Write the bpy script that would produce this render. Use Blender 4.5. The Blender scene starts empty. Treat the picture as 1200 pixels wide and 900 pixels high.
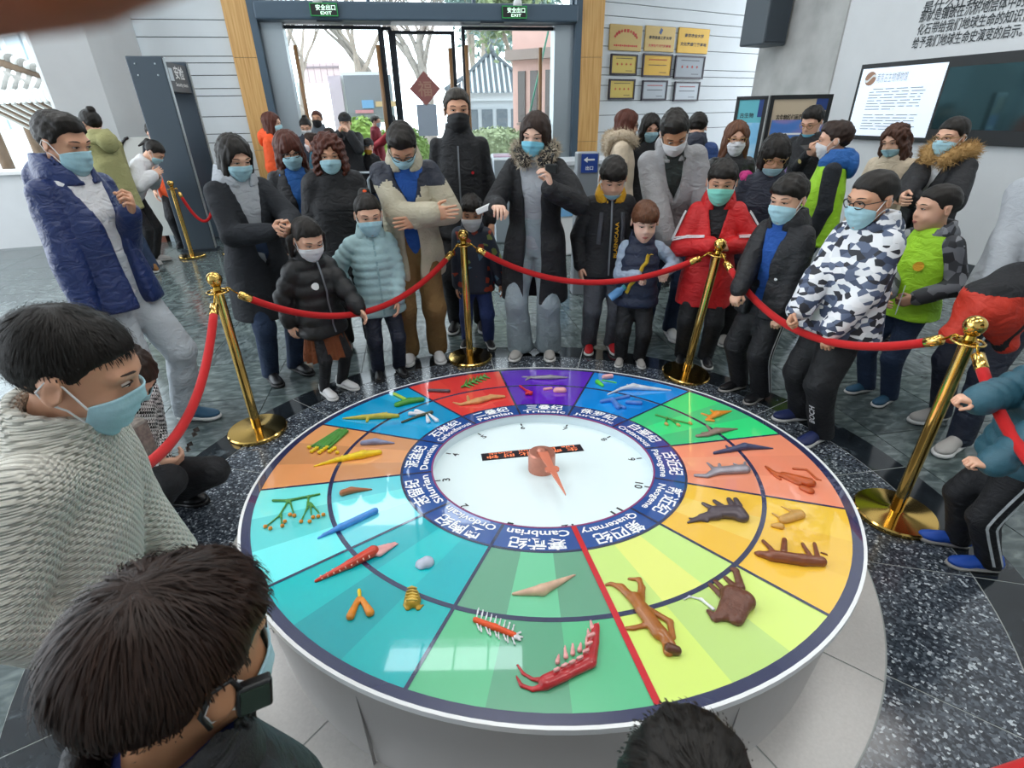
import bpy, bmesh, math, random
import numpy as np
from mathutils import Vector, Matrix

random.seed(7)
SC = bpy.context.scene
COL = SC.collection
PI = math.pi

# ---------------------------------------------------------------- camera, world, lights, exposure
CAM_H = 1.68
FPX = 605.0
PITCH = math.atan(0.5275)
ROLL = -math.atan(20 / 1150)
_c, _s, _cr, _sr = math.cos(PITCH), math.sin(PITCH), math.cos(ROLL), math.sin(ROLL)
_R, _D = np.array([1., 0, 0]), np.array([0, -_s, -_c])
VF = np.array([0, _c, -_s])
VU = _R * _cr - _D * _sr
VV = _R * _sr + _D * _cr
cam_data = bpy.data.cameras.new('camera')
cam = bpy.data.objects.new('camera', cam_data)
COL.objects.link(cam)
cam_data.sensor_width = 36.0
cam_data.sensor_fit = 'HORIZONTAL'
cam_data.lens = 36.0 * FPX / 1200.0
cam_data.clip_start = 0.005
cam_data.clip_end = 300
cam_data.dof.use_dof = True
cam_data.dof.focus_distance = 3.0
cam_data.dof.aperture_fstop = 10.0
M = Matrix.Identity(4)
for i in range(3):
    M[i][0], M[i][1], M[i][2] = VU[i], -VV[i], -VF[i]
M[2][3] = CAM_H
cam.matrix_world = M
SC.camera = cam
SC.cycles.use_denoising = True
SC.cycles.max_bounces = 6
SC.cycles.diffuse_bounces = 3
SC.cycles.glossy_bounces = 3
SC.cycles.transmission_bounces = 4
SC.cycles.transparent_max_bounces = 8
SC.cycles.caustics_reflective = False
SC.cycles.caustics_refractive = False
SC.cycles.sample_clamp_indirect = 6.0

SC.view_settings.view_transform = 'Standard'
SC.view_settings.look = 'None'
SC.view_settings.gamma = 1.0
SC.view_settings.use_curve_mapping = False
SC.view_settings.exposure = -0.15

world = bpy.data.worlds.new('overcast_sky')
SC.world = world
world.use_nodes = True
wbg = world.node_tree.nodes['Background']
wbg.inputs[0].default_value = (0.86, 0.93, 1.0, 1)
wbg.inputs[1].default_value = 5.5

def area_light(name, loc, rot, sx, sy, power, color=(1, 1, 1)):
    l = bpy.data.lights.new(name, 'AREA')
    l.shape = 'RECTANGLE'
    l.size, l.size_y = sx, sy
    l.energy = power
    l.color = color
    o = bpy.data.objects.new(name, l)
    o.location = loc
    o.rotation_euler = rot
    COL.objects.link(o)
    return o

# unseen area lights added under the ceiling to fill the hall softly
CEIL_Z = 6.6
LIGHT_SPOTS = [(-4.6, 5.6), (0.0, 5.2), (4.2, 4.4), (-4.0, 1.4), (0.2, 0.6), (4.0, 0.4)]
for lx, ly in LIGHT_SPOTS:
    area_light('ceiling_fill_light', (lx, ly, CEIL_Z - 0.16), (0, 0, 0), 2.6, 1.3, 85, (1.0, 0.985, 0.96))

# ---------------------------------------------------------------- geometry helpers
def ray(px, py):
    return VF + VU * ((px - 600) / FPX) + VV * ((py - 450) / FPX)

EYE = np.array([0, 0, CAM_H])

def on_floor(px, py, z=0.0):
    d = ray(px, py)
    return EYE + d * ((CAM_H - z) / -d[2])

def at(px, py, Y):
    d = ray(px, py)
    return EYE + d * (Y / d[1])

def on_plane(px, py, p0, n):
    d = ray(px, py)
    return EYE + d * (np.dot(np.asarray(p0, float) - EYE, n) / np.dot(d, n))

def srgb(*c):
    if len(c) == 1:
        h = c[0].lstrip('#')
        c = [int(h[i:i + 2], 16) for i in (0, 2, 4)]
    out = []
    for v in c[:3]:
        v = v / 255.0
        out.append(v / 12.92 if v <= 0.04045 else ((v + 0.055) / 1.055) ** 2.4)
    return (*out, 1.0)

MATS = {}

def mat(key, col='#808080', rough=0.6, metal=0.0, spec=0.5, bump=0.0, bscale=60.0, vary=0.0, vscale=8.0, coat=0.0,
        emit=None, estr=1.0, sheen=0.0, stretch=(1, 1, 1), alpha=None, trans=0.0):
    """procedural principled material: colour variation by noise, fine bump by noise"""
    if key in MATS:
        return MATS[key]
    m = bpy.data.materials.new(key)
    m.use_nodes = True
    nt = m.node_tree
    b = nt.nodes['Principled BSDF']
    c = srgb(col) if isinstance(col, str) else col
    b.inputs['Base Color'].default_value = c
    b.inputs['Roughness'].default_value = rough
    b.inputs['Metallic'].default_value = metal
    b.inputs['Specular IOR Level'].default_value = spec
    b.inputs['Coat Weight'].default_value = coat
    b.inputs['Coat Roughness'].default_value = 0.03
    b.inputs['Sheen Weight'].default_value = sheen
    if trans:
        b.inputs['Transmission Weight'].default_value = trans
    if alpha is not None:
        b.inputs['Alpha'].default_value = alpha
    if emit:
        b.inputs['Emission Color'].default_value = srgb(emit)
        b.inputs['Emission Strength'].default_value = estr
    tc = None
    if vary or bump:
        tc = nt.nodes.new('ShaderNodeTexCoord')
        mp = nt.nodes.new('ShaderNodeMapping')
        mp.inputs['Scale'].default_value = stretch
        nt.links.new(tc.outputs['Object'], mp.inputs['Vector'])
    if vary:
        n = nt.nodes.new('ShaderNodeTexNoise')
        n.inputs['Scale'].default_value = vscale
        n.inputs['Detail'].default_value = 4
        nt.links.new(mp.outputs[0], n.inputs['Vector'])
        r = nt.nodes.new('ShaderNodeValToRGB')
        r.color_ramp.elements[0].position = 0.3
        r.color_ramp.elements[1].position = 0.7
        r.color_ramp.elements[0].color = (*[v * (1 - vary) for v in c[:3]], 1)
        r.color_ramp.elements[1].color = (*[min(1, v * (1 + vary)) for v in c[:3]], 1)
        nt.links.new(n.outputs['Fac'], r.inputs[0])
        nt.links.new(r.outputs[0], b.inputs['Base Color'])
    if bump:
        n2 = nt.nodes.new('ShaderNodeTexNoise')
        n2.inputs['Scale'].default_value = bscale
        n2.inputs['Detail'].default_value = 3
        nt.links.new(mp.outputs[0], n2.inputs['Vector'])
        bp = nt.nodes.new('ShaderNodeBump')
        bp.inputs['Strength'].default_value = bump
        bp.inputs['Distance'].default_value = 0.01
        nt.links.new(n2.outputs['Fac'], bp.inputs['Height'])
        nt.links.new(bp.outputs[0], b.inputs['Normal'])
    MATS[key] = m
    return m

def ramp_mat(key, stops, scale=20, rough=0.5, tex='noise', detail=4, stretch=(1, 1, 1), interp='LINEAR', coat=0.0, bump=0.0, metal=0.0, distort=0.0, spec=0.5):
    """material whose colour is a ramp over a noise or voronoi texture in object space"""
    if key in MATS:
        return MATS[key]
    m = bpy.data.materials.new(key)
    m.use_nodes = True
    nt = m.node_tree
    b = nt.nodes['Principled BSDF']
    b.inputs['Roughness'].default_value = rough
    b.inputs['Coat Weight'].default_value = coat
    b.inputs['Metallic'].default_value = metal
    b.inputs['Specular IOR Level'].default_value = spec
    tc = nt.nodes.new('ShaderNodeTexCoord')
    mp = nt.nodes.new('ShaderNodeMapping')
    mp.inputs['Scale'].default_value = stretch
    nt.links.new(tc.outputs['Object'], mp.inputs['Vector'])
    if tex == 'noise':
        n = nt.nodes.new('ShaderNodeTexNoise')
        n.inputs['Detail'].default_value = detail
        n.inputs['Distortion'].default_value = distort
        out = n.outputs['Fac']
    else:
        n = nt.nodes.new('ShaderNodeTexVoronoi')
        sep = nt.nodes.new('ShaderNodeSeparateColor')
        nt.links.new(n.outputs['Color'], sep.inputs[0])
        out = sep.outputs[0]
    n.inputs['Scale'].default_value = scale
    nt.links.new(mp.outputs[0], n.inputs['Vector'])
    r = nt.nodes.new('ShaderNodeValToRGB')
    cr = r.color_ramp
    cr.interpolation = interp
    while len(cr.elements) < len(stops):
        cr.elements.new(0.5)
    for e, (p, c) in zip(cr.elements, stops):
        e.position = p
        e.color = srgb(c)
    nt.links.new(out, r.inputs[0])
    nt.links.new(r.outputs[0], b.inputs['Base Color'])
    if bump:
        bp = nt.nodes.new('ShaderNodeBump')
        bp.inputs['Strength'].default_value = bump
        bp.inputs['Distance'].default_value = 0.01
        nt.links.new(out, bp.inputs['Height'])
        nt.links.new(bp.outputs[0], b.inputs['Normal'])
    MATS[key] = m
    return m

def link(o, parent=None):
    COL.objects.link(o)
    if parent is not None:
        o.parent = parent
    return o

def tag(o, label=None, cat=None, group=None, kind=None):
    if label: o['label'] = label
    if cat: o['category'] = cat
    if group: o['group'] = group
    if kind: o['kind'] = kind
    return o

def thing(name, label, cat, loc=(0, 0, 0), rz=0.0, group=None):
    o = bpy.data.objects.new(name, None)
    o.empty_display_size = 0.1
    o.location = loc
    o.rotation_euler = (0, 0, rz)
    COL.objects.link(o)
    return tag(o, label, cat, group)

def mesh_obj(name, V, F, m=None, parent=None, smooth=True, fm=None):
    me = bpy.data.meshes.new(name)
    V = np.asarray(V, dtype=np.float64)
    me.from_pydata(V.tolist() if len(V) else [], [], F.tolist() if isinstance(F, np.ndarray) else F)
    ms = m if isinstance(m, (list, tuple)) else [m]
    for x in ms:
        if x: me.materials.append(x)
    if fm is not None:
        me.polygons.foreach_set('material_index', np.asarray(fm, dtype=np.int32))
    if smooth:
        me.polygons.foreach_set('use_smooth', np.ones(len(me.polygons), dtype=bool))
    me.update()
    return link(bpy.data.objects.new(name, me), parent)

class MB:
    """collects vertices and faces of several shapes into one mesh"""
    def __init__(s):
        s.V, s.F, s.M = [], [], []
        s.n = 0
    def add(s, V, F, mi=0):
        V = np.asarray(V, float)
        s.V.append(V)
        for f in F:
            s.F.append([int(i) + s.n for i in f])
            s.M.append(mi)
        s.n += len(V)
        return s
    def box(s, c, d, mi=0, R=None):
        x, y, z = d[0] / 2, d[1] / 2, d[2] / 2
        V = np.array([[-x, -y, -z], [x, -y, -z], [x, y, -z], [-x, y, -z], [-x, -y, z], [x, -y, z], [x, y, z], [-x, y, z]])
        if R is not None: V = V @ np.asarray(R).T
        return s.add(V + np.asarray(c), [(0, 3, 2, 1), (4, 5, 6, 7), (0, 1, 5, 4), (1, 2, 6, 5), (2, 3, 7, 6), (3, 0, 4, 7)], mi)
    def tube(s, pts, r, seg=10, mi=0, cap=True, flat=None):
        P = np.asarray(pts, float)
        n = len(P)
        rr = np.full(n, r) if np.isscalar(r) else np.asarray(r, float)
        T = np.gradient(P, axis=0)
        T /= np.linalg.norm(T, axis=1, keepdims=True) + 1e-12
        ref = np.array([0, 0, 1.0]) if abs(T[0][2]) < 0.9 else np.array([1.0, 0, 0])
        N = np.cross(T[0], ref); N /= np.linalg.norm(N)
        V = []
        ang = np.arange(seg) * 2 * PI / seg
        for i in range(n):
            N = N - T[i] * np.dot(N, T[i]); N /= np.linalg.norm(N) + 1e-12
            B = np.cross(T[i], N)
            V.append(P[i] + rr[i] * (np.outer(np.cos(ang), N) + np.outer(np.sin(ang), B)))
        V = np.concatenate(V)
        F = []
        for i in range(n - 1):
            for j in range(seg):
                k = (j + 1) % seg
                F.append((i * seg + j, i * seg + k, (i + 1) * seg + k, (i + 1) * seg + j))
        if cap:
            F.append(tuple(range(seg))[::-1]); F.append(tuple(range((n - 1) * seg, n * seg)))
        return s.add(V, F, mi)
    def lathe(s, prof, seg=32, c=(0, 0, 0), mi=0, R=None):
        ang = np.arange(seg) * 2 * PI / seg
        V = []
        for r, z in prof:
            V.append(np.stack([r * np.cos(ang), r * np.sin(ang), np.full(seg, z)], 1))
        V = np.concatenate(V)
        if R is not None: V = V @ np.asarray(R).T
        F = []
        for i in range(len(prof) - 1):
            for j in range(seg):
                k = (j + 1) % seg
                F.append((i * seg + j, i * seg + k, (i + 1) * seg + k, (i + 1) * seg + j))
        F.append(tuple(range(seg))[::-1]); F.append(tuple(range((len(prof) - 1) * seg, len(prof) * seg)))
        return s.add(V + np.asarray(c), F, mi)
    def ball(s, c, r, seg=16, rings=10, mi=0):
        r = np.array([r, r, r]) if np.isscalar(r) else np.asarray(r)
        V = [np.array([[0, 0, 1.0]])]
        ang = np.arange(seg) * 2 * PI / seg
        for i in range(1, rings):
            t = PI * i / rings
            V.append(np.stack([np.sin(t) * np.cos(ang), np.sin(t) * np.sin(ang), np.full(seg, np.cos(t))], 1))
        V.append(np.array([[0, 0, -1.0]]))
        V = np.concatenate(V) * r + np.asarray(c)
        F = []
        for j in range(seg):
            F.append((0, 1 + j, 1 + (j + 1) % seg))
            for i in range(rings - 2):
                a = 1 + i * seg
                F.append((a + j, a + seg + j, a + seg + (j + 1) % seg, a + (j + 1) % seg))
            F.append((len(V) - 1, 1 + (rings - 2) * seg + (j + 1) % seg, 1 + (rings - 2) * seg + j))
        return s.add(V, F, mi)
    def prism(s, poly, z0, z1, mi=0, T=None):
        """poly: list of (x, y); extruded z0..z1; T: 4x4 numpy transform"""
        n = len(poly)
        P = np.asarray(poly, float)
        V = np.concatenate([np.c_[P, np.full(n, z0)], np.c_[P, np.full(n, z1)]])
        if T is not None: V = V @ T[:3, :3].T + T[:3, 3]
        F = [tuple(range(n))[::-1], tuple(range(n, 2 * n))] + [(i, (i + 1) % n, n + (i + 1) % n, n + i) for i in range(n)]
        return s.add(V, F, mi)
    def build(s, name, m=None, parent=None, smooth=False):
        V = np.concatenate(s.V) if s.V else np.zeros((0, 3))
        return mesh_obj(name, V, s.F, m, parent, smooth, s.M if isinstance(m, (list, tuple)) else None)

def Rz(a):
    c, s = math.cos(a), math.sin(a)
    return np.array([[c, -s, 0], [s, c, 0], [0, 0, 1.]])
def Rx(a):
    c, s = math.cos(a), math.sin(a)
    return np.array([[1., 0, 0], [0, c, -s], [0, s, c]])
def Ry(a):
    c, s = math.cos(a), math.sin(a)
    return np.array([[c, 0, s], [0, 1., 0], [-s, 0, c]])
def T44(R, t):
    T = np.eye(4); T[:3, :3] = R; T[:3, 3] = t
    return T
def auto_smooth(o, ang=40):
    me = o.data
    me.polygons.foreach_set('use_smooth', np.ones(len(me.polygons), dtype=bool))
    bm = bmesh.new(); bm.from_mesh(me)
    for e in bm.edges:
        if len(e.link_faces) == 2 and e.calc_face_angle(0) > math.radians(ang): e.smooth = False
    bm.to_mesh(me); bm.free()
    return o
def bevel(o, w=0.01, seg=2):
    md = o.modifiers.new('bevel', 'BEVEL'); md.width = w; md.segments = seg; md.limit_method = 'ANGLE'
    return o

_font_obj = None
def text_VF(body, size=1.0, bold=0.012, align='CENTER', space=1.0):
    """outline of a text as vertices in the xy plane plus faces, centred on its bounding box"""
    global _font_obj
    if _font_obj is None:
        _font_obj = bpy.data.objects.new('lettering_source', bpy.data.curves.new('lettering_source', 'FONT'))
    c = _font_obj.data
    c.body = body; c.size = 1.0; c.offset = bold; c.space_character = space; c.resolution_u = 2; c.fill_mode = 'FRONT'
    me = bpy.data.meshes.new_from_object(_font_obj)
    V = np.array([v.co[:] for v in me.vertices]) if len(me.vertices) else np.zeros((0, 3))
    F = [tuple(p.vertices) for p in me.polygons]
    bpy.data.meshes.remove(me)
    if len(V):
        V[:, 0] -= (V[:, 0].min() + V[:, 0].max()) / 2
        V[:, 1] -= (V[:, 1].min() + V[:, 1].max()) / 2
    return V * size, F

def text_fit(body, w, h, bold=0.012):
    V, F = text_VF(body, 1.0, bold)
    if len(V):
        V[:, 0] *= w / max(1e-6, np.ptp(V[:, 0])); V[:, 1] *= h / max(1e-6, np.ptp(V[:, 1]))
    return V, F
# ---------------------------------------------------------------- implicit surfaces (smooth unions meshed by surface nets)
BIG = 0.08
_CO = np.array([[i, j, k] for i in (0, 1) for j in (0, 1) for k in (0, 1)])
_ED = [(a, b) for a in range(8) for b in range(a + 1, 8) if np.abs(_CO[a] - _CO[b]).sum() == 1]

def surface_nets(D, lo, h):
    S = D < 0
    c = [S[i:S.shape[0] - 1 + i, j:S.shape[1] - 1 + j, k:S.shape[2] - 1 + k] for i, j, k in _CO]
    cnt = np.zeros(c[0].shape, np.int8)
    for x in c: cnt += x
    act = (cnt > 0) & (cnt < 8)
    I = np.argwhere(act)
    if not len(I): return np.zeros((0, 3)), np.zeros((0, 4), int)
    ids = np.full(act.shape, -1, np.int64); ids[act] = np.arange(len(I))
    vals = np.stack([D[I[:, 0] + a, I[:, 1] + b, I[:, 2] + d] for a, b, d in _CO], 1)
    P = np.zeros((len(I), 3)); n = np.zeros(len(I))
    for a, b in _ED:
        va, vb = vals[:, a], vals[:, b]
        m = (va < 0) != (vb < 0)
        t = np.where(m, va / np.where(m, va - vb, 1), 0)
        q = _CO[a] + t[:, None] * (_CO[b] - _CO[a])
        P += q * m[:, None]; n += m
    V = (I + P / n[:, None]) * h + lo
    F = []
    for ax in range(3):
        o1, o2 = (ax + 1) % 3, (ax + 2) % 3
        sl0 = [slice(None)] * 3; sl1 = [slice(None)] * 3
        sl0[ax] = slice(0, -1); sl1[ax] = slice(1, None)
        A, B = S[tuple(sl0)], S[tuple(sl1)]
        E = np.argwhere(A != B)
        if not len(E): continue
        ok = (E[:, o1] > 0) & (E[:, o2] > 0) & (E[:, o1] < D.shape[o1] - 1) & (E[:, o2] < D.shape[o2] - 1)
        E = E[ok]
        def cell(d1, d2):
            q = E.copy(); q[:, o1] -= d1; q[:, o2] -= d2
            return ids[q[:, 0], q[:, 1], q[:, 2]]
        f = np.stack([cell(1, 1), cell(0, 1), cell(0, 0), cell(1, 0)], 1)
        inside = A[E[:, 0], E[:, 1], E[:, 2]]
        f[~inside] = f[~inside][:, ::-1]
        F.append(f)
    F = np.concatenate(F) if F else np.zeros((0, 4), int)
    F = F[(F >= 0).all(1)]
    return V, F

def smin(a, b, k):
    if k <= 0: return np.minimum(a, b)
    h = np.maximum(k - np.abs(a - b), 0) / k
    return np.minimum(a, b) - h * h * k * 0.25
def smax(a, b, k):
    return -smin(-a, -b, k)

class Field:
    def __init__(s, lo, hi, h):
        s.lo = np.asarray(lo, np.float32) - 2 * h; s.h = h
        s.n = np.ceil((np.asarray(hi, float) + 2 * h - s.lo) / h).astype(int) + 1
        s.D = np.full(s.n, BIG, np.float32)
        s.ax = [s.lo[i] + h * np.arange(s.n[i], dtype=np.float32) for i in range(3)]
    def _sub(s, lo, hi, pad):
        a = np.clip(np.floor((np.asarray(lo) - pad - s.lo) / s.h).astype(int), 0, s.n - 1)
        b = np.clip(np.ceil((np.asarray(hi) + pad - s.lo) / s.h).astype(int) + 1, 1, s.n)
        if (b <= a).any(): return None
        sl = tuple(slice(x, y) for x, y in zip(a, b))
        g = (s.ax[0][sl[0]][:, None, None], s.ax[1][sl[1]][None, :, None], s.ax[2][sl[2]][None, None, :])
        return sl, g
    def op(s, fn, lo, hi, k=0.0, mode='add', pad=None):
        r = s._sub(lo, hi, (k + 2.5 * s.h) if pad is None else pad)
        if r is None: return s
        sl, g = r
        d = fn(*g)
        if mode == 'add': s.D[sl] = smin(s.D[sl], d, k)
        elif mode == 'sub': s.D[sl] = smax(s.D[sl], -d, k)
        else: s.D[sl] = smax(s.D[sl], d, k)
        return s
    def cone(s, p, q, r1, r2=None, k=0.02, quilt=None, mode='add', flat=None):
        p, q = np.asarray(p, float), np.asarray(q, float)
        r2 = r1 if r2 is None else r2
        ba = q - p; L2 = max(ba @ ba, 1e-9); L = math.sqrt(L2)
        R = max(r1, r2)
        def fn(X, Y, Z):
            x, y, z = X - p[0], Y - p[1], Z - p[2]
            t = np.clip((x * ba[0] + y * ba[1] + z * ba[2]) / L2, 0, 1)
            if flat:
                d = np.sqrt((x - t * ba[0]) ** 2 + (y - t * ba[1]) ** 2 + ((z - t * ba[2]) / flat) ** 2)
            else:
                d = np.sqrt((x - t * ba[0]) ** 2 + (y - t * ba[1]) ** 2 + (z - t * ba[2]) ** 2)
            d = d - (r1 + (r2 - r1) * t)
            if quilt: d = d - quilt[1] * (np.abs(np.sin(PI * (t * L + quilt[2] if len(quilt) > 2 else t * L) / quilt[0])) ** 0.6 - 0.5)
            return d
        return s.op(fn, np.minimum(p, q) - R, np.maximum(p, q) + R, k, mode)
    def ell(s, c, r, k=0.02, R=None, mode='add'):
        c = np.asarray(c, float); r = np.asarray(r, float) * np.ones(3)
        ext = r if R is None else np.abs(np.asarray(R)) @ r
        def fn(X, Y, Z):
            x, y, z = X - c[0], Y - c[1], Z - c[2]
            if R is not None:
                x, y, z = (R[0][0] * x + R[1][0] * y + R[2][0] * z, R[0][1] * x + R[1][1] * y + R[2][1] * z, R[0][2] * x + R[1][2] * y + R[2][2] * z)
            k0 = np.sqrt((x / r[0]) ** 2 + (y / r[1]) ** 2 + (z / r[2]) ** 2)
            return (k0 - 1) * min(r) if (max(r) / min(r) < 1.6) else k0 * (k0 - 1) / np.maximum(np.sqrt((x / r[0] ** 2) ** 2 + (y / r[1] ** 2) ** 2 + (z / r[2] ** 2) ** 2), 1e-6)
        return s.op(fn, c - ext, c + ext, k, mode)
    def loft(s, st, k=0.02, M=None, piv=(0, 0, 0), quilt=None, mode='add', p=2.3, extra=None):
        """st: rows (z, cx, cy, a, b); stacked ellipses; M rotates about piv"""
        st = np.asarray(st, float); st = st[np.argsort(st[:, 0])]
        piv = np.asarray(piv, float)
        cs = []
        for z, cx, cy, a, b in st:
            for sx in (-1, 1):
                for sy in (-1, 1):
                    q = np.array([cx + sx * a, cy + sy * b, z])
                    cs.append(q if M is None else M @ (q - piv) + piv)
        cs = np.array(cs)
        z0, z1 = st[0, 0], st[-1, 0]
        def fn(X, Y, Z):
            if M is not None:
                x, y, z = X - piv[0], Y - piv[1], Z - piv[2]
                X, Y, Z = (M[0][0] * x + M[1][0] * y + M[2][0] * z + piv[0], M[0][1] * x + M[1][1] * y + M[2][1] * z + piv[1], M[0][2] * x + M[1][2] * y + M[2][2] * z + piv[2])
            cx, cy, a, b = (np.interp(Z, st[:, 0], st[:, i]).astype(np.float32) for i in (1, 2, 3, 4))
            x, y = np.abs(X - cx) / a, np.abs(Y - cy) / b
            d = ((x ** p + y ** p) ** (1 / p) - 1) * np.minimum(a, b)
            if quilt: d = d - quilt[1] * (np.abs(np.sin(PI * (Z - z0) / quilt[0])) ** 0.6 - 0.5)
            d = np.maximum(d, np.maximum(z0 - Z, Z - z1))
            if extra is not None: d = np.maximum(d, extra(X, Y, Z))
            return d
        return s.op(fn, cs.min(0), cs.max(0), k, mode)
    def mesh(s):
        return surface_nets(s.D, s.lo.astype(float), s.h)
    def sample(s, P):
        P = np.asarray(P, float)
        g = (P - s.lo) / s.h
        i = np.clip(np.floor(g).astype(int), 0, s.n - 2); f = np.clip(g - i, 0, 1)
        out = np.zeros(len(P))
        for a, b, c in _CO:
            w = (f[:, 0] if a else 1 - f[:, 0]) * (f[:, 1] if b else 1 - f[:, 1]) * (f[:, 2] if c else 1 - f[:, 2])
            out += w * s.D[i[:, 0] + a, i[:, 1] + b, i[:, 2] + c]
        return out
    def grad(s, P):
        e = s.h * 0.75
        G = np.stack([s.sample(P + d) - s.sample(P - d) for d in np.eye(3) * e], 1)
        return G / (np.linalg.norm(G, axis=1, keepdims=True) + 1e-9)
    def snap(s, P, off=0.004, it=12, axis=None):
        """moves points onto the surface (plus off), along the gradient or along a fixed axis coming from outside"""
        P = np.array(P, float)
        if axis is not None:
            a = np.asarray(axis, float); a = a / np.linalg.norm(a)
            P = P - a * 0.6
            alive = np.ones(len(P), bool)
            for _ in range(70):
                d = s.sample(P)
                inb = ((P > s.lo) & (P < s.lo + s.h * (s.n - 1))).all(1)
                d = np.where(inb, d, 0.06)
                alive &= d > off
                P = P + a * (np.clip(d - off, 0.0015, 0.04) * alive)[:, None]
            return P
        for _ in range(it):
            P = P - s.grad(P) * (s.sample(P) - off)[:, None] * 0.9
        return P

def vnormals(V, F):
    N = np.zeros_like(V)
    n = np.cross(V[F[:, 2]] - V[F[:, 0]], V[F[:, 3]] - V[F[:, 1]])
    for i in range(4): np.add.at(N, F[:, i], n)
    return N / (np.linalg.norm(N, axis=1, keepdims=True) + 1e-12)

def wrinkle(V, F, amp=0.004, freq=14.0, seed=1):
    """soft folds of cloth: sums of skewed sine waves along the normals"""
    if amp <= 0 or not len(V): return V
    r = np.random.RandomState(seed)
    N = vnormals(V, F)
    d = np.zeros(len(V))
    for k in range(5):
        w = r.normal(size=3); w /= np.linalg.norm(w)
        w2 = r.normal(size=3); w2 /= np.linalg.norm(w2)
        f = freq * (0.7 + 0.5 * k)
        d += np.sin(V @ w * f + 1.7 * np.sin(V @ w2 * f * 0.45 + r.rand() * 6) + r.rand() * 6) / (1 + 0.45 * k)
    d = np.sign(d) * np.abs(d) ** 0.8
    return V + N * (d * amp * 0.5)[:, None]
# ================================================================ the setting
CX, CY = 0.115, 1.867            # axis of the round table

M_marble = ramp_mat('green_grey_marble', [(0.25, '#353f40'), (0.45, '#4d5959'), (0.6, '#667271'), (0.8, '#8d9897')], scale=9, rough=0.16, detail=10, stretch=(1, 2.4, 1), distort=0.5)
M_marble2 = ramp_mat('green_grey_marble_dark', [(0.25, '#313a3c'), (0.5, '#4f5a5b'), (0.75, '#7b8686')], scale=10, rough=0.15, detail=9, stretch=(2.0, 1, 1), distort=0.6)
M_joint = mat('pale_joint', '#aab0ae', 0.6)
M_granite = ramp_mat('speckled_granite', [(0.0, '#2b3038'), (0.3, '#3d444d'), (0.6, '#565e67'), (0.84, '#7d858d'), (0.95, '#bcc4ca')], scale=120, rough=0.16, tex='voronoi', interp='CONSTANT')
M_band = ramp_mat('black_marble', [(0.3, '#15191d'), (0.62, '#23292e'), (0.75, '#5c666b')], scale=9, rough=0.1, detail=8, distort=1.0)
M_terrazzo = mat('pale_terrazzo', '#c9c6c2', 0.28, vary=0.05, vscale=120)
M_white = mat('white_paint', '#d3d6d8', 0.7, vary=0.03, vscale=3)
M_plank = mat('white_plank', '#cfd6da', 0.5, vary=0.03, vscale=2)
M_gap = mat('dark_gap', '#4c5458', 0.8)
M_concrete = ramp_mat('light_concrete', [(0.3, '#a5a6a4'), (0.5, '#b4b5b3'), (0.7, '#c0c1bf')], scale=3, rough=0.8, detail=10, bump=0.08)
M_wood = ramp_mat('honey_wood', [(0.25, '#b98a4c'), (0.5, '#cfa263'), (0.75, '#dcb478')], scale=3, rough=0.45, detail=6, stretch=(14, 14, 0.5))
M_slate = mat('slate_blue_metal', '#4a5c6b', 0.4, metal=0.2)
M_dark = mat('dark_frame_metal', '#1d232b', 0.35, metal=0.4)
M_silver = mat('brushed_silver', '#aab4ba', 0.35, metal=0.7)
M_handle = ramp_mat('handle_wood', [(0.3, '#7a5a3c'), (0.7, '#9a7650')], scale=4, stretch=(20, 20, 1), rough=0.4)
M_glass = bpy.data.materials.new('clear_glass'); M_glass.use_nodes = True
_nt = M_glass.node_tree
_nt.nodes.clear()
_o = _nt.nodes.new('ShaderNodeOutputMaterial'); _mx = _nt.nodes.new('ShaderNodeMixShader')
_t = _nt.nodes.new('ShaderNodeBsdfTransparent'); _g = _nt.nodes.new('ShaderNodeBsdfGlossy'); _f = _nt.nodes.new('ShaderNodeLayerWeight'); _p = _nt.nodes.new('ShaderNodeMath'); _p.operation = 'POWER'; _p.inputs[1].default_value = 5.0; _q = _nt.nodes.new('ShaderNodeMath'); _q.operation = 'MULTIPLY_ADD'; _q.inputs[1].default_value = .7; _q.inputs[2].default_value = .03
_t.inputs[0].default_value = (0.93, 0.96, 0.96, 1); _g.inputs['Roughness'].default_value = 0.02; _f.inputs[0].default_value = 0.5
_nt.links.new(_f.outputs['Facing'], _p.inputs[0]); _nt.links.new(_p.outputs[0], _q.inputs[0]); _nt.links.new(_q.outputs[0], _mx.inputs[0]); _nt.links.new(_t.outputs[0], _mx.inputs[1]); _nt.links.new(_g.outputs[0], _mx.inputs[2]); _nt.links.new(_mx.outputs[0], _o.inputs[0])

# ---- floor: joint bed, marble tiles, rings of slabs around the table
floor = MB().box((0, 4.2, -0.06), (19, 18, 0.10)).build('floor', M_joint); tag(floor, kind='structure')
GA = math.radians(9.5)
gu, gv = np.array([math.cos(GA), math.sin(GA)]), np.array([-math.sin(GA), math.cos(GA)])
TS = 0.6
tile_me = []
for mm in (M_marble, M_marble2):
    o = MB().box((0, 0, -0.005), (TS - 0.006, TS - 0.006, 0.010)).build('tile', mm)
    tile_me.append(o.data); bpy.data.objects.remove(o)
cand = []
for i in range(-22, 22):
    for j in range(-12, 26):
        c = gu * (-1.728 + TS * (i + .5)) + gv * (2.10 + TS * (j + .5))
        if not (-8.6 < c[0] < 7.6 and -2.5 < c[1] < 11.2): continue
        r = math.hypot(c[0] - CX, c[1] - CY)
        if r < 1.35: continue
        d = np.array([c[0], c[1], 0]) - EYE
        depth = d @ VF
        vis = depth > 0.3 and abs(d @ VU / depth) < 1.15 and abs(d @ VV / depth) < 0.95
        cand.append((0 if vis else 1, depth, c, (i + j) % 2))
cand.sort(key=lambda t: (t[0], t[1]))
rest = MB()
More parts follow.
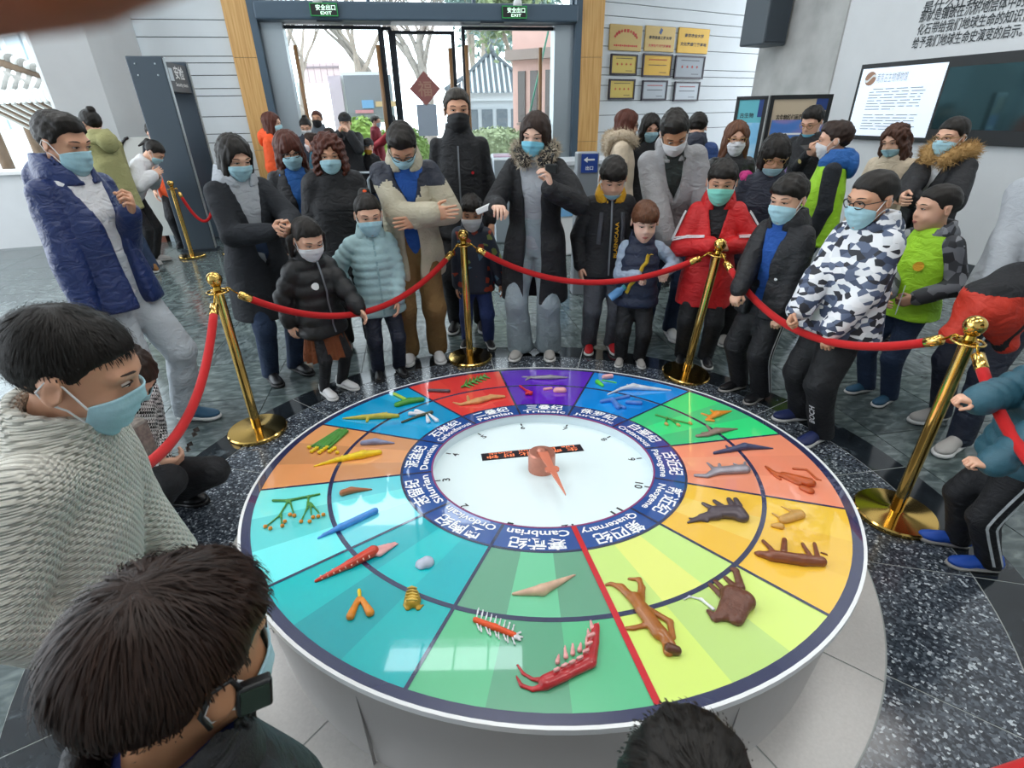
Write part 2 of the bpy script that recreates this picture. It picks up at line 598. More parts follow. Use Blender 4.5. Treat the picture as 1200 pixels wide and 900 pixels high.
for n, (_v, _d, c, k) in enumerate(cand):
    if n < 290:
        o = link(bpy.data.objects.new('tile', tile_me[k]), floor)
        o.location = (c[0], c[1], 0); o.rotation_euler.z = GA + (PI / 2 if (n * 7) % 3 == 0 else 0)
    else:
        rest.box((c[0], c[1], -0.005), (TS - 0.006, TS - 0.006, 0.01), k, Rz(GA))
tag(rest.build('tile_field', [M_marble, M_marble2], floor), kind='stuff')

def ring_slabs(name, r0, r1, n, phase, z, m, gap=0.006):
    base = MB()
    a = 2 * PI / n
    for k in range(n):
        b = MB()
        t0, t1 = math.radians(phase) + k * a, math.radians(phase) + (k + 1) * a
        tt = np.linspace(t0, t1, 9)
        out = [((r1 - gap / 2) * math.cos(t), (r1 - gap / 2) * math.sin(t)) for t in tt]
        inn = [((r0 + gap / 2) * math.cos(t), (r0 + gap / 2) * math.sin(t)) for t in tt[::-1]]
        # shrink the two radial ends by half a joint
        def sh(p, t, s):
            return (p[0] - s * math.sin(t) * gap / 2, p[1] + s * math.cos(t) * gap / 2)
        out[0] = sh(out[0], t0, 1); out[-1] = sh(out[-1], t1, -1); inn[0] = sh(inn[0], t1, -1); inn[-1] = sh(inn[-1], t0, 1)
        b.prism(out + inn, -0.004, z)
        o = b.build(name, m, floor); o.location = (CX, CY, 0)
bed = MB().lathe([(1.96, -0.004), (1.96, 0.001)], 96).build('joint_bed', M_joint, floor); bed.location = (CX, CY, 0)
ring_slabs('band_slab', 1.77, 1.96, 16, 9.0, 0.0035, M_band)
ring_slabs('granite_slab', 1.375, 1.77, 16, 9.0, 0.0035, M_granite)
ring_slabs('terrazzo_slab', 0.9, 1.375, 16, -172.4, 0.004, M_terrazzo)

# ---- entrance facade: a plane turned 10 degrees, right side farther away
FA = math.radians(10)
fe = np.array([math.cos(FA), math.sin(FA), 0]); fn = np.array([-math.sin(FA), math.cos(FA), 0]); F0 = np.array([-1.0, 10.6, 0])
RF = Rz(FA)
def fac(px, py, off=0.0):
    p = on_plane(px, py, F0 + fn * off, fn) - F0
    return float(p @ fe), float(p[2])
def fbox(b, s0, s1, z0, z1, d0, d1, mi=0):
    c = F0 + fe * (s0 + s1) / 2 + fn * (d0 + d1) / 2 + np.array([0, 0, (z0 + z1) / 2])
    return b.box(c, (abs(s1 - s0), abs(d1 - d0), abs(z1 - z0)), mi, RF)

WALL_TOP = 6.6
sL0, _ = fac(262, 10); sL1, _ = fac(291, 10)       # left wood pillar
sR0, _ = fac(681, 10); sR1, _ = fac(707, 10)       # right wood pillar
zH0 = fac(490, 27)[1]; zH1 = fac(490, 5)[1]        # header beam
# plank wall on the left
line_z = sorted(fac(125, y)[1] for y in (22, 43, 66, 74, 89, 105, 114, 139, 160))
pitch = [0.0, 0.45, 0.83, 1.28] + [z for z in line_z if z > 1.35]
while pitch[-1] < WALL_TOP: pitch.append(pitch[-1] + (0.42 if len(pitch) % 2 else 0.2))
pitch[-1] = WALL_TOP
sW0 = fac(88, 100)[0]
wl = MB(); fbox(wl, sW0, sL0, 0, WALL_TOP, 0.03, 0.25); wall_l = tag(wl.build('wall_back_left', M_gap), kind='structure')
for z0, z1 in zip(pitch[:-1], pitch[1:]):
    b = MB(); fbox(b, sW0, sL0, z0 + 0.006, z1 - 0.006, 0.0, 0.04); b.build('plank', M_plank, wall_l)
# wood pillars
for k, (s0, s1) in enumerate(((sL0, sL1), (sR0, sR1))):
    b = MB(); fbox(b, s0 + .01, s1 - .01, 0, WALL_TOP, -0.05, 0.3)
    t = tag(b.build('trim_%d' % (k + 1), M_gap), kind='structure')
    zz = [0, 1.15, fac(300, 68)[1], 4.6, WALL_TOP]
    for z0, z1 in zip(zz[:-1], zz[1:]):
        p = MB(); fbox(p, s0, s1, z0 + .003, z1 - .003, -0.09, 0.0); p.build('wood_panel', M_wood, t)
# dark portal frame, header beam and upper glazing
portal = MB()
fbox(portal, sL1, sL1 + 0.11, 0, WALL_TOP, -0.10, 0.35); fbox(portal, sR0 - 0.11, sR0, 0, WALL_TOP, -0.10, 0.35)
portal = tag(portal.build('door_1', M_slate), kind='structure')
b = MB(); fbox(b, sL1 + .11, sR0 - .11, zH0, zH1, -0.22, 0.35); bevel(b.build('header_beam', M_slate, portal), 0.03, 3)
b = MB(); fbox(b, sL1 + .11, sL1 + .45, 0, zH0, 0.05, 0.34); b.build('side_panel', M_silver, portal)
b = MB(); fbox(b, sR0 - .45, sR0 - .11, 0, zH0, 0.05, 0.34); b.build('side_panel', M_silver, portal)
zt0 = zH1
for k, (s0, s1) in enumerate(zip(np.linspace(sL1 + .11, sR0 - .11, 4)[:-1], np.linspace(sL1 + .11, sR0 - .11, 4)[1:])):
    b = MB(); fbox(b, s0 + .03, s1 - .03, zt0, WALL_TOP, 0.12, 0.135); b.build('transom_pane', M_glass, portal)
    b = MB(); fbox(b, s1 - .03, s1 + .03, zt0, WALL_TOP, 0.08, 0.18); b.build('transom_mullion', M_slate, portal)
dk = MB()
for x in (388, 575):
    s0 = fac(x, 27)[0]; fbox(dk, s0 - .2, s0 + .2, zH0 - .02, zH0 + .01, -0.2, -0.1)
dk.build('door_sensor', M_dark, portal)

def glass_door(n, px0, px1, ytop, handles, off=0.2):
    """glazed leaf between two pixel columns measured at y=60, with slim frame and bar handles"""
    s0, s1 = fac(px0, 60)[0], fac(px1, 60)[0]
    b = MB(); fbox(b, s0 + .03, s1 - .03, 0.05, ytop, off, off + 0.012)
    d = tag(b.build('window_%d' % n, M_glass), kind='structure')
    f = MB()
    fbox(f, s0 - .03, s0 + .03, 0, ytop, off - .03, off + .05); fbox(f, s1 - .03, s1 + .03, 0, ytop, off - .03, off + .05)
    fbox(f, s0, s1, ytop - .05, ytop, off - .03, off + .05); fbox(f, s0, s1, 0, 0.09, off - .03, off + .05)
    f.build('window_frame', M_dark, d)
    for hx, top, bot in handles:
        s, zt = fac(hx, top)
        h = MB(); p0 = F0 + fe * s + fn * (off - 0.09)
        h.tube([p0 + [0, 0, 0.75], p0 + [0, 0, zt]], 0.035, 12); ho = h.build('handle', M_handle, d, True)
        k = MB()
        for z in (zt - .75, 1.1): k.tube([p0 + [0, 0, z], p0 + [0, 0, z] + fn * 0.12], 0.012, 8)
        k.build('handle_bracket', M_dark, ho)
    return d
zd = zH0 - 0.02
glass_door(1, 322, 447, zd, [(344, 52, 140), (442, 52, 140)])
glass_door(2, 463, 533, zd - .06, [(528, 55, 140)], 0.26)
glass_door(3, 545, 661, zd, [(547, 52, 140), (635, 55, 150)])
glass_door(4, 449, 459, zd, [], 0.3)
glass_door(5, 663, 671, zd, [], 0.3)

# exit signs above the doors
M_exit = mat('exit_green', '#1e7a3c', 0.4, emit='#1f9a4a', estr=0.5)
M_exit_txt = mat('exit_pale', '#d8ffe4', 0.4, emit='#d8ffe4', estr=1.3)
M_blackp = mat('black_plastic', '#15181a', 0.4)
M_whitep = mat('white_plastic', '#e8eaea', 0.35)
def flat_text(name, body, w, h, T, m, parent, bold=0.012):
    V, F = text_fit(body, w, h, bold)
    V = V @ T[:3, :3].T + T[:3, 3]
    return mesh_obj(name, V, F, m, parent, smooth=False)
def wall_T(origin, e, n_out):
    """text plane: x along e, y up, facing n_out"""
    R = np.stack([np.asarray(e), np.array([0, 0, 1.0]), np.asarray(n_out)], 1)
    return T44(R, origin)
for px, py, lab in ((380, 12, 'green exit sign on the header beam above the left doors'), (602, 15, 'green exit sign on the header beam above the right doors')):
    s, z = fac(px, py, -0.22)
    p = F0 + fe * s - fn * 0.26 + np.array([0, 0, z])
    t = thing('exit_sign', lab, 'exit sign', tuple(p), FA, 'exit signs over the entrance')
    MB().box((0, 0, 0), (.42, .05, .17)).build('sign_box', M_blackp, t)
    f = MB()
    for a in ((0, .08, .42, .012), (0, -.08, .42, .012)): f.box((a[0], -.028, a[1]), (a[2], .006, a[3]))
    for x in (-.204, .204): f.box((x, -.028, 0), (.012, .006, .17))
    f.build('sign_border', M_exit, t)
    Tt = T44(np.array([[1, 0, 0], [0, 0, -1.], [0, 1., 0]]), (0.03, -.0285, .028)); flat_text('sign_lettering', '安全出口', .3, .075, Tt, M_exit_txt, t)
    Tt = T44(np.array([[1, 0, 0], [0, 0, -1.], [0, 1., 0]]), (0.03, -.0285, -.045)); flat_text('sign_lettering', 'EXIT', .17, .04, Tt, M_exit_txt, t)
    l = MB(); l.lathe([(.075, 0), (.07, .06), (.045, .1), (.01, .115)], 20, (-.08 if px < 500 else .06, 0, .085)); l.build('emergency_lamp', M_whitep, t, True)

# ---- plank wall on the right, turned further
P1 = F0 + fe * sR1
RA = math.radians(30)
re_ = np.array([math.cos(RA), math.sin(RA), 0]); rn = np.array([-math.sin(RA), math.cos(RA), 0]); RR = Rz(RA)
def rw(px, py, off=0.0):
    p = on_plane(px, py, P1 + rn * off, rn) - P1
    return float(p @ re_), float(p[2])
def rbox(b, s0, s1, z0, z1, d0, d1, mi=0):
    c = P1 + re_ * (s0 + s1) / 2 + rn * (d0 + d1) / 2 + np.array([0, 0, (z0 + z1) / 2])
    return b.box(c, (abs(s1 - s0), abs(d1 - d0), abs(z1 - z0)), mi, RR)
wr = MB(); rbox(wr, 0, 5.2, 0, WALL_TOP, 0.03, 0.25); wall_r = tag(wr.build('wall_back_right', M_gap), kind='structure')
zr = [0, .45, .85, 1.3] + sorted(rw(712, y)[1] for y in (135, 118, 100, 88, 79, 54, 33, 18, 2))
zr = [z for z in zr if z < WALL_TOP]
while zr[-1] < WALL_TOP - .5: zr.append(zr[-1] + (.4 if len(zr) % 2 else .22))
zr.append(WALL_TOP)
for z0, z1 in zip(zr[:-1], zr[1:]):
    b = MB(); rbox(b, 0, 5.2, z0 + .006, z1 - .006, 0, 0.04); b.build('plank', M_plank, wall_r)

# ---- right-hand white wall with lettering and screens
WD = np.array([-208.0, 684.0, 0]); WD /= np.linalg.norm(WD)
WB = on_floor(1135, 323)
wn = np.array([-WD[1], WD[0], 0]); wn = wn if wn @ (EYE - WB) > 0 else -wn
def ww(px, py):
    p = on_plane(px, py, WB, wn) - WB
    return float(p @ WD), float(p[2])
tEnd = ww(984, 55)[0]
RWm = Rz(math.atan2(WD[1], WD[0]))
def wbox(b, t0, t1, z0, z1, d0, d1, mi=0):
    c = WB + WD * (t0 + t1) / 2 + wn * (d0 + d1) / 2 + np.array([0, 0, (z0 + z1) / 2])
    return b.box(c, (abs(t1 - t0), abs(d1 - d0), abs(z1 - z0)), mi, RWm)
b = MB(); wbox(b, -9.0, tEnd, 0, WALL_TOP, -0.3, 0.0); wall_right = tag(b.build('wall_right', M_white), kind='structure')
b = MB(); wbox(b, -9.0, tEnd, 0, 0.12, 0.0, 0.015); tag(b.build('baseboard_right', mat('dark_skirting', '#454a4e', .5)), kind='structure')
M_ink = mat('dark_grey_lettering', '#2b3236', 0.5)
# four lines of wall lettering
LINES = [('是什么让我们知道远古生命', (1084, 4), (1262, -16)), ('那就是镶嵌在沉积地层体中的', (1079, 19.5), (1203, 0)), ('化石带给我们地球生命的知识，', (1076, 35), (1203, 17)), ('给予我们地球生命史演变的启示。', (1070, 51), (1200, 34))]
for body, a, c in LINES:
    ta, za = ww(*a); tb, zb = ww(*c)
    z = za * .55 + zb * .45
    T = wall_T(WB + WD * (ta + tb) / 2 + wn * 0.006 + np.array([0, 0, z]), -WD, wn)
    flat_text('wall_lettering', body, abs(tb - ta), 0.115, T, M_ink, wall_right, 0.012)

# the wide wall screen: lit page on the left, dark glossy panel on the right
tA, zA = ww(1015, 76); tB, zB = ww(1002, 163)
zTop = zA; zBot = zB
tM = ww(1107, 110)[0]; tR = ww(1260, 110)[0]
scr = thing('wall_screen', 'wide black-framed wall screen with a lit text page and a dark glossy panel', 'screen', tuple(WB + WD * tM + np.array([0, 0, zBot])))
inv = np.linalg.inv(np.array(Matrix.Translation(scr.location)))
def put(o):
    o.parent = scr; o.matrix_parent_inverse = Matrix.Translation(scr.location).inverted(); return o
b = MB(); wbox(b, tA + .0, tR, zBot, zTop, 0.0, 0.06); put(b.build('screen_housing', M_blackp))
M_page = mat('lit_page', '#dfe9f5', 0.3, emit='#dfe9f7', estr=0.55)
M_panel = mat('dark_screen_glass', '#47666c', .07, metal=.75)
b = MB(); wbox(b, tA - .04, tM + .015, zBot + .05, zTop - .05, 0.06, 0.066); put(b.build('lit_page', M_page))
b = MB(); wbox(b, tM - .015, tR + .03, zBot + .14, zTop - .1, 0.06, 0.066); put(b.build('glass_panel', M_panel))
wpg = abs(tM - tA); hp = zTop - zBot
M_ptxt = mat('page_grey_lettering', '#a2adb6', 0.5)
tl = MB(); rnd = random.Random(3)
for k in range(15):
    if k == 8: continue
    zz = zTop - hp * (0.33 + 0.037 * k)
    l0 = tA - wpg * (.17 + (.02 if k else .06)); l1 = tA - wpg * (.84 - (.3 if k in (7, 14) else rnd.random() * .04))
    t = l0
    while t > l1:
        w = rnd.uniform(.06, .2)
        wbox(tl, t, max(l1, t - w), zz - hp * .006, zz + hp * .006, .0665, .0675); t -= w + .03
put(tl.build('page_lines', M_ptxt))
em = MB(); c0 = WB + WD * (tA - wpg * .16) + wn * .0675 + np.array([0, 0, zTop - hp * .19])
ang = np.linspace(0, 2 * PI, 25)[:-1]
Vc = [c0 + (-WD) * (.075 * math.cos(a)) + np.array([0, 0, .075 * math.sin(a)]) for a in ang]
em.add(Vc, [tuple(range(24))]); put(em.build('page_emblem', mat('emblem_brown', '#a8826a', .5)))
em = MB(); Vc = [c0 + wn * .001 + (-WD) * (.07 * (x)) + np.array([0, 0, .03 * math.sin(2.5 * x) + s * .013]) for s in (1, -1) for x in np.linspace(-1, 1, 12)]
em.add(Vc, [(i, i + 1, 12 + i + 1, 12 + i) for i in range(11)]); put(em.build('page_emblem_wave', M_whitep))
T = wall_T(WB + WD * (tA - wpg * .42) + wn * .0675 + np.array([0, 0, zTop - hp * .185]), -WD, wn)
put(flat_text('page_heading', '南京古生物博物馆', wpg * .36, .1, T, M_ptxt, None, 0))

# concrete pillar between the plank wall and the white wall
pe = at(905, 60, 8.6); pw = WB + WD * tEnd
b = MB()
pa = np.array([pw[0] - .02, pw[1] - .02]); pb = at(884, 90, 9.4)[:2]
dvec = (pb - pa) / np.linalg.norm(pb - pa); nv = np.array([-dvec[1], dvec[0]]); nv = nv if nv[1] > 0 else -nv
poly = [pa, pb, pb + nv * 4.5, pa + nv * 4.5]  # stretched back out of view to block sky light from the planks
b.prism([tuple(p) for p in poly], 0, WALL_TOP); pillar = tag(b.build('wall_concrete_pillar', M_concrete), kind='structure')
# loudspeaker box high on the plank wall beside the pillar
sp = at(898, 24, 8.9)
t = thing('wall_speaker', 'dark grey box speaker mounted high beside the concrete pillar', 'speaker', (sp[0], sp[1], sp[2] - .3), RA)
b = MB().box((0, 0, .3), (.5, .4, .62)); bevel(b.build('cabinet', mat('speaker_grey', '#4b545b', .5), t), .02)
MB().box((0, -.205, .3), (.44, .012, .55)).build('grille', mat('speaker_grille', '#39424a', .8), t)
MB().box((.1, .1, .75), (.06, .06, .4)).build('bracket', M_silver, t)

# ---- left side: column, window wall and low sill
pcol = [at(140, 160, 8.7), at(70, 140, 8.2)]
ca, cb = pcol[0][:2], pcol[1][:2]
poly = [ca, cb, cb + np.array([-.2, .9]), ca + np.array([.1, 1.0])]
b = MB().prism([tuple(p) for p in poly[::-1]], 0, WALL_TOP); tag(b.build('wall_column', M_white), kind='structure')
lw0 = on_floor(0, 292)[:2]; lw1 = np.array(cb)
ld = lw1 - lw0; ll = np.linalg.norm(ld); ld = ld / ll
ldir = np.array([ld[0], ld[1], 0]); lnrm = np.array([-ld[1], ld[0], 0]); RL = Rz(math.atan2(ld[1], ld[0]))
def lbox(b, t0, t1, z0, z1, d0, d1, mi=0):
    c = np.array([lw0[0], lw0[1], 0]) + ldir * (t0 + t1) / 2 + lnrm * (d0 + d1) / 2 + np.array([0, 0, (z0 + z1) / 2])
    return b.box(c, (abs(t1 - t0), abs(d1 - d0), abs(z1 - z0)), mi, RL)
b = MB(); lbox(b, -6, ll, 0, 1.0, 0, .3); lbox(b, -6, ll, 3.9, WALL_TOP, 0, .3)
wall_left = tag(b.build('wall_left', M_white), kind='structure')
b = MB(); lbox(b, -6, ll, 1.0, 3.9, .12, .135); win = tag(b.build('window_6', M_glass), kind='structure')
b = MB()
for t in np.linspace(-5.9, ll - .03, 6): lbox(b, t - .03, t + .03, 1.0, 3.9, .08, .18)
lbox(b, -6, ll, 1.0, 1.06, .05, .2); b.build('window_frame', M_whitep, win)
b = MB(); lbox(b, -6, ll, 1.0, 1.04, -.06, .1); b.build('window_sill', M_whitep, win)

# ---- ceiling with housings for the added fill lights and a row of skylight panes; side and rear walls out of view
SKY0, SKY1 = 7.2, 7.95
b = MB(); b.box((0, 0.1, CEIL_Z + .1), (20, 14.2, .2)); b.box((0, 10.05, CEIL_Z + .1), (20, 4.2, .2)); b.box((6.4, 14.1, CEIL_Z + .1), (9, 4.0, .2)); b.box((-6.2, 7.575, CEIL_Z + .1), (7.6, .75, .2)); b.box((5.1, 7.575, CEIL_Z + .1), (10, .75, .2))  # rearmost box at the right added to keep sky light off the planks
ceil = tag(b.build('ceiling', mat('ceiling_white', '#d9dadb', .9)), kind='structure')
for k in range(4):
    x0 = -2.4 + k * .625
    b = MB(); b.box((x0 + .31, 7.575, CEIL_Z + .1), (.61, .75, .012)); b.build('skylight_pane', M_glass, ceil)
    b = MB(); b.box((x0, 7.575, CEIL_Z + .1), (.03, .75, .06)); b.build('skylight_bar', M_silver, ceil)
M_lum = mat('fill_panel_glow', '#ffffff', .5, emit='#fff8ee', estr=2.2)  # glow meant for the added fill panels, left unused
for lx, ly in LIGHT_SPOTS:
    p = MB().box((lx, ly, CEIL_Z - .06), (2.8, 1.5, .12)); p.build('fill_light_housing', M_whitep, ceil)  # made-up housing above each added fill light
b = MB().box((0, -3.4, 3.3), (20, .2, 6.6)); tag(b.build('wall_rear', M_white), kind='structure')

# ---- wall plaques
M_brass = mat('brass_plate', '#b0975e', .4, metal=.3, vary=.06, vscale=3)
M_brass2 = mat('gold_plate', '#b8922f', .4, metal=.3, vary=.05, vscale=3)
M_pale = mat('pale_gold_plate', '#bfa852', .45, metal=.2)
M_steel = mat('grey_plate', '#757b80', .4, metal=.4)
M_steel2 = mat('light_grey_plate', '#979ea4', .4, metal=.3)
M_red = mat('red_lettering', '#b8322a', .5)
M_blk = mat('black_lettering', '#1d1a16', .5)
M_fr = mat('plaque_frame_dark', '#231a2a', .4)
PL = [ # top left, top right, bottom left pixel corners; plate, frame, text kind, label
 ((714, 28), (752, 30.5), (713, 59), M_brass, None, 'arc', 'brass plaque with an arc of red characters, top left of the wall plaques'),
 ((756, 30), (791, 32), (754, 60), M_brass, None, 'two', 'brass plaque with a blue emblem, top middle of the wall plaques'),
 ((795, 32), (831, 34.5), (792, 62), M_brass2, None, 'black', 'gold plaque with two rows of black characters, top right of the wall plaques'),
 ((715, 63), (746, 64.5), (714, 87.5), M_pale, M_fr, 'four', 'small gold framed plaque, middle row left end on the plank wall'),
 ((753, 62.5), (787, 64.5), (750, 90), M_brass2, M_fr, 'small', 'gold plaque in a dark red frame, centre of the wall plaques'),
 ((791, 65), (825, 66.5), (788, 92), M_steel, M_fr, 'four', 'dark grey framed plaque with red characters, middle row right end'),
 ((713, 92.5), (743, 93.5), (712, 116.5), M_pale, M_fr, 'four', 'small gold framed plaque, bottom row left end on the plank wall'),
 ((752, 94), (781, 95), (750, 117.5), M_steel2, M_fr, 'small', 'light grey framed plaque, bottom row middle on the plank wall'),
 ((790, 95.5), (819, 96.5), (788, 118.5), M_steel2, M_fr, 'small', 'light grey framed plaque, bottom row right end on the plank wall')]
for tl_, tr_, bl_, pm, fm_, kind, lab in PL:
    s0, z1 = rw(*tl_); s1, z1b = rw(*tr_); s2, z0 = rw(*bl_)
    z1 = (z1 + z1b) / 2; w, hgt = s1 - s0, z1 - z0
    org = P1 + re_ * (s0 + s1) / 2 + np.array([0, 0, (z0 + z1) / 2]) - rn * .02
    t = thing('wall_plaque', lab, 'plaque', tuple(org), RA, 'plaques on the plank wall')
    b = MB().box((0, 0, 0), (w, .03, hgt)); bevel(b.build('plate', pm, t), .008)
    if fm_:
        f = MB()
        for sx in (-1, 1): f.box((sx * (w / 2 - .012), -.012, 0), (.03, .03, hgt + .006))
        for sz in (-1, 1): f.box((0, -.012, sz * (hgt / 2 - .012)), (w, .03, .03))
        f.build('frame', fm_, t)
    RT = np.array([[1, 0, 0], [0, 0, -1.], [0, 1., 0]])
    def ptxt(body, x, z, ww_, hh_, m): flat_text('lettering', body, ww_, hh_, T44(RT, (x, -.0175, z)), m, t, .03)
    if kind == 'arc':
        for i in range(10):
            a = PI * (.12 + .76 * (1 - i / 9))
            b = MB(); x, z = .36 * w * math.cos(a), -.1 * hgt + .38 * hgt * math.sin(a)
            b.box((x, -.016, z), (.018 + .02 * (i % 3), .003, .05)); b.box((x, -.016, z), (.05, .003, .016)); b.build('lettering', M_red, t)
        for i in range(12):
            b = MB(); b.box(((i - 5.5) * w * .062, -.016, -.3 * hgt), (w * .045, .003, hgt * (.06 + .02 * (i % 2)))); b.build('lettering', M_red, t)
    elif kind == 'two':
        b = MB(); b.box((0, -.017, .3 * hgt), (.06, .004, .09), 0, Ry(.5)); b.build('emblem', mat('emblem_blue', '#2b4a7a', .4), t)
        ptxt('南京信息工程大学', 0, .05 * hgt, w * .76, hgt * .14, M_blk); ptxt('大学生实习实践基地', 0, -.27 * hgt, w * .76, hgt * .12, M_red)
    elif kind == 'black':
        ptxt('南京农业大学', 0, .2 * hgt, w * .62, hgt * .15, M_blk); ptxt('文化素质教育基地', 0, -.14 * hgt, w * .86, hgt * .15, M_blk)
    else:
        b = MB()
        for i in range(4 if kind == 'four' else 9):
            n_ = 4 if kind == 'four' else 9
            sx = (i - (n_ - 1) / 2) * w * (.17 if n_ == 4 else .07)
            zz = 0.02 * hgt if kind == 'four' else .25 * hgt
            b.box((sx, -.017, zz), (w * (.075 if n_ == 4 else .045), .003, hgt * .03)); b.box((sx, -.017, zz), (w * .02, .003, hgt * (.12 if n_ == 4 else .07)))
        b.build('lettering', M_red, t)
        b = MB(); b.box((0, -.017, .3 * hgt if kind == 'four' else .02 * hgt), (w * .62, .003, hgt * .03)); b.box((.2 * w, -.017, -.3 * hgt), (w * .25, .003, hgt * .025)); b.build('lettering', M_blk, t)
# ================================================================ outside the entrance
M_pave = mat('pale_paving', '#c9c6c0', .8, vary=.06, vscale=2)
b = MB().box((0, 38, -.06), (90, 54, .1)); tag(b.build('floor_outside', M_pave), kind='structure')
b = MB().box((-30, 6, -.07), (30, 40, .1)); tag(b.build('floor_courtyard', M_pave), kind='structure')
M_bark = mat('pale_bark', '#9a8f84', .9, vary=.2, vscale=6); M_bark2 = mat('grey_bark', '#857f78', .9, vary=.2, vscale=6)
def bare_tree(label, base, H, r0, lean=(0, 0), seed=1, levels=4, m=None, spread=.55, leaf=None, leafn=0, leafs=.12, fork=None):
    rnd_ = random.Random(seed)
    t = thing('tree', label, 'tree', (base[0], base[1], 0), 0, 'trees outside the entrance')
    tr_, br = MB(), MB(); tips = []
    def grow(p, d, L, r, lv):
        n = 4; pts = [p]; dd = d.copy()
        for i in range(n):
            dd = dd + np.array([rnd_.gauss(0, .12), rnd_.gauss(0, .12), rnd_.gauss(.03, .05)]); dd /= np.linalg.norm(dd)
            pts.append(pts[-1] + dd * L / n)
        rr_ = np.linspace(r, r * .62, n + 1)
        (tr_ if lv == 0 else br).tube(pts, rr_, 8 if lv < 2 else 5, cap=False)
        if lv >= levels: tips.append(pts[-1]); return
        if lv >= levels - 2: tips.append(pts[2])
        k = 3 if lv < 2 else rnd_.choice((2, 3))
        for q in range(k):
            a = rnd_.uniform(0, 2 * PI); sp = rnd_.uniform(.5, 1.1) * spread
            e = dd + np.array([math.cos(a) * sp, math.sin(a) * sp, rnd_.uniform(-.1, .35)]); e /= np.linalg.norm(e)
            grow(pts[-1] if q < 2 else pts[-2], e, L * rnd_.uniform(.6, .8), r * .58, lv + 1)
    d0 = np.array([lean[0], lean[1], 1.0]); d0 /= np.linalg.norm(d0)
    grow(np.zeros(3), d0, H * (fork or .34), r0, 0)
    m = m or M_bark
    tr_.build('trunk', m, t, True); br.build('branches', m, t, True)
    if leaf:
        r = np.random.RandomState(seed); Vs, Fs = [], []
        T = np.array(tips)
        for i in range(leafn):
            c = T[r.randint(len(T))] + r.normal(size=3) * H * .055
            n_ = r.normal(size=3); n_ /= np.linalg.norm(n_); a = np.cross(n_, r.normal(size=3)); a /= np.linalg.norm(a); bb = np.cross(n_, a)
            s = leafs * r.uniform(.6, 1.2); k = len(Vs)
            Vs += [c - a * s, c + bb * s * .45, c + a * s, c - bb * s * .45]; Fs.append((k, k + 1, k + 2, k + 3))
        tag(mesh_obj('foliage', np.array(Vs), Fs, leaf, t, False), kind='stuff')
    return t
L_dark = ramp_mat('magnolia_leaf', [(.3, '#4c6040'), (.6, '#7c8f62'), (.8, '#a8b48a')], scale=3, rough=.5); L_con = ramp_mat('cedar_leaf', [(.3, '#56706c'), (.7, '#8aa39c')], scale=2, rough=.7)
def gxy(px, Y): p = at(px, 150, Y); return (p[0], p[1])
bare_tree('slender bare tree with a bent pale trunk outside the left door', gxy(398, 17.5), 7.5, .17, (-.28, 0), 5, 4, spread=.8)
bare_tree('bare many-branched tree behind the dark billboard', gxy(420, 23), 9, .16, (.05, 0), 9, 6, spread=.75)
bare_tree('bare tree at the far left outside the doors', gxy(345, 21), 8.5, .15, (.1, 0), 12, 6, m=M_bark2, spread=.75)
bare_tree('thick pale plane tree seen through the middle door', gxy(502, 22), 11, .30, (-.02, 0), 21, 6, m=M_bark2, spread=.7, fork=.22)
bare_tree('bare tree right behind the thick plane tree', gxy(462, 27), 10, .2, (.05, 0), 33, 5, m=M_bark2, spread=.75)
bare_tree('tall blue-green cedar left of the pavilion', gxy(556, 36), 13, .25, (0, 0), 41, 4, leaf=L_con, leafn=5200, leafs=.3, spread=.6)
bare_tree('large glossy leaved magnolia tree beside the pink building', gxy(612, 27), 9.6, .22, (0, 0), 52, 4, leaf=L_dark, leafn=6500, leafs=.21, spread=.75)
bare_tree('dark evergreen behind the pavilion roof', gxy(585, 42), 13, .25, (0, 0), 61, 4, leaf=L_con, leafn=4500, leafs=.34, spread=.65)
# pavilion with a tiled roof
pc = at(577, 150, 31)
t = thing('garden_pavilion', 'small grey-roofed pavilion with white walls beyond the doors', 'pavilion', (pc[0], pc[1], 0), .1)
MB().box((0, 0, 1.1), (3.4, 3.0, 2.2)).build('wall', mat('pavilion_wall', '#aab2b8', .8), t)
for x in (-1.1, -.35, .4, 1.15): MB().box((x, -1.52, 1.05), (.55, .06, 1.5)).build('window', mat('pavilion_window', '#5d6870', .4), t)
MB().box((0, -1.6, 2.35), (3.8, .3, .35)).build('cornice', mat('pavilion_cornice', '#c4cbd0', .8), t)
rf = MB(); ze, zr_ = 2.5, 4.3
for sx in (-1, 1):
    rf.add([(sx * 2.2, -2.2, ze), (sx * .12, 0, zr_), (sx * 2.2, 2.2, ze)], [(0, 1, 2)])
for sy in (-1, 1):
    rf.add([(-2.2, sy * 2.2, ze), (.0, 0, zr_), (2.2, sy * 2.2, ze)], [(0, 1, 2)])
roof = rf.build('roof', mat('roof_tile_grey', '#6c757c', .8), t)
for i in range(17):
    x = -2.1 + i * .2625; top_ = 1 - abs(x) / 2.2
    r_ = MB(); r_.tube([(x, -2.22, ze + .03), (x * (1 - top_ * .98) if False else x, -2.2 + 2.2 * top_, ze + .05 + (zr_ - ze) * top_)], .055, 6); r_.build('roof_rib', mat('roof_rib', '#c5cdd2', .7), roof)
for sx in (-1, 1): r_ = MB(); r_.tube([(sx * 2.35, -2.35, ze + .18), (sx * 1.2, -1.2, ze + .85), (0, 0, zr_ + .1)], .1, 8); r_.build('ridge', mat('ridge_grey', '#5a636a', .8), roof)
MB().lathe([(.18, zr_), (.26, zr_ + .15), (.1, zr_ + .3), (.2, zr_ + .5), (.02, zr_ + .75)], 16).build('finial', mat('ridge_grey', '#5a636a', .8), t, True)
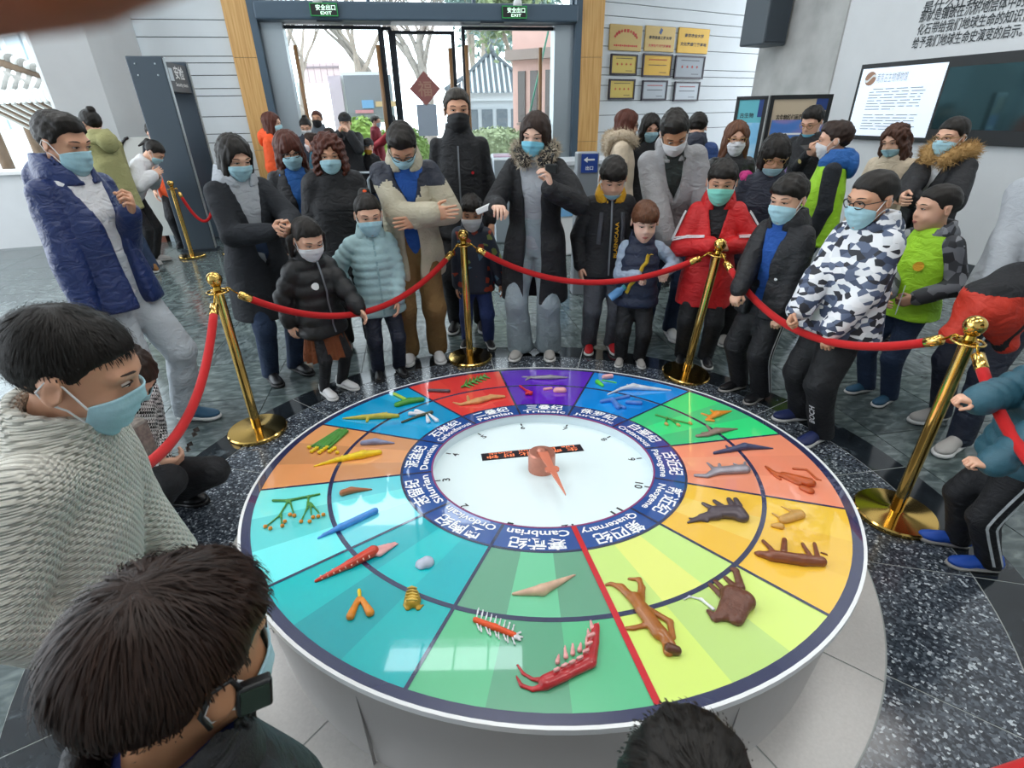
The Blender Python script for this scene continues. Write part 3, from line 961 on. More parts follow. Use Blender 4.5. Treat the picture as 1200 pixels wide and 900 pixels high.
# pink stone building on the right outside
pb_ = at(632, 170, 19.5)
t = thing('pink_building', 'pale pink stone building with narrow windows outside the right door', 'building', (pb_[0], pb_[1], 0), -.5)
M_pink = mat('pink_stone', '#c9a49a', .85, vary=.07, vscale=1.5); M_cor = mat('stone_cornice', '#8d7f78', .85)
MB().box((1.2, 1.5, 1.6), (4.4, 3, 3.2)).build('wall', M_pink, t)
MB().box((1.2, 1.5, 3.85), (4.4, 3, .9)).build('parapet', M_pink, t)
MB().box((1.2, 1.4, 3.3), (4.7, 3.3, .28)).build('cornice', M_cor, t)
MB().box((1.2, 1.5, .55), (4.5, 3.1, 1.1)).build('plinth', mat('stone_plinth', '#bfa498', .9, vary=.1, vscale=3), t)
for x in (-.65, -.2, .35, .9, 1.5): w_ = MB().box((x, -.02, 2.1), (.26, .08, 1.5)).build('window', mat('window_dark', '#5c5654', .4), t); MB().box((x, -.05, 1.3), (.34, .1, .06)).build('window_sill', M_cor, w_)
def hedge(label, px, py, Y, rx, rz, col, seed):
    p = at(px, py, Y); r = np.random.RandomState(seed)
    t = thing('hedge', label, 'hedge', (p[0], p[1], 0), 0, 'clipped hedges outside')
    MB().ball((0, 0, rz * .5), (rx * .93, .5, rz * .55), 14, 9).build('inner_mass', mat('hedge_in_' + col, col, .9, vary=.2, vscale=9), t, True)
    Vs, Fs = [], []
    for i in range(1500):
        d = r.normal(size=3); d /= np.linalg.norm(d); c = np.array([d[0] * rx, d[1] * .55, rz * .5 + d[2] * rz * .58])
        if c[2] < 0: continue
        a = r.normal(size=3); a /= np.linalg.norm(a); e = np.cross(a, d); s = .07
        k = len(Vs); Vs += [c - a * s, c + e * s * .6, c + a * s, c - e * s * .6]; Fs.append((k, k + 1, k + 2, k + 3))
    tag(mesh_obj('leaves', np.array(Vs), Fs, mat('hedge_' + col, col, .7, vary=.3, vscale=4), t, False), kind='stuff')
hedge('pale clipped hedge in front of the pavilion', 580, 166, 17, 1.25, 1.2, '#93a07a', 1)
hedge('bright green hedge outside the left door', 425, 165, 15.5, .75, 1.5, '#8aa84e', 2)
hedge('green hedge below the paper notice', 478, 165, 16, .6, 1.25, '#7d9a52', 3)
# billboard, notice wall, rocks, green pole
pb_ = at(433, 140, 16.5); zt = at(433, 88, 16.5)[2]; zb = at(433, 140, 16.5)[2]; wB = at(458, 110, 16.5)[0] - at(411, 110, 16.5)[0]
t = thing('billboard', 'dark outdoor billboard with blue and orange markings', 'billboard', (pb_[0], pb_[1], 0), .05)
MB().box((0, 0, (zt + zb) / 2), (wB, .1, zt - zb)).build('board', mat('billboard_grey', '#8a8c92', .5), t)
MB().box((0, .06, (zt + zb) / 2), (wB + .16, .08, zt - zb + .16)).build('board_frame', M_whitep, t)
MB().box((-wB / 2 - .25, .05, zt / 2), (.34, .2, zt)).build('post', mat('lilac_post', '#cbbcc6', .7), t)
MB().box((wB / 2 + .1, .05, zt / 2), (.12, .12, zt)).build('post', M_silver, t)
MB().box((.02, -.06, zb + .38), (.32, .02, .2)).build('blue_mark', mat('mark_blue', '#7fb0dc', .5), t)
MB().box((.55, -.06, zb + .38), (.62, .02, .13)).build('orange_mark', mat('mark_orange', '#d8b88a', .5), t)
MB().box((-.1, -.06, zb + .2), (.5, .02, .08)).build('red_mark', mat('mark_red', '#d8949c', .5), t)
rk = MB()
for q in range(9): rk.add(*(lambda s: ([(p[0], p[1], p[2]) for p in s[0]], s[1]))((np.array([(.2 + .03 * q, 1.2, 1.5 + .1 * i) for i in range(3)]) + np.array([.2 * (q % 3), 0, .1 * q]), [(0, 1, 2)])))
rk.build('white_streaks', M_whitep, t)
pn = at(378, 96, 24)
t = thing('notice_wall', 'pinkish panelled notice board behind the bare tree', 'notice board', (pn[0], pn[1], 0), .05)
for i in range(6): MB().box((-.62 + i * .25, 0, pn[2] + .3), (.235, .08, .7)).build('panel', mat('notice_pink', '#cdb9bb', .8), t)
MB().box((0, -.06, pn[2] + .5), (1.5, .06, .06)).build('rail', mat('notice_rail', '#8a7f84', .7), t)
for x in (-1, 1): MB().box((x, .05, pn[2] / 2), (.1, .1, pn[2])).build('post', M_silver, t)
r_ = np.random.RandomState(8)
ROCKL = ['pale garden rock, ' + w for w in ('leftmost of the row outside the left door', 'second from the left outside the left door', 'third from the left outside the left door', 'fourth from the left outside the left door', 'middle one of the row outside the left door', 'fourth from the billboard outside the left door', 'third from the billboard outside the left door', 'next to last before the billboard', 'nearest the foot of the billboard')]
for i in range(9):
    p = at(336 + i * 8.6, 125, 16.0 + (i % 3) * 1.1)
    f = Field((-.75, -.6, 0), (.75, .6, 1.6), .09)
    for k in range(5): f.ell(r_.normal(size=3) * np.array([.25, .18, .3]) + np.array([0, 0, .55]), r_.uniform(.25, .5, 3), .12)
    V, F = f.mesh(); V = wrinkle(V, F, .09, 9, i); V[:, 2] = np.maximum(V[:, 2], 0) * (1.0 + .12 * (i % 4)); V *= .6
    o = mesh_obj('garden_rock', V, F, mat('pale_rock', '#cfccc8', .9, vary=.12, vscale=3)); o.location = (p[0], p[1], 0)
    tag(o, ROCKL[i], 'rock', 'pale garden rocks outside the left door')
a_, c_ = at(612, 172, 13.0), at(644, 30, 13.6); a_ = a_ + (a_ - c_) * (a_[2] / (c_[2] - a_[2]))
b = MB(); b.tube([a_, c_], .022, 10); o = b.build('leaning_pole', mat('green_pole', '#4a9478', .5), None, True); tag(o, 'thin green pole leaning outside the right door', 'pole')
# paper diamond and notice on the middle glass door
s, z = fac(498, 104, .25); dr = fac(516, 104, .25)[0] - s
p = F0 + fe * s + fn * .245 + np.array([0, 0, z])
t = thing('paper_diamond', 'faded red paper diamond stuck on the middle glass door', 'paper decoration', tuple(p), FA)
b = MB().box((0, 0, 0), (dr * 1.41, .004, dr * 1.41), 0, Ry(PI / 4)); b.build('paper', mat('faded_red_paper', '#8f5c58', .8, vary=.08), t)
flat_text('lettering', '福', dr * .9, dr * .9, T44(np.array([[1, 0, 0], [0, 0, -1.], [0, 1., 0]]), (0, -.004, 0)), mat('faded_gold', '#a57e6c', .6), t)
s, z = fac(501, 141, .25); p = F0 + fe * s + fn * .245 + np.array([0, 0, z])
t = thing('paper_notice', 'pale blue notice sheet below the red paper diamond', 'notice', tuple(p), FA); MB().box((0, 0, 0), (.36, .004, .52)).build('sheet', mat('notice_blue', '#9aa6b4', .7), t)
# view through the left window: tiled eave of a traditional roof and a pale building
YE = 12.0
t0_, t1_ = at(-25, 70, YE + 1.2), at(64, 103, YE + 1.2)
e0_, e1_ = at(-30, 114, YE), at(66, 110, YE)
t = thing('tiled_eave', 'curved tiled eave of a traditional roof outside the left window', 'roof', (e0_[0], e0_[1], 0)); off = np.array([e0_[0], e0_[1], 0])
M_tile = mat('weathered_tile', '#8a8680', .9, vary=.2, vscale=5); M_lt = mat('pale_tile_end', '#d9d8d4', .8); M_tim = mat('old_timber', '#6e5844', .9, vary=.2, vscale=5)
mb = MB(); mb.add([t0_ - off, t1_ - off, e1_ - off, e0_ - off], [(0, 1, 2, 3)]); mb.build('roof_slope', M_tile, t)
for i in range(15):
    u = (i + .5) / 15; a_ = t0_ + (t1_ - t0_) * u - off; c_ = e0_ + (e1_ - e0_) * u - off
    mb = MB(); mb.tube([a_ + [0, -.02, .06], (a_ + c_) / 2 + [0, -.05, .05], c_ + [0, -.08, .04]], .075, 8); mb.build('roll_tile', M_lt if i % 2 else M_tile, t, True)
    mb = MB(); mb.ball(c_ + np.array([0, -.13, -.02]), (.1, .04, .13), 12, 8); mb.build('drip_tile', M_lt, t, True)
    mb = MB(); mb.tube([c_ + [0, .0, -.12], c_ + [.15, .9, -.62]], .05, 6); mb.build('rafter', M_tim if i % 2 else M_lt, t)
mb = MB(); mb.tube([t0_ - off + [0, -.1, .12], t1_ - off + [0, -.1, .12]], .13, 10); mb.build('ridge_beam', M_tim, t, True)
for i in range(12):
    u = (i + .5) / 12; mb = MB(); mb.ball(t0_ + (t1_ - t0_) * u - off + np.array([0, -.1, .3]), (.12, .1, .1), 10, 7); mb.build('ridge_tile', M_lt if i % 2 else M_tile, t, True)
for x in (-10, 35): 
    p = at(x, 150, YE + .9); mb = MB(); mb.tube([np.array([p[0], p[1], 0]) - off, np.array([p[0], p[1], 2.3]) - off], .12, 10); mb.build('post', M_tim, t, True)
pw_ = at(20, 60, 24)
t = thing('pale_building', 'pale building with large windows seen through the left window', 'building', (pw_[0], pw_[1], 0), -.5)
MB().box((0, 1, 4.5), (14, 2, 9)).build('wall', mat('far_pale_wall', '#c8ccce', .8), t)
for i in range(7):
    for z in (2.2, 4.6, 7): w_ = MB().box((-5.6 + i * 1.9, -.03, z), (1.2, .1, 1.7)).build('window', mat('far_window', '#9fb0ba', .25), t); MB().box((-5.6 + i * 1.9, -.1, z), (1.2, .05, .08)).build('transom', M_whitep, w_)
# ================================================================ the round evolution clock table
AL = 0.1105
TZ = 0.312
TR = 1.172
TX, TY = 0.126, 1.867
RT_ = Rx(-AL)
Tdisc = T44(RT_, (0, 0, TZ))
n_disc = RT_ @ np.array([0, 0, 1.])
table = thing('clock_table', 'large round tilted exhibit table with coloured sectors and a clock in the middle', 'table', (TX, TY, 0))
def dpt(px, py):
    p = on_plane(px, py, np.array([TX, TY, TZ]), n_disc) - np.array([TX, TY, TZ])
    q = RT_.T @ p
    return float(q[0]), float(q[1])
def dscale(px, py):
    a, b = dpt(px, py), dpt(px + 2, py)
    return math.hypot(a[0] - b[0], a[1] - b[1]) / 2
def dmesh(name, V, F, m, parent=table, smooth=False, fm=None):
    V = np.asarray(V, float) @ RT_.T + np.array([0, 0, TZ])
    return mesh_obj(name, V, F, m, parent, smooth, fm)
M_side = mat('table_side_white', '#b9b6b4', 0.3, vary=.03, vscale=4)
M_rim = mat('white_rim', '#eef0f0', 0.3)
M_navy = mat('navy_print', '#2c3157', 0.25, coat=1.0)
M_blue = mat('ring_blue_print', '#21509c', 0.25, coat=1.0)
M_redline = mat('red_line_print', '#d01426', 0.25, coat=1.0)
# side wall: vertical skirt from the floor up to the tilted top
seg = 128
ang = np.arange(seg) * 2 * PI / seg
rw_ = TR * 1.0
top = np.stack([1.20 * np.cos(ang), 1.20 * np.sin(ang), np.full(seg, -0.012)], 1) @ RT_.T + np.array([0, 0, TZ])
mid_ = top.copy(); mid_[:, :2] *= 0.996; mid_[:, 2] -= 0.006
bot = mid_.copy(); bot[:, :2] = np.stack([1.172 * np.cos(ang), 1.172 * np.sin(ang)], 1); bot[:, 2] = 0.004
V = np.concatenate([bot, mid_, top]); F = []
for r in range(2):
    for j in range(seg):
        k = (j + 1) % seg; F.append((r * seg + j, r * seg + k, (r + 1) * seg + k, (r + 1) * seg + j))
side = mesh_obj('table_side', V, F, M_side, table)
# vertical panel joints of the skirt
for a_ in (-2.6, -2.05, -1.2, -0.55, 0.2, 1.2, 2.2, 3.0):
    c_, s_ = math.cos(a_), math.sin(a_)
    b = MB(); zt = TZ - 1.17 * s_ * math.sin(AL) - .06
    b.box((1.182 * c_, 1.182 * s_, zt / 2), (.010, .002, zt), 0, Rz(a_)); b.build('skirt_joint', mat('joint_grey', '#a5a3a1', .6), side)
def ringVF(r0, r1, z0, z1, n=128):
    a = np.arange(n) * 2 * PI / n
    rings = [(r0, z1), (r1, z1), (r1, z0), (r0, z0)]
    V = np.concatenate([np.stack([r * np.cos(a), r * np.sin(a), np.full(n, z)], 1) for r, z in rings]); F = []
    for q in range(4):
        w = (q + 1) % 4
        for j in range(n):
            k = (j + 1) % n; F.append((q * n + j, w * n + j, w * n + k, q * n + k))
    return V, [f[::-1] for f in F]
V, F = ringVF(1.203, 1.213, -.014, .003); auto_smooth(dmesh('table_rim', V, F, M_rim))
V, F = ringVF(TR, 1.203, -.013, .001); auto_smooth(dmesh('border_ring', V, F, M_navy))
PH = -1.3953
R_MID, R_NO, R_NI = .7652 * TR, .5211 * TR, .4136 * TR
SECT = [('寒武纪', 'Cambrian', ('#6aa888', '#74d0a0', '#6aa888'), ('#62c690', '#5faa84', '#62c690')),
 ('奥陶纪', 'Ordovicain', ('#00b6c2', '#00c6cc', '#00b2be'), ('#00b9be', '#00a6b0', '#00c0c4')),
 ('志留纪', 'Silurian', ('#6ad8e2', '#78f0f2', '#6cdce6'), ('#78f6f6', '#62dcdc', '#7cf4f0')),
 ('泥盆纪', 'Devonian', ('#dc9c6c', '#f0a76e', '#dc9a68'), ('#f2a468', '#da9864', '#f2a86c')),
 ('石炭纪', 'Carboniferous', ('#00a4dc', '#08aee4', '#009cd4'), ('#00a8de', '#049ed4', '#06ace2')),
 ('二叠纪', 'Permian', ('#ee4440', '#f4504a', '#ea3c3a'), ('#f04640', '#e83e3c', '#f24a44')),
 ('三叠纪', 'Triassic', ('#5c16b8', '#6a20cc', '#6018c0'), ('#5f18c4', '#6c24d2', '#6420c8')),
 ('侏罗纪', 'Jurassic', ('#0a90ea', '#109af2', '#0888e0'), ('#0c92ee', '#0a8ae4', '#149cf4')),
 ('白垩纪', 'Cretaceous', ('#44d88a', '#3cf090', '#44d48a'), ('#3af48c', '#48dc8c', '#3cf48e')),
 ('古近纪', 'Paleogene', ('#ff9e7c', '#ffaa86', '#f69a78'), ('#ff9c78', '#f89674', '#ff9f7c')),
 ('新近纪', 'Neogene', ('#ffcc46', '#ffd860', '#fac53c'), ('#ffd040', '#fac63a', '#ffcb42')),
 ('第四纪', 'Quaternary', ('#d2f48c', '#f0f884', '#d4f288'), ('#e2fa82', '#c8e886', '#e0f87c'))]
def sector(a0, a1, r0, r1, z, n=6):
    t = np.linspace(a0, a1, n + 1)
    V = [(r0 * math.cos(x), r0 * math.sin(x), z) for x in t] + [(r1 * math.cos(x), r1 * math.sin(x), z) for x in t]
    return V, [(i + 1, i, n + 1 + i, n + 2 + i) for i in range(n)]
D30 = PI / 6
GLZ = dict(rough=0.22, coat=1.0)
for i, (zh, en, ci, co) in enumerate(SECT):
    a1 = PH - i * D30; a0 = a1 - D30
    for r0, r1, cc in ((R_NO, R_MID, ci), (R_MID, TR, co)):
        Vs, Fs, fm, ms = [], [], [], []
        for k in range(3):
            v, f = sector(a0 + D30 * (2 - k) / 3, a0 + D30 * (3 - k) / 3, r0, r1, 0.0, 3)
            Fs += [tuple(q + len(Vs) for q in g) for g in f]; Vs += v; fm += [k] * len(f)
            ms.append(mat('print_' + cc[k], cc[k], **GLZ))
        dmesh('sector_panel', Vs, Fs, ms, fm=fm)
    v, f = sector(a0, a1, R_NI, R_NO, 0.0005, 8)
    pan = dmesh('name_panel', v, f, M_blue)
    ac = (a0 + a1) / 2
    for body, rc, w, hgt in ((zh, .573, .20, .062), (en, .517, .028 * len(en) if len(en) < 9 else .235, .034)):
        if not body.isascii(): w = .2
        Vt, Ft = text_fit(body, w, hgt if not set('pqgyj') & set(body) else hgt * 1.15, 0.02)
        r = rc + Vt[:, 1]; th = ac - Vt[:, 0] / rc
        dmesh('lettering', np.stack([r * np.cos(th), r * np.sin(th), np.full(len(r), .0016)], 1), Ft, mat('white_print', '#f4f6f8', .4), pan)
    # dividing line at the start of the sector
    w = .0095 if i == 0 else .0055
    ux, uy = math.cos(a1), math.sin(a1)
    r0 = R_NI if i == 0 else R_NI
    vv = [(r * ux - s * w * uy, r * uy + s * w * ux, .0022 if i == 0 else .0012) for r in (r0, TR) for s in (-1, 1)]
    dmesh('divider_line', vv, [(0, 2, 3, 1)], M_redline if i == 0 else M_navy)
V, F = ringVF(R_MID - .008, R_MID + .008, -.002, .0011); dmesh('divider_ring', V, F, M_navy)
V, F = ringVF(R_NO - .005, R_NO + .005, -.002, .0013); dmesh('divider_ring', V, F, M_navy)
V, F = ringVF(R_NI - .006, R_NI + .001, -.002, .0015); dmesh('divider_ring', V, F, mat('magenta_line', '#8a3a6e', .4))
# sunken clock face
RD = .048
M_face = mat('clock_face_white', '#e6f6f8', .3, emit='#dff6fa', estr=.03)
a = np.arange(96) * 2 * PI / 96
V = np.concatenate([np.stack([R_NI * np.cos(a), R_NI * np.sin(a), np.zeros(96)], 1), np.stack([R_NI * np.cos(a), R_NI * np.sin(a), np.full(96, -RD)], 1)])
dmesh('recess_wall', V, [(j, 96 + j, 96 + (j + 1) % 96, (j + 1) % 96) for j in range(96)], mat('recess_white', '#d8e6ec', .4), smooth=True)
face = dmesh('clock_face', np.stack([R_NI * np.cos(a), R_NI * np.sin(a), np.full(96, -RD)], 1), [tuple(range(96))], M_face)
M_digit = mat('black_print', '#15161a', .4)
for k in range(1, 13):
    th = PH - (k % 12) * D30
    Vt, Ft = text_fit(str(k), .024 * len(str(k)), .034, .015)
    rr_, tt = .425 + Vt[:, 1], th - Vt[:, 0] / .425
    V = np.stack([rr_ * np.cos(tt), rr_ * np.sin(tt), np.full(len(rr_), -RD + .001)], 1)
    dmesh('numeral', V, Ft, M_digit, face)
    ux, uy = math.cos(th), math.sin(th)
    dmesh('hour_tick', [(r * ux - s * .004 * uy, r * uy + s * .004 * ux, -RD + .001) for r in (.449, .474) for s in (-1, 1)], [(0, 2, 3, 1)], M_digit, face)
# display strip with orange lettering, read from the far side
def dface(px, py):
    p = on_plane(px, py, np.array([TX, TY, TZ]) - n_disc * RD, n_disc) - (np.array([TX, TY, TZ]) - n_disc * RD)
    q = RT_.T @ p; return np.array([q[0], q[1]])
q0, q1, q2, q3 = dface(563, 530), dface(679, 519), dface(685, 531), dface(566, 543)
cL, cR = (q0 + q3) / 2, (q1 + q2) / 2
ux = (cL - cR) / np.linalg.norm(cL - cR); uy = np.array([-ux[1], ux[0]]); uy = uy if uy[1] < 0 else -uy
W_, H_ = np.linalg.norm(cL - cR), .062
cc = (cL + cR) / 2
def strip_pts(V, z): return np.c_[cc + np.outer(V[:, 0], ux) + np.outer(V[:, 1], uy), np.full(len(V), z)]
bV = np.array([[-W_ / 2, -H_ / 2, 0], [W_ / 2, -H_ / 2, 0], [W_ / 2, H_ / 2, 0], [-W_ / 2, H_ / 2, 0]])
bx = np.concatenate([strip_pts(bV, -RD + .0005), strip_pts(bV, -RD + .004)])
stripo = dmesh('display_strip', bx, [(4, 5, 6, 7), (0, 1, 5, 4), (1, 2, 6, 5), (2, 3, 7, 6), (3, 0, 4, 7)], mat('display_black', '#140a18', .3))
M_led = mat('orange_led', '#ff8a5a', .5, emit='#ff7a48', estr=.9)
Vt, Ft = text_fit('生 命 演 化 时 钟', W_ * .9, H_ * .5, .0); Vt[:, 1] += H_ * .17
dmesh('display_lettering', strip_pts(Vt, -RD + .0046), [f[::-1] for f in Ft], M_led, stripo)
Vt, Ft = text_fit('Life  Evolution  Clock', W_ * .86, H_ * .26, .0); Vt[:, 1] -= H_ * .29
dmesh('display_lettering', strip_pts(Vt, -RD + .0046), [f[::-1] for f in Ft], M_led, stripo)
# hub and pointer
M_cop = mat('copper_pink', '#c4826e', .35, metal=.55, vary=.08, vscale=40, bump=.1)
M_ptr = mat('pointer_coral', '#e08468', .35, metal=.2)
b = MB().lathe([(.060, -RD), (.060, .034), (.054, .042), (.024, .042), (.024, .050), (.016, .060), (.004, .063)], 40)
hub = dmesh('clock_hub', np.concatenate(b.V), b.F, M_cop); auto_smooth(hub, 35)
tip = np.array(dpt(665, 597)); L_ = np.linalg.norm(tip); pd = tip / L_; pq = np.array([-pd[1], pd[0]])
out_ = [(.02, .022), (.10, .017), (.145, .013), (.150, .026), (.165, .031), (.180, .026), (.186, .012), (.30, .004), (L_ * .93, .001)]
poly = [pd * r + pq * w for r, w in out_] + [pd * r - pq * w for r, w in out_[::-1]]
b = MB().prism([tuple(p) for p in poly], .044, .052); dmesh('clock_pointer', np.concatenate(b.V), b.F, M_ptr)

# ---- relief models on the sectors: strokes (x0,y0,r0,x1,y1,r1) in photo pixels laid on the tilted top
def relief(name, label, strokes, m, hgt=.6, vox=.0045, parent=table, z0=0.0, k=.006):
    S = []
    for x0, y0, r0, x1, y1, r1 in strokes:
        s = dscale((x0 + x1) / 2, (y0 + y1) / 2)
        S.append((np.array(dpt(x0, y0)), r0 * s, np.array(dpt(x1, y1)), r1 * s))
    pts = np.concatenate([[a - ra, a + ra, c - rc, c + rc] for a, ra, c, rc in S])
    rm = max(max(ra, rc) for _, ra, _, rc in S)
    lo = np.r_[pts.min(0), -.004]; hi = np.r_[pts.max(0), rm * 1.9 + z0 + .01]
    f = Field(lo, hi, vox)
    for a, ra, c, rc in S:
        ra, rc = max(ra, vox * .75), max(rc, vox * .75)
        f.cone(np.r_[a, ra * hgt + z0], np.r_[c, rc * hgt + z0], ra, rc, k)
    V, F = f.mesh()
    if not len(V): return None
    V[:, 2] = np.maximum(V[:, 2], .0)
    if rm > .02: V[:, 2] *= .7
    o = dmesh(name, V, F, m, parent, True)
    if label: o['label'] = label
    return o
def P_(key, col, rough=.35, **kw): return mat('model_' + key, col, rough, vary=.15, vscale=30, **kw)
m_ = P_('red', '#b8242a', coat=.4); m_pink = P_('pink', '#e8a6a4', coat=.3); m_brown = P_('brown', '#7a4228', coat=.3); m_man = P_('ochre', '#a4601c', coat=.4)
m_white = P_('white', '#e2e2e6'); m_orange = P_('orange', '#e08a28'); m_grey = P_('grey', '#8c8a92', metal=.3); m_dgrey = P_('dark_grey', '#5c545c', metal=.3)
m_gold = P_('gold', '#b8922c', metal=.3); m_yel = P_('yellow', '#e8c818'); m_green = P_('green', '#4a8a3a'); m_sky = P_('sky', '#4a90dc'); m_tan = P_('tan', '#c89a54'); m_rust = P_('rust', '#b4501c'); m_navym = P_('navy', '#3c4468'); m_taupe = P_('taupe', '#8a7468')
# anomalocaris (two feeding arms, body, side lobes, eyes)
body = [(660, 793, 8, 690, 778, 9), (690, 778, 9, 695, 755, 7), (640, 802, 9, 660, 793, 9), (695, 755, 7, 699, 735, 4)]
o = relief('sea_predator_model', 'red segmented sea creature with two curved feeding arms', body + [(640, 799, 5, 625, 797, 2.4), (625, 797, 2.4, 613, 790, 2.2), (613, 790, 2.2, 606, 779, 1.2), (640, 806, 5, 624, 809, 3), (624, 809, 3, 611, 804, 2.6), (611, 804, 2.6, 605, 793, 1.6)], m_, .7, k=.003)
for x, y in ((652, 795), (661, 790), (670, 786), (679, 781), (686, 773), (690, 764), (693, 754)): relief('body_plate', None, [(x - 2.5, y + 1, 2.2, x + 2.5, y - 1.5, 2.2)], m_pink, .5, parent=o, z0=.028, vox=.004)
for k, (x, y, x1, y1) in enumerate(((653, 778, 655, 768), (663, 772, 662, 758), (671, 768, 671, 755), (679, 764, 681, 754), (688, 757, 687, 747), (690, 748, 689, 738), (694, 738, 692, 728), (699, 742, 701, 731))):
    relief('side_lobe', None, [(x, y, 3.2, x1, y1, 1)], m_pink, .8, parent=o)
for x, y in ((647, 796), (647, 805)): relief('model_eye', None, [(x, y, 3, x + .5, y, 3)], M_digit, 1.3, parent=o)
# many-legged creature
o = relief('legged_worm_model', 'orange worm-like creature with pale spines', [(557, 728, 3.5, 580, 737, 4), (580, 737, 4, 603, 746, 3.5)], P_('vermilion', '#e0501e'))
for k in range(9):
    x = 558 + k * 5.2; y = 727 + k * 2.1
    relief('spine', None, [(x, y, 1.1, x + 3, y - 13 + k * .3, 1.0)], m_white, 1.5, parent=o, vox=.004); relief('spine', None, [(x, y + 2, 1.1, x + (1 if k % 2 else 4), y + 13, 1.3)], m_white, 1.2, parent=o, vox=.004)
relief('tail_fan', None, [(603, 746, 2, 611, 742, 1.2), (604, 748, 2, 613, 748, 1.2), (604, 749, 2, 610, 752, 1.5)], m_white, 1.2, parent=o)
relief('shell_model', 'long pale pointed shell', [(601, 697, 2, 635, 694, 7), (635, 694, 7, 674, 674, 1)], P_('shell', '#d8b49a'), .4)
# ordovician
o = relief('nautiloid_model', 'red cone-shelled nautiloid with pale arms', [(370, 682, 2, 410, 664, 5), (410, 664, 5, 438, 650, 7)], P_('scarlet', '#d03a1e', coat=.4), .7)
for q in range(9): relief('shell_band', None, [(376 + q * 7, 676.5 - q * 3.1, 1.0, 378 + q * 7, 681 - q * 2.7, 1.0)], P_('band_pale', '#e8b8a4'), .6, parent=o, z0=.006 + q * .0016, vox=.004)
relief('tentacle', None, [(438, 650, 5, 455, 640, 2), (440, 651, 4, 463, 637, 1.5), (445, 652, 3, 466, 638, 1.2)], m_pink, .9, parent=o)
relief('shell_disc_model', 'small grey-white rounded shell', [(494, 662, 7, 500, 661, 9), (488, 664, 1.5, 494, 665, 5)], P_('pearl', '#b8bece'), .35)
o = relief('graptolite_model', 'orange two-branched fossil fan', [(420, 703, 3, 411, 724, 5), (424, 703, 3, 434, 720, 5)], m_orange, .5)
relief('fan_stalk', None, [(422, 703, 2, 421, 693, 2.5)], m_yel, .6, parent=o)
o = relief('trilobite_model', 'gold ribbed trilobite', [(483, 698, 8, 483.5, 706, 10), (473, 709, 1, 478, 714, 3), (496, 709, 1, 490, 714, 3)], m_gold, .35)
for q in range(5): relief('rib', None, [(476 + abs(q - 3) * .6, 696 + q * 3.6, 1.0, 483.5, 694.5 + q * 3.6, 1.3), (483.5, 694.5 + q * 3.6, 1.3, 491 - abs(q - 3) * .6, 696 + q * 3.6, 1.0)], P_('gold_light', '#d8b858'), .6, parent=o, z0=.02, vox=.004)
# silurian
o = relief('early_plant_model', 'green branching plant with orange spore balls', [(320, 588, 1.6, 338, 588, 1.6), (338, 588, 1.6, 375, 580, 1.4), (338, 588, 1.4, 328, 605, 1.2), (328, 605, 1.2, 312, 618, 1.1), (330, 604, 1.2, 330, 615, 1.1), (340, 588, 1.3, 344, 602, 1.1), (362, 583, 1.4, 360, 597, 1.2), (360, 597, 1.2, 354, 610, 1.1), (364, 592, 1.2, 365, 604, 1.1), (364, 590, 1.2, 374, 602, 1.1)], m_green, 1.0)
for x, y in ((311, 619), (317, 621), (331, 618), (340, 605), (345, 606), (353, 613), (363, 613), (367, 608), (373, 607), (379, 605), (334, 613)): relief('spore_ball', None, [(x, y, 2.4, x + .5, y, 2.4)], m_orange, 1.0, parent=o, vox=.004)
relief('eel_fish_model', 'light blue long fish', [(380, 628, 2, 400, 620, 4), (400, 620, 4, 440, 601, 4), (372, 632, 1, 380, 628, 2)], m_sky, .7)
relief('armoured_fish_model', 'brown armoured fish', [(402, 580, 4, 412, 577, 4), (412, 577, 4, 436, 574, 1)], P_('sienna', '#a8643c'), .7)
# devonian
o = relief('fern_cluster_model', 'green plant tuft with yellow tips', [(395 + 2 * i, 507 - (i % 3), 2, 366 + 3.2 * i, 524 + (i % 4) * 1.2, 1.5) for i in range(7)], m_green, .9)
for i in range(12): relief('plant_tip', None, [(362 + i * 3, 526 + (i * 5) % 7, 2.2, 363 + i * 3, 526 + (i * 5) % 7, 2.2)], m_yel, 1.0, parent=o, vox=.0045)
relief('lobe_fish_model', 'bright yellow amphibian-like fish', [(368, 547, 1, 395, 541, 3), (395, 541, 3, 425, 536, 5), (425, 536, 5, 445, 532, 3), (402, 541, 2, 401, 535, 1.5), (428, 535, 2, 428, 529, 1.5)], m_yel, .7)
relief('small_fish_model', 'blue-grey small fish', [(425, 521, 3, 440, 520, 4), (440, 520, 4, 462, 520, 1)], P_('slate', '#8088a8'), .7)
# carboniferous
o = relief('tree_trunk_model', 'green scale-tree branch with stalk', [(466, 476, 4, 480, 472, 5), (480, 472, 5, 494, 470, 4)], P_('leafgreen', '#3c8a24'), .7)
relief('stalk', None, [(476, 470, 2, 462, 463, 2)], P_('lime', '#9ab82a'), .9, parent=o)
relief('amphibian_model', 'yellow-green long-tailed amphibian', [(402, 491, 1, 425, 491, 3), (425, 491, 3, 450, 490, 4), (450, 490, 4, 466, 489, 2.5), (432, 490, 2, 430, 495, 1.5), (450, 488, 2, 453, 485, 1.5)], P_('olive', '#b8a838'), .7)
o = relief('dragonfly_model', 'white-winged dragonfly', [(471, 496, 1.4, 490, 489, 1.6), (490, 489, 1.6, 506, 485, 2.2)], P_('insect', '#4a4a34'), 1.0)
for x0, y0, x1, y1 in ((497, 487, 481, 487), (499, 486, 488, 484), (500, 488, 502, 496), (503, 487, 512, 495)): relief('wing', None, [(x0, y0, 1.2, x1, y1, 2.6)], m_white, .45, parent=o, z0=.006, vox=.004)
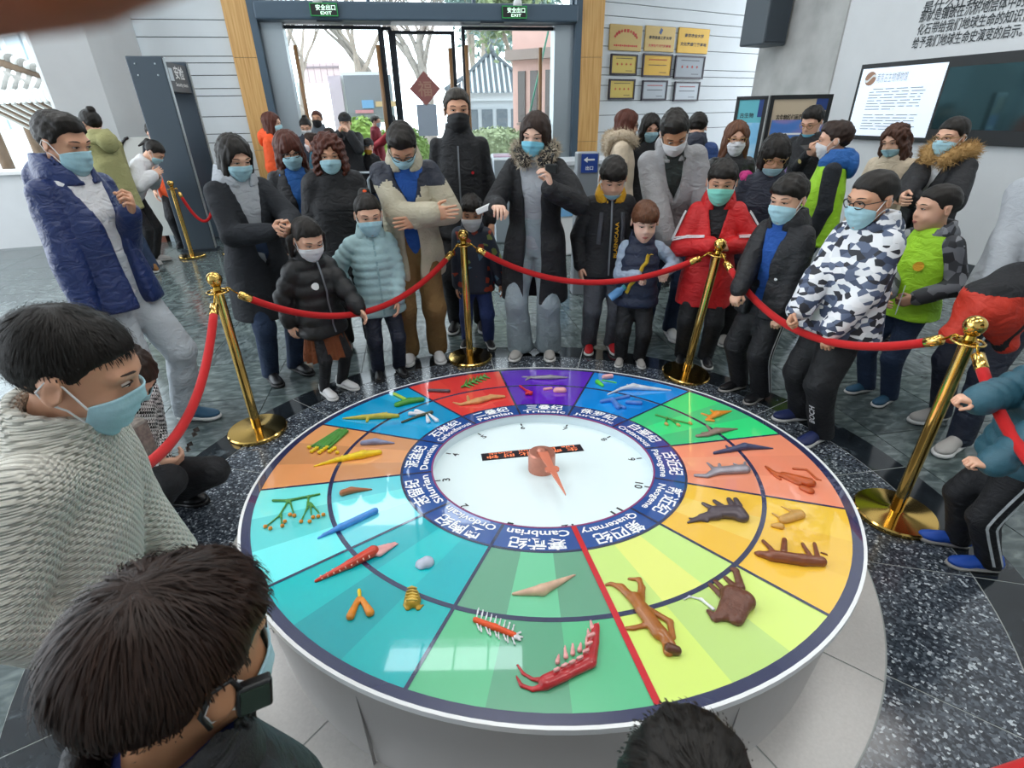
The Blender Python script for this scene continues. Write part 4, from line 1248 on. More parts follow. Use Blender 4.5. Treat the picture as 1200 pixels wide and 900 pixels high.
# permian
o = relief('sprig_model', 'green fern sprig', [(541, 455, 1.3, 570, 441, 1.0)], m_green, 1.2)
for i in range(6): relief('leaflet', None, [(545 + i * 4.4, 453 - i * 2.1, 1.5, 551 + i * 4.6, 455 - i * 2.2, .9), (545 + i * 4.4, 453 - i * 2.1, 1.5, 547 + i * 4.2, 446 - i * 1.4, .9)], m_green, 1.0, parent=o, vox=.004)
relief('reptile_model', 'tan sprawling reptile', [(531, 472, 1, 540, 475, 2), (540, 475, 2, 560, 472, 5), (560, 472, 5, 577, 467, 4), (577, 467, 4, 590, 466, 2.5), (549, 470, 2, 548, 465, 1.5), (570, 467, 2, 575, 463, 1.2)], P_('sand', '#c8945c'), .7)
relief('club_fossil_model', 'small grey insect', [(503, 459, 2, 526, 460, 2.2)], m_dgrey, .9)
# triassic
relief('marine_reptile_model', 'silver dolphin-shaped sea reptile', [(612, 442, 1, 628, 444, 3), (628, 444, 3, 645, 444, 4), (645, 444, 4, 665, 443, 1.2), (616, 446, 1, 620, 444, 2)], m_grey, .7)
relief('cone_plant_model', 'red stemmed plant', [(609, 453, 1.2, 618, 460, 1.4), (618, 460, 2, 622, 463, 2.5), (624, 460, 1, 617, 463, 2)], P_('crimson', '#c82030'), .9)
relief('ammonite_model', 'pink flat oval shell', [(652, 459, 4, 660, 459, 4), (638, 457, 2, 646, 456, 2)], m_pink, .35)
# jurassic
o = relief('lotus_model', 'pink flower with green leaves', [(708, 444, 3, 716, 443, 3)], m_pink, .8)
relief('leaf', None, [(700, 449, 3, 706, 453, 2), (706, 446, 1, 722, 449, 1)], P_('spring', '#58c83c'), .6, parent=o)
relief('sauropod_model', 'pale long-necked dinosaur', [(712, 463, 1, 728, 457, 2), (728, 457, 2, 742, 456, 4), (742, 456, 4, 755, 457, 3), (755, 457, 3, 786, 458, .8), (737, 455, 1.5, 735, 452, 1.2)], P_('bone', '#c8ccd4'), .8)
relief('winged_reptile_model', 'blue flying reptile with spread wings', [(705, 472, 2.5, 718, 470, 3), (718, 470, 3, 724, 479, 3), (722, 476, 3, 732, 479, 2), (720, 469, 2, 736, 466, 2.5), (735, 473, 2.5, 750, 474, 3)], P_('denim', '#4a78c0'), .6)
# cretaceous
o = relief('twig_model', 'thin green twig with buds', [(768, 487, 1, 785, 492, 1), (785, 492, 1, 806, 497, 1), (782, 490, 1, 780, 496, 1), (786, 492, 1, 793, 498, 1)], m_green, 1.2, vox=.004)
for x, y in ((780, 498), (794, 499), (808, 497)): relief('bud', None, [(x, y, 2, x + 2, y + 1, 1.6)], m_tan, .9, parent=o, vox=.004)
relief('raptor_model', 'orange two-legged dinosaur', [(828, 493, 2, 840, 487, 5), (840, 487, 5, 857, 482, 1), (836, 484, 2, 833, 481, 1.3), (830, 493, 2.5, 836, 494, 2), (832, 489, 2, 822, 485, 1.3)], m_orange, .7)
relief('hadrosaur_model', 'taupe long-tailed dinosaur', [(817, 512, 2.5, 828, 511, 3), (828, 511, 3, 840, 507, 5), (840, 507, 5, 864, 503, 1), (829, 508, 2, 822, 508, 1.2), (832, 505, 2, 828, 499, 1.5)], m_taupe, .7)
# paleogene
relief('crocodile_model', 'dark blue-grey crocodile', [(837, 532, 2, 855, 529, 3), (855, 529, 3, 872, 526, 4.5), (872, 526, 4.5, 906, 526, .8), (854, 528, 2, 851, 523, 1.2), (878, 524, 2, 884, 522, 1)], m_navym, .7)
relief('early_horse_model', 'silver-grey hoofed mammal', [(815, 558, 2.5, 828, 559, 3), (828, 559, 3, 840, 554, 6), (840, 554, 6, 872, 552, 7), (836, 550, 2.5, 829, 543, 1.5), (843, 548, 2.5, 843, 544, 1.5), (864, 547, 2.5, 860, 544, 1.5), (872, 548, 2.5, 873, 542, 1.5)], P_('pewter', '#98949c', metal=.35), .6)
relief('monkey_model', 'orange-brown long-tailed primate', [(918, 557, 4, 948, 568, 7), (940, 573, 4, 949, 577, 5), (920, 560, 3, 906, 555, 3), (906, 555, 3, 897, 547, 1.6), (921, 561, 3, 936, 568, 3), (930, 550, 2, 945, 551, 1.6), (945, 551, 1.6, 957, 562, 1.4), (957, 562, 1.4, 962, 563, 1.2), (908, 558, 2, 914, 562, 2)], m_rust, .6)
# neogene
relief('elephant_model', 'dark grey early elephant', [(838, 603, 9, 862, 604, 11), (862, 604, 11, 868, 608, 9), (838, 606, 8, 823, 608, 5), (823, 608, 5, 806, 613, 1.6), (828, 611, 3, 808, 608, 1.5), (836, 598, 4, 824, 591, 2.5), (846, 595, 4, 837, 588, 2.5), (858, 594, 4, 854, 586, 3), (866, 594, 4, 862, 586, 3)], P_('elephant', '#564c52', metal=.25), .6)
relief('antelope_model', 'tan deer-like animal', [(918, 611, 6, 936, 605, 7), (914, 618, 5, 906, 617, 3), (930, 602, 2, 922, 597, 1.3), (922, 597, 1.3, 916, 594, 1.2), (914, 608, 2, 905, 602, 1.4), (936, 600, 2.5, 926, 598, 1.5)], m_tan, .6)
relief('cave_cat_model', 'reddish-brown long-bodied cat', [(905, 655, 7, 940, 660, 7), (940, 660, 7, 962, 661, 6), (905, 655, 6, 890, 651, 3.5), (890, 651, 3.5, 885, 649, 2), (908, 650, 3, 894, 635, 2.2), (918, 650, 4, 919, 634, 3), (950, 655, 3, 940, 638, 2), (958, 655, 3, 954, 638, 2.2), (962, 648, 1, 970, 651, .8)], m_brown, .65)
# quaternary
o = relief('ancient_human_model', 'brown walking human figure', [(752, 716, 9, 772, 744, 9), (744, 703, 8, 752, 716, 8), (744, 706, 6, 728, 690, 5), (728, 690, 5, 716, 685, 2.5), (716, 685, 2.5, 710, 686, 2), (750, 706, 6, 752, 690, 4), (752, 690, 4, 749, 680, 3), (749, 680, 3, 737, 679, 2), (773, 744, 9, 786, 757, 6), (780, 752, 5, 783, 766, 6), (760, 733, 4, 742, 737, 3), (742, 737, 3, 734, 737, 2.5), (760, 715, 4, 785, 730, 4), (785, 730, 4, 788, 748, 4)], m_man, .6)
relief('figure_head', None, [(784, 764, 6.5, 793, 766, 5.5)], P_('umber', '#5a3420'), .9, parent=o)
o = relief('mammoth_model', 'shaggy brown mammoth with tusks', [(858, 702, 14, 870, 708, 14), (858, 704, 12, 848, 722, 9), (870, 708, 12, 862, 728, 9), (850, 722, 9, 838, 726, 5), (838, 726, 5, 830, 717, 3), (846, 700, 4, 832, 686, 3), (852, 696, 4, 838, 682, 3), (862, 690, 4, 850, 678, 3), (868, 690, 5, 862, 670, 4), (862, 670, 4, 858, 668, 3)], P_('mammoth', '#6a4030', bump=.5), .6)
relief('tusk', None, [(836, 716, 2.2, 822, 704, 1.8), (822, 704, 1.8, 808, 700, 1.2), (808, 700, 1.2, 801, 704, .9)], m_white, 1.0, parent=o, vox=.004)

for m_k in MATS:
    if m_k.startswith('print_') or m_k in ('navy_print', 'ring_blue_print', 'red_line_print'):
        MATS[m_k].node_tree.nodes['Principled BSDF'].inputs['Coat IOR'].default_value = 1.8
# ================================================================ brass posts and red ropes
M_gold_p = mat('polished_brass', '#dcb565', .12, metal=1.0)
M_gold_d = mat('polished_brass_dark', '#b8923e', .15, metal=1.0)
M_rope = mat('red_velvet', '#bd0309', .8, sheen=.1, bump=.15, bscale=300)
def make_post():
    r = thing('rope_post', '', 'rope post', group='brass rope posts around the table')
    b = MB().lathe([(.163, 0), (.166, .006), (.166, .02), (.160, .026), (.05, .030), (.034, .034)], 48); auto_smooth(b.build('base', M_gold_p, r), 30)
    b = MB().lathe([(.0255, .03), (.0255, .865), (.03, .868)], 28); auto_smooth(b.build('pole', M_gold_p, r), 30)
    b = MB().lathe([(.028, .855), (.034, .862), (.034, .872), (.022, .878), (.018, .895), (.026, .902), (.018, .908)], 28); auto_smooth(b.build('collar', M_gold_d, r), 30)
    b = MB(); t = np.linspace(0, 2 * PI, 33); b.tube(np.stack([.052 * np.cos(t), .052 * np.sin(t), np.full(33, .867)], 1), .005, 8); b.build('hook_ring', M_gold_p, r, True)
    b = MB().ball((0, 0, .934), .038, 24, 16); b.build('ball_finial', M_gold_p, r, True)
    return r
proto_post = make_post()
def copy_tree(o, parent=None):
    c = o.copy(); COL.objects.link(c)
    if parent is not None: c.parent = parent
    for ch in o.children: copy_tree(ch, c)
    return c
POSTS = {}
def place_post(key, xy, lab, tilt=None, first=False):
    o = proto_post if first else copy_tree(proto_post)
    o.location = (xy[0], xy[1], .004); o['label'] = lab
    if tilt: o.rotation_euler = tilt
    bpy.context.view_layer.update()
    POSTS[key] = np.array(o.matrix_world @ Vector((0, 0, .867)))
    return o
p1 = on_floor(303, 506); p2 = on_floor(551, 421); p3 = on_floor(803, 440); p4 = on_floor(1047, 604)
place_post('left', p1, 'brass rope post standing left of the girl in the black puffer jacket', first=True)
place_post('back', p2, 'brass rope post in front of the small child in the dark print jacket')
place_post('red', p3, 'leaning brass rope post held by the boy in the red coat', tilt=(0.05, .075, 0))
place_post('right', p4, 'brass rope post nearest the child in the teal puffer jacket')
place_post('near_left', (-1.15, .93), 'brass rope post hidden behind the boy in the cream sweater')
place_post('near', (-.12, .25), 'brass rope post close below the photographer')
place_post('near_right', (1.5, .58), 'brass rope post beyond the right edge by the teal child')
def make_rope(a, c, sag, lab, pull=None, group='red velvet ropes'):
    a, c = np.array(a, float), np.array(c, float)
    d = c - a; d[2] = 0; d /= np.linalg.norm(d)
    a = a + d * .05; c = c - d * .05
    t = thing('velvet_rope', lab, 'rope', tuple(a), 0, group)
    n = 33
    u = np.linspace(0, 1, n)
    P = a + np.outer(u, c - a); P[:, 2] -= sag * 4 * u * (1 - u)
    if pull is not None:
        for uc, w, off in pull: P += np.outer(np.exp(-((u - uc) / w) ** 2), off)
    P = P - a
    k = 2
    b = MB(); b.tube(P[k:-k], .0195, 14); b.build('rope_body', M_rope, t, True)
    for e in (slice(0, k + 1), slice(n - k - 1, n)):
        q = P[e]; q = q if e.start == 0 else q[::-1]
        L = np.linalg.norm(q[-1] - q[0]); dr = (q[-1] - q[0]) / L
        b = MB(); b.tube([q[-1] - dr * .06, q[-1] - dr * .055, q[-1] + dr * .004, q[-1] + dr * .01], [.012, .0215, .0215, .019], 16); b.build('end_cap', M_gold_p, t, True)
        b = MB(); b.tube([q[-1] - dr * .058, q[0] + np.array([0, 0, .012]), q[0] - dr * .012 + np.array([0, 0, .006]), q[0] - dr * .008 - np.array([0, 0, .012])], .0045, 8); b.build('snap_hook', M_gold_d, t, True)
    return t
make_rope(POSTS['left'], POSTS['back'], .30, 'red velvet rope hanging in front of the two girls and the man with crossed arms')
make_rope(POSTS['back'], POSTS['red'], .22, 'red velvet rope sagging in front of the woman with the microphone')
make_rope(POSTS['red'], POSTS['right'], .24, 'red velvet rope in front of the boy in the camouflage jacket')
make_rope(POSTS['left'], POSTS['near_left'], .30, 'red velvet rope swinging down beside the crouching woman in houndstooth')
make_rope(POSTS['right'], POSTS['near_right'], .22, 'red velvet rope held by the child in the teal puffer jacket')
make_rope(POSTS['near_left'], POSTS['near'], .14, 'red velvet rope below the boy seen from behind')
make_rope(POSTS['near'], POSTS['near_right'], .17, 'red velvet rope crossing the lower right corner')
# ================================================================ people
def skin_mat(key, col):
    m = mat('skin_' + key, col, .5, vary=.06, vscale=14)
    m.node_tree.nodes['Principled BSDF'].inputs['Subsurface Weight'].default_value = 0.12
    m.node_tree.nodes['Principled BSDF'].inputs['Subsurface Radius'].default_value = (0.012, 0.005, 0.003)
    return m
SKIN = {'a': skin_mat('light', '#dbab90'), 'b': skin_mat('mid', '#cf9b7d'), 'c': skin_mat('warm', '#b98663'), 'p': skin_mat('pale', '#e2b8a2')}
def hair_mat(key, col, rough=.5):
    """dark glossy hair with fine strand relief running down the head"""
    if 'hair_' + key in MATS: return MATS['hair_' + key]
    m = bpy.data.materials.new('hair_' + key); m.use_nodes = True
    nt = m.node_tree; b = nt.nodes['Principled BSDF']
    b.inputs['Roughness'].default_value = rough; b.inputs['Specular IOR Level'].default_value = .3
    at_ = nt.nodes.new('ShaderNodeAttribute'); at_.attribute_name = 'strand'
    n = nt.nodes.new('ShaderNodeTexNoise'); n.inputs['Scale'].default_value = 1.0; n.inputs['Detail'].default_value = 3
    nt.links.new(at_.outputs['Vector'], n.inputs['Vector'])
    r = nt.nodes.new('ShaderNodeValToRGB'); c = srgb(col)
    r.color_ramp.elements[0].position = .3; r.color_ramp.elements[1].position = .72
    r.color_ramp.elements[0].color = (*[v * .55 for v in c[:3]], 1); r.color_ramp.elements[1].color = (*[v * 1.5 for v in c[:3]], 1)
    nt.links.new(n.outputs['Fac'], r.inputs[0]); nt.links.new(r.outputs[0], b.inputs['Base Color'])
    bp = nt.nodes.new('ShaderNodeBump'); bp.inputs['Strength'].default_value = .35; bp.inputs['Distance'].default_value = .004
    nt.links.new(n.outputs['Fac'], bp.inputs['Height']); nt.links.new(bp.outputs[0], b.inputs['Normal'])
    MATS['hair_' + key] = m
    return m
HAIR = {'k': hair_mat('black', '#17130f'), 'd': hair_mat('dark_brown', '#2a1a12'), 'r': hair_mat('red_brown', '#4c2418'), 'b': hair_mat('brown', '#5a3824'), 'w': hair_mat('wavy_brown', '#4a2e22'), 'g': hair_mat('greying', '#3c3833')}
M_eyew = mat('eye_white', '#d8d2cc', .3)
M_iris = mat('eye_dark', '#160f0b', .15)
M_brow = mat('eyebrow_dark', '#2a1d16', .8)
M_maskb = mat('mask_blue', '#a9d2de', .75, vary=.05, vscale=60, bump=.1, bscale=200)
M_maskw = mat('mask_white', '#e2e3e6', .75, bump=.1, bscale=200)
M_maskk = mat('mask_black', '#1c1d20', .7)
M_maskt = mat('mask_teal', '#86d8c6', .75, bump=.1, bscale=200)
M_loop = mat('ear_loop_white', '#e4e6e8', .6)
M_maskc = mat('mask_bright_blue', '#7cc6de', .75, bump=.1, bscale=200)
MASKS = {'b': M_maskb, 'w': M_maskw, 'k': M_maskk, 't': M_maskt, 'c': M_maskc}
M_rimk = mat('glasses_black', '#14110f', .3)
M_rimg = mat('glasses_gold', '#a8885a', .3, metal=.7)

_UNIT = {}
def head_field(kind, hv=.025):
    if ('hf', kind, hv) in _UNIT: return _UNIT[('hf', kind, hv)]
    f = Field((-.47, -.56, -.62), (.47, .56, .55), hv)
    cw = {'m': .325, 'f': .318, 'c': .345}[kind]
    f.ell((0, -.06, .13), (cw, .425, .365), 0)
    f.ell((0, .10, -.16), (.268 if kind != 'c' else .285, .30, .30), .10)
    f.ell((0, .14, -.31), (.225 if kind == 'm' else .2, .23, .19), .08)
    f.ell((0, .275, -.425), (.085, .075, .07), .07)
    if kind != 'm':
        for s in (-1, 1): f.ell((s * .145, .25, -.17), (.105, .1, .11), .07)
    for s in (-1, 1): f.cone((s * .05, .355, .095), (s * .2, .30, .10), .045, .04, .07)
    for s in (-1, 1): f.ell((s * .135, .445, .03), (.08, .075, .045), .05, mode='sub')
    f.cone((0, .355, .05), (0, .43 if kind != 'c' else .41, -.11), .03, .048, .04)
    for s in (-1, 1): f.ell((s * .045, .39, -.125), (.034, .035, .03), .03)
    f.ell((0, .375, -.245), (.092, .035, .02), .022); f.ell((0, .368, -.285), (.078, .037, .022), .022)
    f.cone((-.07, .41, -.265), (.07, .41, -.265), .008, .008, .012, mode='sub')
    for s in (-1, 1):
        f.ell((s * (cw + .012), -.045, -.03), (.034, .085, .12), .03, Rz(s * -.35))
        f.ell((s * (cw + .045), -.03, -.02), (.018, .045, .07), .02, mode='sub')
    f.cone((0, -.07, -.28), (0, -.1, -.6), .2, .2, .06)
    _UNIT[('hf', kind, hv)] = f
    return f
def head_mesh(kind, hv=.03):
    if ('hm', kind, hv) not in _UNIT: _UNIT[('hm', kind, hv)] = head_field(kind, hv).mesh()
    return _UNIT[('hm', kind, hv)]

def mask_unit(kind, low=0.0):
    key = ('mask', kind, low)
    if key in _UNIT: return _UNIT[key]
    f = head_field(kind)
    nu, nv = 25, 15
    u = np.linspace(-1, 1, nu); v = np.linspace(0, 1, nv)
    U, V = np.meshgrid(u, v, indexing='ij')
    az = U * 1.12
    zt = (-.015 - .12 * np.abs(U) ** 1.6) - low
    zb = (-.51 + .21 * U ** 2) - low * .7
    Z = zt + (zb - zt) * V
    dirx, diry = np.sin(az), np.cos(az)
    c0 = np.array([0, .02])
    R = np.full(Z.shape, np.nan)
    Zs = np.maximum(Z, -.40)
    for r in np.arange(.60, .1, -.008):
        P = np.stack([c0[0] + dirx * r, c0[1] + diry * r, Zs], -1).reshape(-1, 3)
        d = f.sample(P).reshape(Z.shape)
        hit = np.isnan(R) & (d < .018)
        R[hit] = r
    R = np.where(np.isnan(R), .25, R)
    R = np.where(Z < -.40, R * (1 - .35 * (-.40 - Z) / .1), R)
    base = R.copy()
    for _ in range(10):
        Rp = np.pad(R, 1, mode='edge')
        R = np.maximum((Rp[:-2, 1:-1] + Rp[2:, 1:-1] + Rp[1:-1, :-2] + Rp[1:-1, 2:]) / 4, base * .995)
    R = R + .012 + .006 * np.cos(V * PI * 8) * (1 - U ** 2)
    X, Y = c0[0] + dirx * R, c0[1] + diry * R
    P1_ = np.stack([X, Y, Z], -1).reshape(-1, 3)
    P2_ = np.stack([c0[0] + dirx * (R - .014), c0[1] + diry * (R - .014), Z], -1).reshape(-1, 3)
    F = []
    n1 = nu * nv
    for i in range(nu - 1):
        for j in range(nv - 1):
            a, b, c, d = i * nv + j, (i + 1) * nv + j, (i + 1) * nv + j + 1, i * nv + j + 1
            F += [(a, d, c, b), (n1 + a, n1 + b, n1 + c, n1 + d)]
    rim = [i * nv for i in range(nu)] + [(nu - 1) * nv + j for j in range(1, nv)] + [i * nv + nv - 1 for i in range(nu - 2, -1, -1)] + [j for j in range(nv - 2, 0, -1)]
    for q in range(len(rim)):
        a, b = rim[q], rim[(q + 1) % len(rim)]
        F.append((a, b, n1 + b, n1 + a))
    loops = []
    for s, i in ((-1, 0), (1, nu - 1)):
        t_, b_ = P1_[i * nv + 1], P1_[i * nv + nv - 2]
        cw = .36
        b = MB(); b.tube([t_, [s * (cw - .01), .02, .03 - low * .4], [s * cw, -.085, .05 - low * .2], [s * (cw + .0), -.13, -.04], [s * (cw - .02), -.08, -.13], [s * (cw - .05), .05, -.19], b_], .008, 6, cap=False)
        loops.append((np.concatenate(b.V), b.F))
    _UNIT[key] = (np.concatenate([P1_, P2_]), F, loops)
    return _UNIT[key]

def hair_unit(style):
    if ('hair', style) in _UNIT: return _UNIT[('hair', style)]
    low = -1.75 if style in ('long', 'wavy', 'pony_low', 'longbangs') else -.8
    f = Field((-.66, -.85, low), (.66, .62, .72), .034)
    def cut(pts, k=.03):
        ys = np.array([p[0] for p in pts]); zs = np.array([p[1] for p in pts])
        f.op(lambda X, Y, Z: (np.interp(Y, ys, zs).astype(np.float32) - Z) * .75 + 0 * X, f.lo, f.lo + f.h * f.n, k, 'int')
    amp, grv = .012, 0
    if style in ('short', 'crop', 'boy', 'fringe', 'tuft', 'spiky'):
        up = {'short': .03, 'crop': .012, 'boy': .035, 'fringe': .04, 'tuft': .045, 'spiky': .045}[style]
        f.ell((0, -.065, .145), (.345 + up * .7, .44 + up * .7, .375 + up), 0)
        if style in ('short', 'tuft', 'spiky'): f.ell((.02, .14, .40), (.24, .22, .13), .08)
        if style in ('boy', 'fringe'): f.ell((0, .20, .28), (.28, .2, .18), .1)
        front = {'short': .27, 'crop': .26, 'boy': .2, 'fringe': .135, 'tuft': .25, 'spiky': .25}[style]
        cut([(-.6, -.34), (-.35, -.30), (-.16, -.16), (-.1, .06), (0.0, .06), (.04, -.02), (.1, .02), (.17, front - .1), (.3, front), (.6, front + .02)])
        amp = {'crop': .006, 'spiky': .03, 'tuft': .012}.get(style, .010)
    elif style in ('bob', 'curly', 'bobbangs', 'bobcut'):
        wide = {'curly': .50, 'bob': .41, 'bobbangs': .42, 'bobcut': .42}[style]
        zb = {'curly': -.62, 'bob': -.56, 'bobbangs': -.52, 'bobcut': -.35}[style]
        f.ell((0, -.06, .15), (.385 + (.05 if style == 'curly' else 0), .475, .40), 0)
        f.loft([(zb, 0, -.05, wide - .03, .36), (zb + .12, 0, -.05, wide, .40), (-.1, 0, -.05, wide - .01, .43), (.2, 0, -.05, .38, .44)], .05)
        top = .16 if style in ('bobbangs', 'bobcut') else .33
        f.ell((0, .62, top - .62), (.355, .60, .62), .03, mode='sub')
        grv, amp = .014, (.03 if style == 'curly' else .006)
    elif style in ('long', 'wavy', 'longbangs'):
        f.ell((0, -.06, .15), (.385, .475, .395), 0)
        f.loft([(-1.55, 0, -.2, .30, .16), (-1.3, 0, -.18, .40, .22), (-.8, 0, -.14, .46, .30), (-.45, 0, -.08, .45, .36), (-.1, 0, -.05, .42, .42), (.2, 0, -.05, .38, .44)], .05)
        for s in (-1, 1): f.cone((s * .33, .08, -.2), (s * .36, .16, -1.2), .12, .09, .06)
        top = .17 if style == 'longbangs' else .34
        f.ell((0, .62, top - .62), (.325, .60, .62), .03, mode='sub')
        f.ell((0, .5, -.85), (.2, .42, .5), .04, mode='sub')
        grv, amp = .02, (.03 if style == 'wavy' else .008)
    elif style in ('pony', 'bun', 'pony_low', 'pigtails'):
        f.ell((0, -.065, .145), (.362, .455, .40), 0)
        cut([(-.6, -.30), (-.35, -.26), (-.16, -.1), (-.1, .08), (0.0, .08), (.06, .0), (.14, .1), (.2, .2), (.32, .26), (.6, .28)])
        if style == 'pony': f.ell((0, -.47, .22), (.11, .11, .11), .04); f.cone((0, -.53, .2), (.02, -.66, -.28), .12, .05, .05)
        if style == 'bun': f.ell((0, -.34, .46), (.17, .17, .14), .05)
        if style == 'pony_low': f.ell((0, -.45, -.02), (.12, .12, .1), .04); f.cone((0, -.47, -.05), (0, -.52, -.75), .11, .06, .05)
        if style == 'pigtails':
            for s in (-1, 1): f.ell((s * .40, -.1, .02), (.09, .1, .1), .04); f.cone((s * .42, -.1, -.02), (s * .43, .02, -.42), .10, .05, .05)
        grv, amp = .008, .004
    V, F = f.mesh()
    N = vnormals(V, F)
    r = np.random.RandomState(len(style))
    phi = np.arctan2(V[:, 0], V[:, 1] + .06 + .02)
    d = np.zeros(len(V))
    if grv:
        for k in (9, 14, 23, 31): d += np.sin(k * phi + 2.2 * np.sin(V[:, 2] * 4 + k) + r.rand() * 6) * grv * 9 / k / 1.6
    for k in range(6):
        w = r.normal(size=3) * (14 + 4 * k); d += np.sin(V @ w + r.rand() * 6) * amp / 2.2
    if style in ('spiky', 'tuft', 'short', 'boy', 'fringe'):
        w = r.normal(size=(4, 3)) * 26
        d += np.abs(np.sin(V @ w[0]) * np.sin(V @ w[1])) * amp * np.clip(V[:, 2] * 2.5, 0, 1)
    V = V + N * d[:, None]
    # strand coordinate: fast across the hair, slow along it
    if style in ('short', 'crop', 'boy', 'fringe', 'tuft', 'spiky'):
        S = np.stack([np.arctan2(V[:, 0] + .05, V[:, 1] + .22) * 26, V[:, 2] * 7, np.hypot(V[:, 0], V[:, 1]) * 5], 1)
    else:
        S = np.stack([phi * 34, V[:, 2] * 2.2 + np.sin(phi * 3), V[:, 1] * 2.0], 1)
    _UNIT[('hair', style)] = (V, F, S)
    return _UNIT[('hair', style)]

def add_strand(o, S):
    a = o.data.attributes.new('strand', 'FLOAT_VECTOR', 'POINT')
    a.data.foreach_set('vector', np.asarray(S, np.float32).ravel())

def hand_unit(pose, hv=.024):
    if ('hand', pose, hv) in _UNIT: return _UNIT[('hand', pose, hv)]
    f = Field((-.55, -.16, -.55), (.4, 1.15, .22), hv)
    f.ell((0, .28, 0), (.235, .32, .105), 0); f.cone((-.12, .14, -.01), (-.15, .46, 0), .09, .075, .06); f.cone((.13, .14, 0), (.14, .42, 0), .08, .07, .06)
    f.cone((0, -.14, 0), (0, .1, 0), .115, .13, .06)
    curl = {'relax': (18, 28, 20), 'grip': (62, 78, 45), 'flat': (4, 6, 4), 'point': (70, 85, 50), 'hold': (40, 45, 25)}[pose]
    for i, (x, L, sp) in enumerate(((-.165, .40, -.10), (-.055, .45, -.03), (.055, .42, .04), (.155, .33, .12))):
        c = curl if not (pose == 'point' and i == 0) else (6, 8, 6)
        p = np.array([x, .52 - (.05 if i == 3 else 0), .01]); a = 0.0
        r = .053 if i < 3 else .045
        for sgm, (fr, an) in enumerate(zip((.45, .3, .25), c)):
            a += math.radians(an)
            q = p + L * fr * np.array([sp * math.cos(a), math.cos(a), -math.sin(a)])
            f.cone(p, q, r, r * .9, .012); p, r = q, r * .9
    tb = np.array([-.16, .14, -.03])
    if pose in ('grip', 'hold', 'point'): t1, t2 = tb + [-.14, .16, -.12], tb + [-.06, .30, -.26]
    else: t1, t2 = tb + [-.17, .18, -.06], tb + [-.21, .35, -.11]
    f.cone(tb, t1, .075, .06, .04); f.cone(t1, t2, .058, .048, .012)
    _UNIT[('hand', pose, hv)] = f.mesh()
    return _UNIT[('hand', pose, hv)]

def shoe_unit(kind):
    if ('shoe', kind) in _UNIT: return _UNIT[('shoe', kind)]
    f = Field((-.24, -.34, .0), (.24, .78, .62 if kind == 'boot' else .42), .034)
    f.ell((0, .5, .13), (.165, .26, .10), 0); f.ell((0, .15, .17), (.135, .40, .15), .1); f.ell((0, -.12, .17), (.125, .18, .17), .08)
    f.cone((0, -.08, .2), (0, -.1, .58 if kind == 'boot' else .33), .13, .13, .06)
    f.op(lambda X, Y, Z: (.075 - Z) + 0 * X + 0 * Y, f.lo, f.lo + f.h * f.n, .01, 'int')
    up = f.mesh()
    g = Field((-.24, -.34, 0), (.24, .80, .14), .034)
    g.cone((0, .5, .045), (0, -.14, .045), .172, .135, 0)
    g.ell((0, .52, .045), (.185, .26, .2), .02)
    g.op(lambda X, Y, Z: np.abs(Z - .05) - .048 + 0 * X + 0 * Y, g.lo, g.lo + g.h * g.n, .01, 'int')
    _UNIT[('shoe', kind)] = (up, g.mesh())
    return _UNIT[('shoe', kind)]

def ik(a, b, l1, l2, pole):
    a, b = np.asarray(a, float), np.asarray(b, float)
    d = b - a; L = np.linalg.norm(d)
    mx = (l1 + l2) * .999
    if L > mx: b = a + d / L * mx; d = b - a; L = mx
    u = d / L
    x = (l1 * l1 - l2 * l2 + L * L) / (2 * L)
    h = math.sqrt(max(l1 * l1 - x * x, 0))
    p = np.asarray(pole, float); p = p - u * (p @ u); p /= np.linalg.norm(p) + 1e-9
    return a + u * x + p * h, b

class Person:
    pass

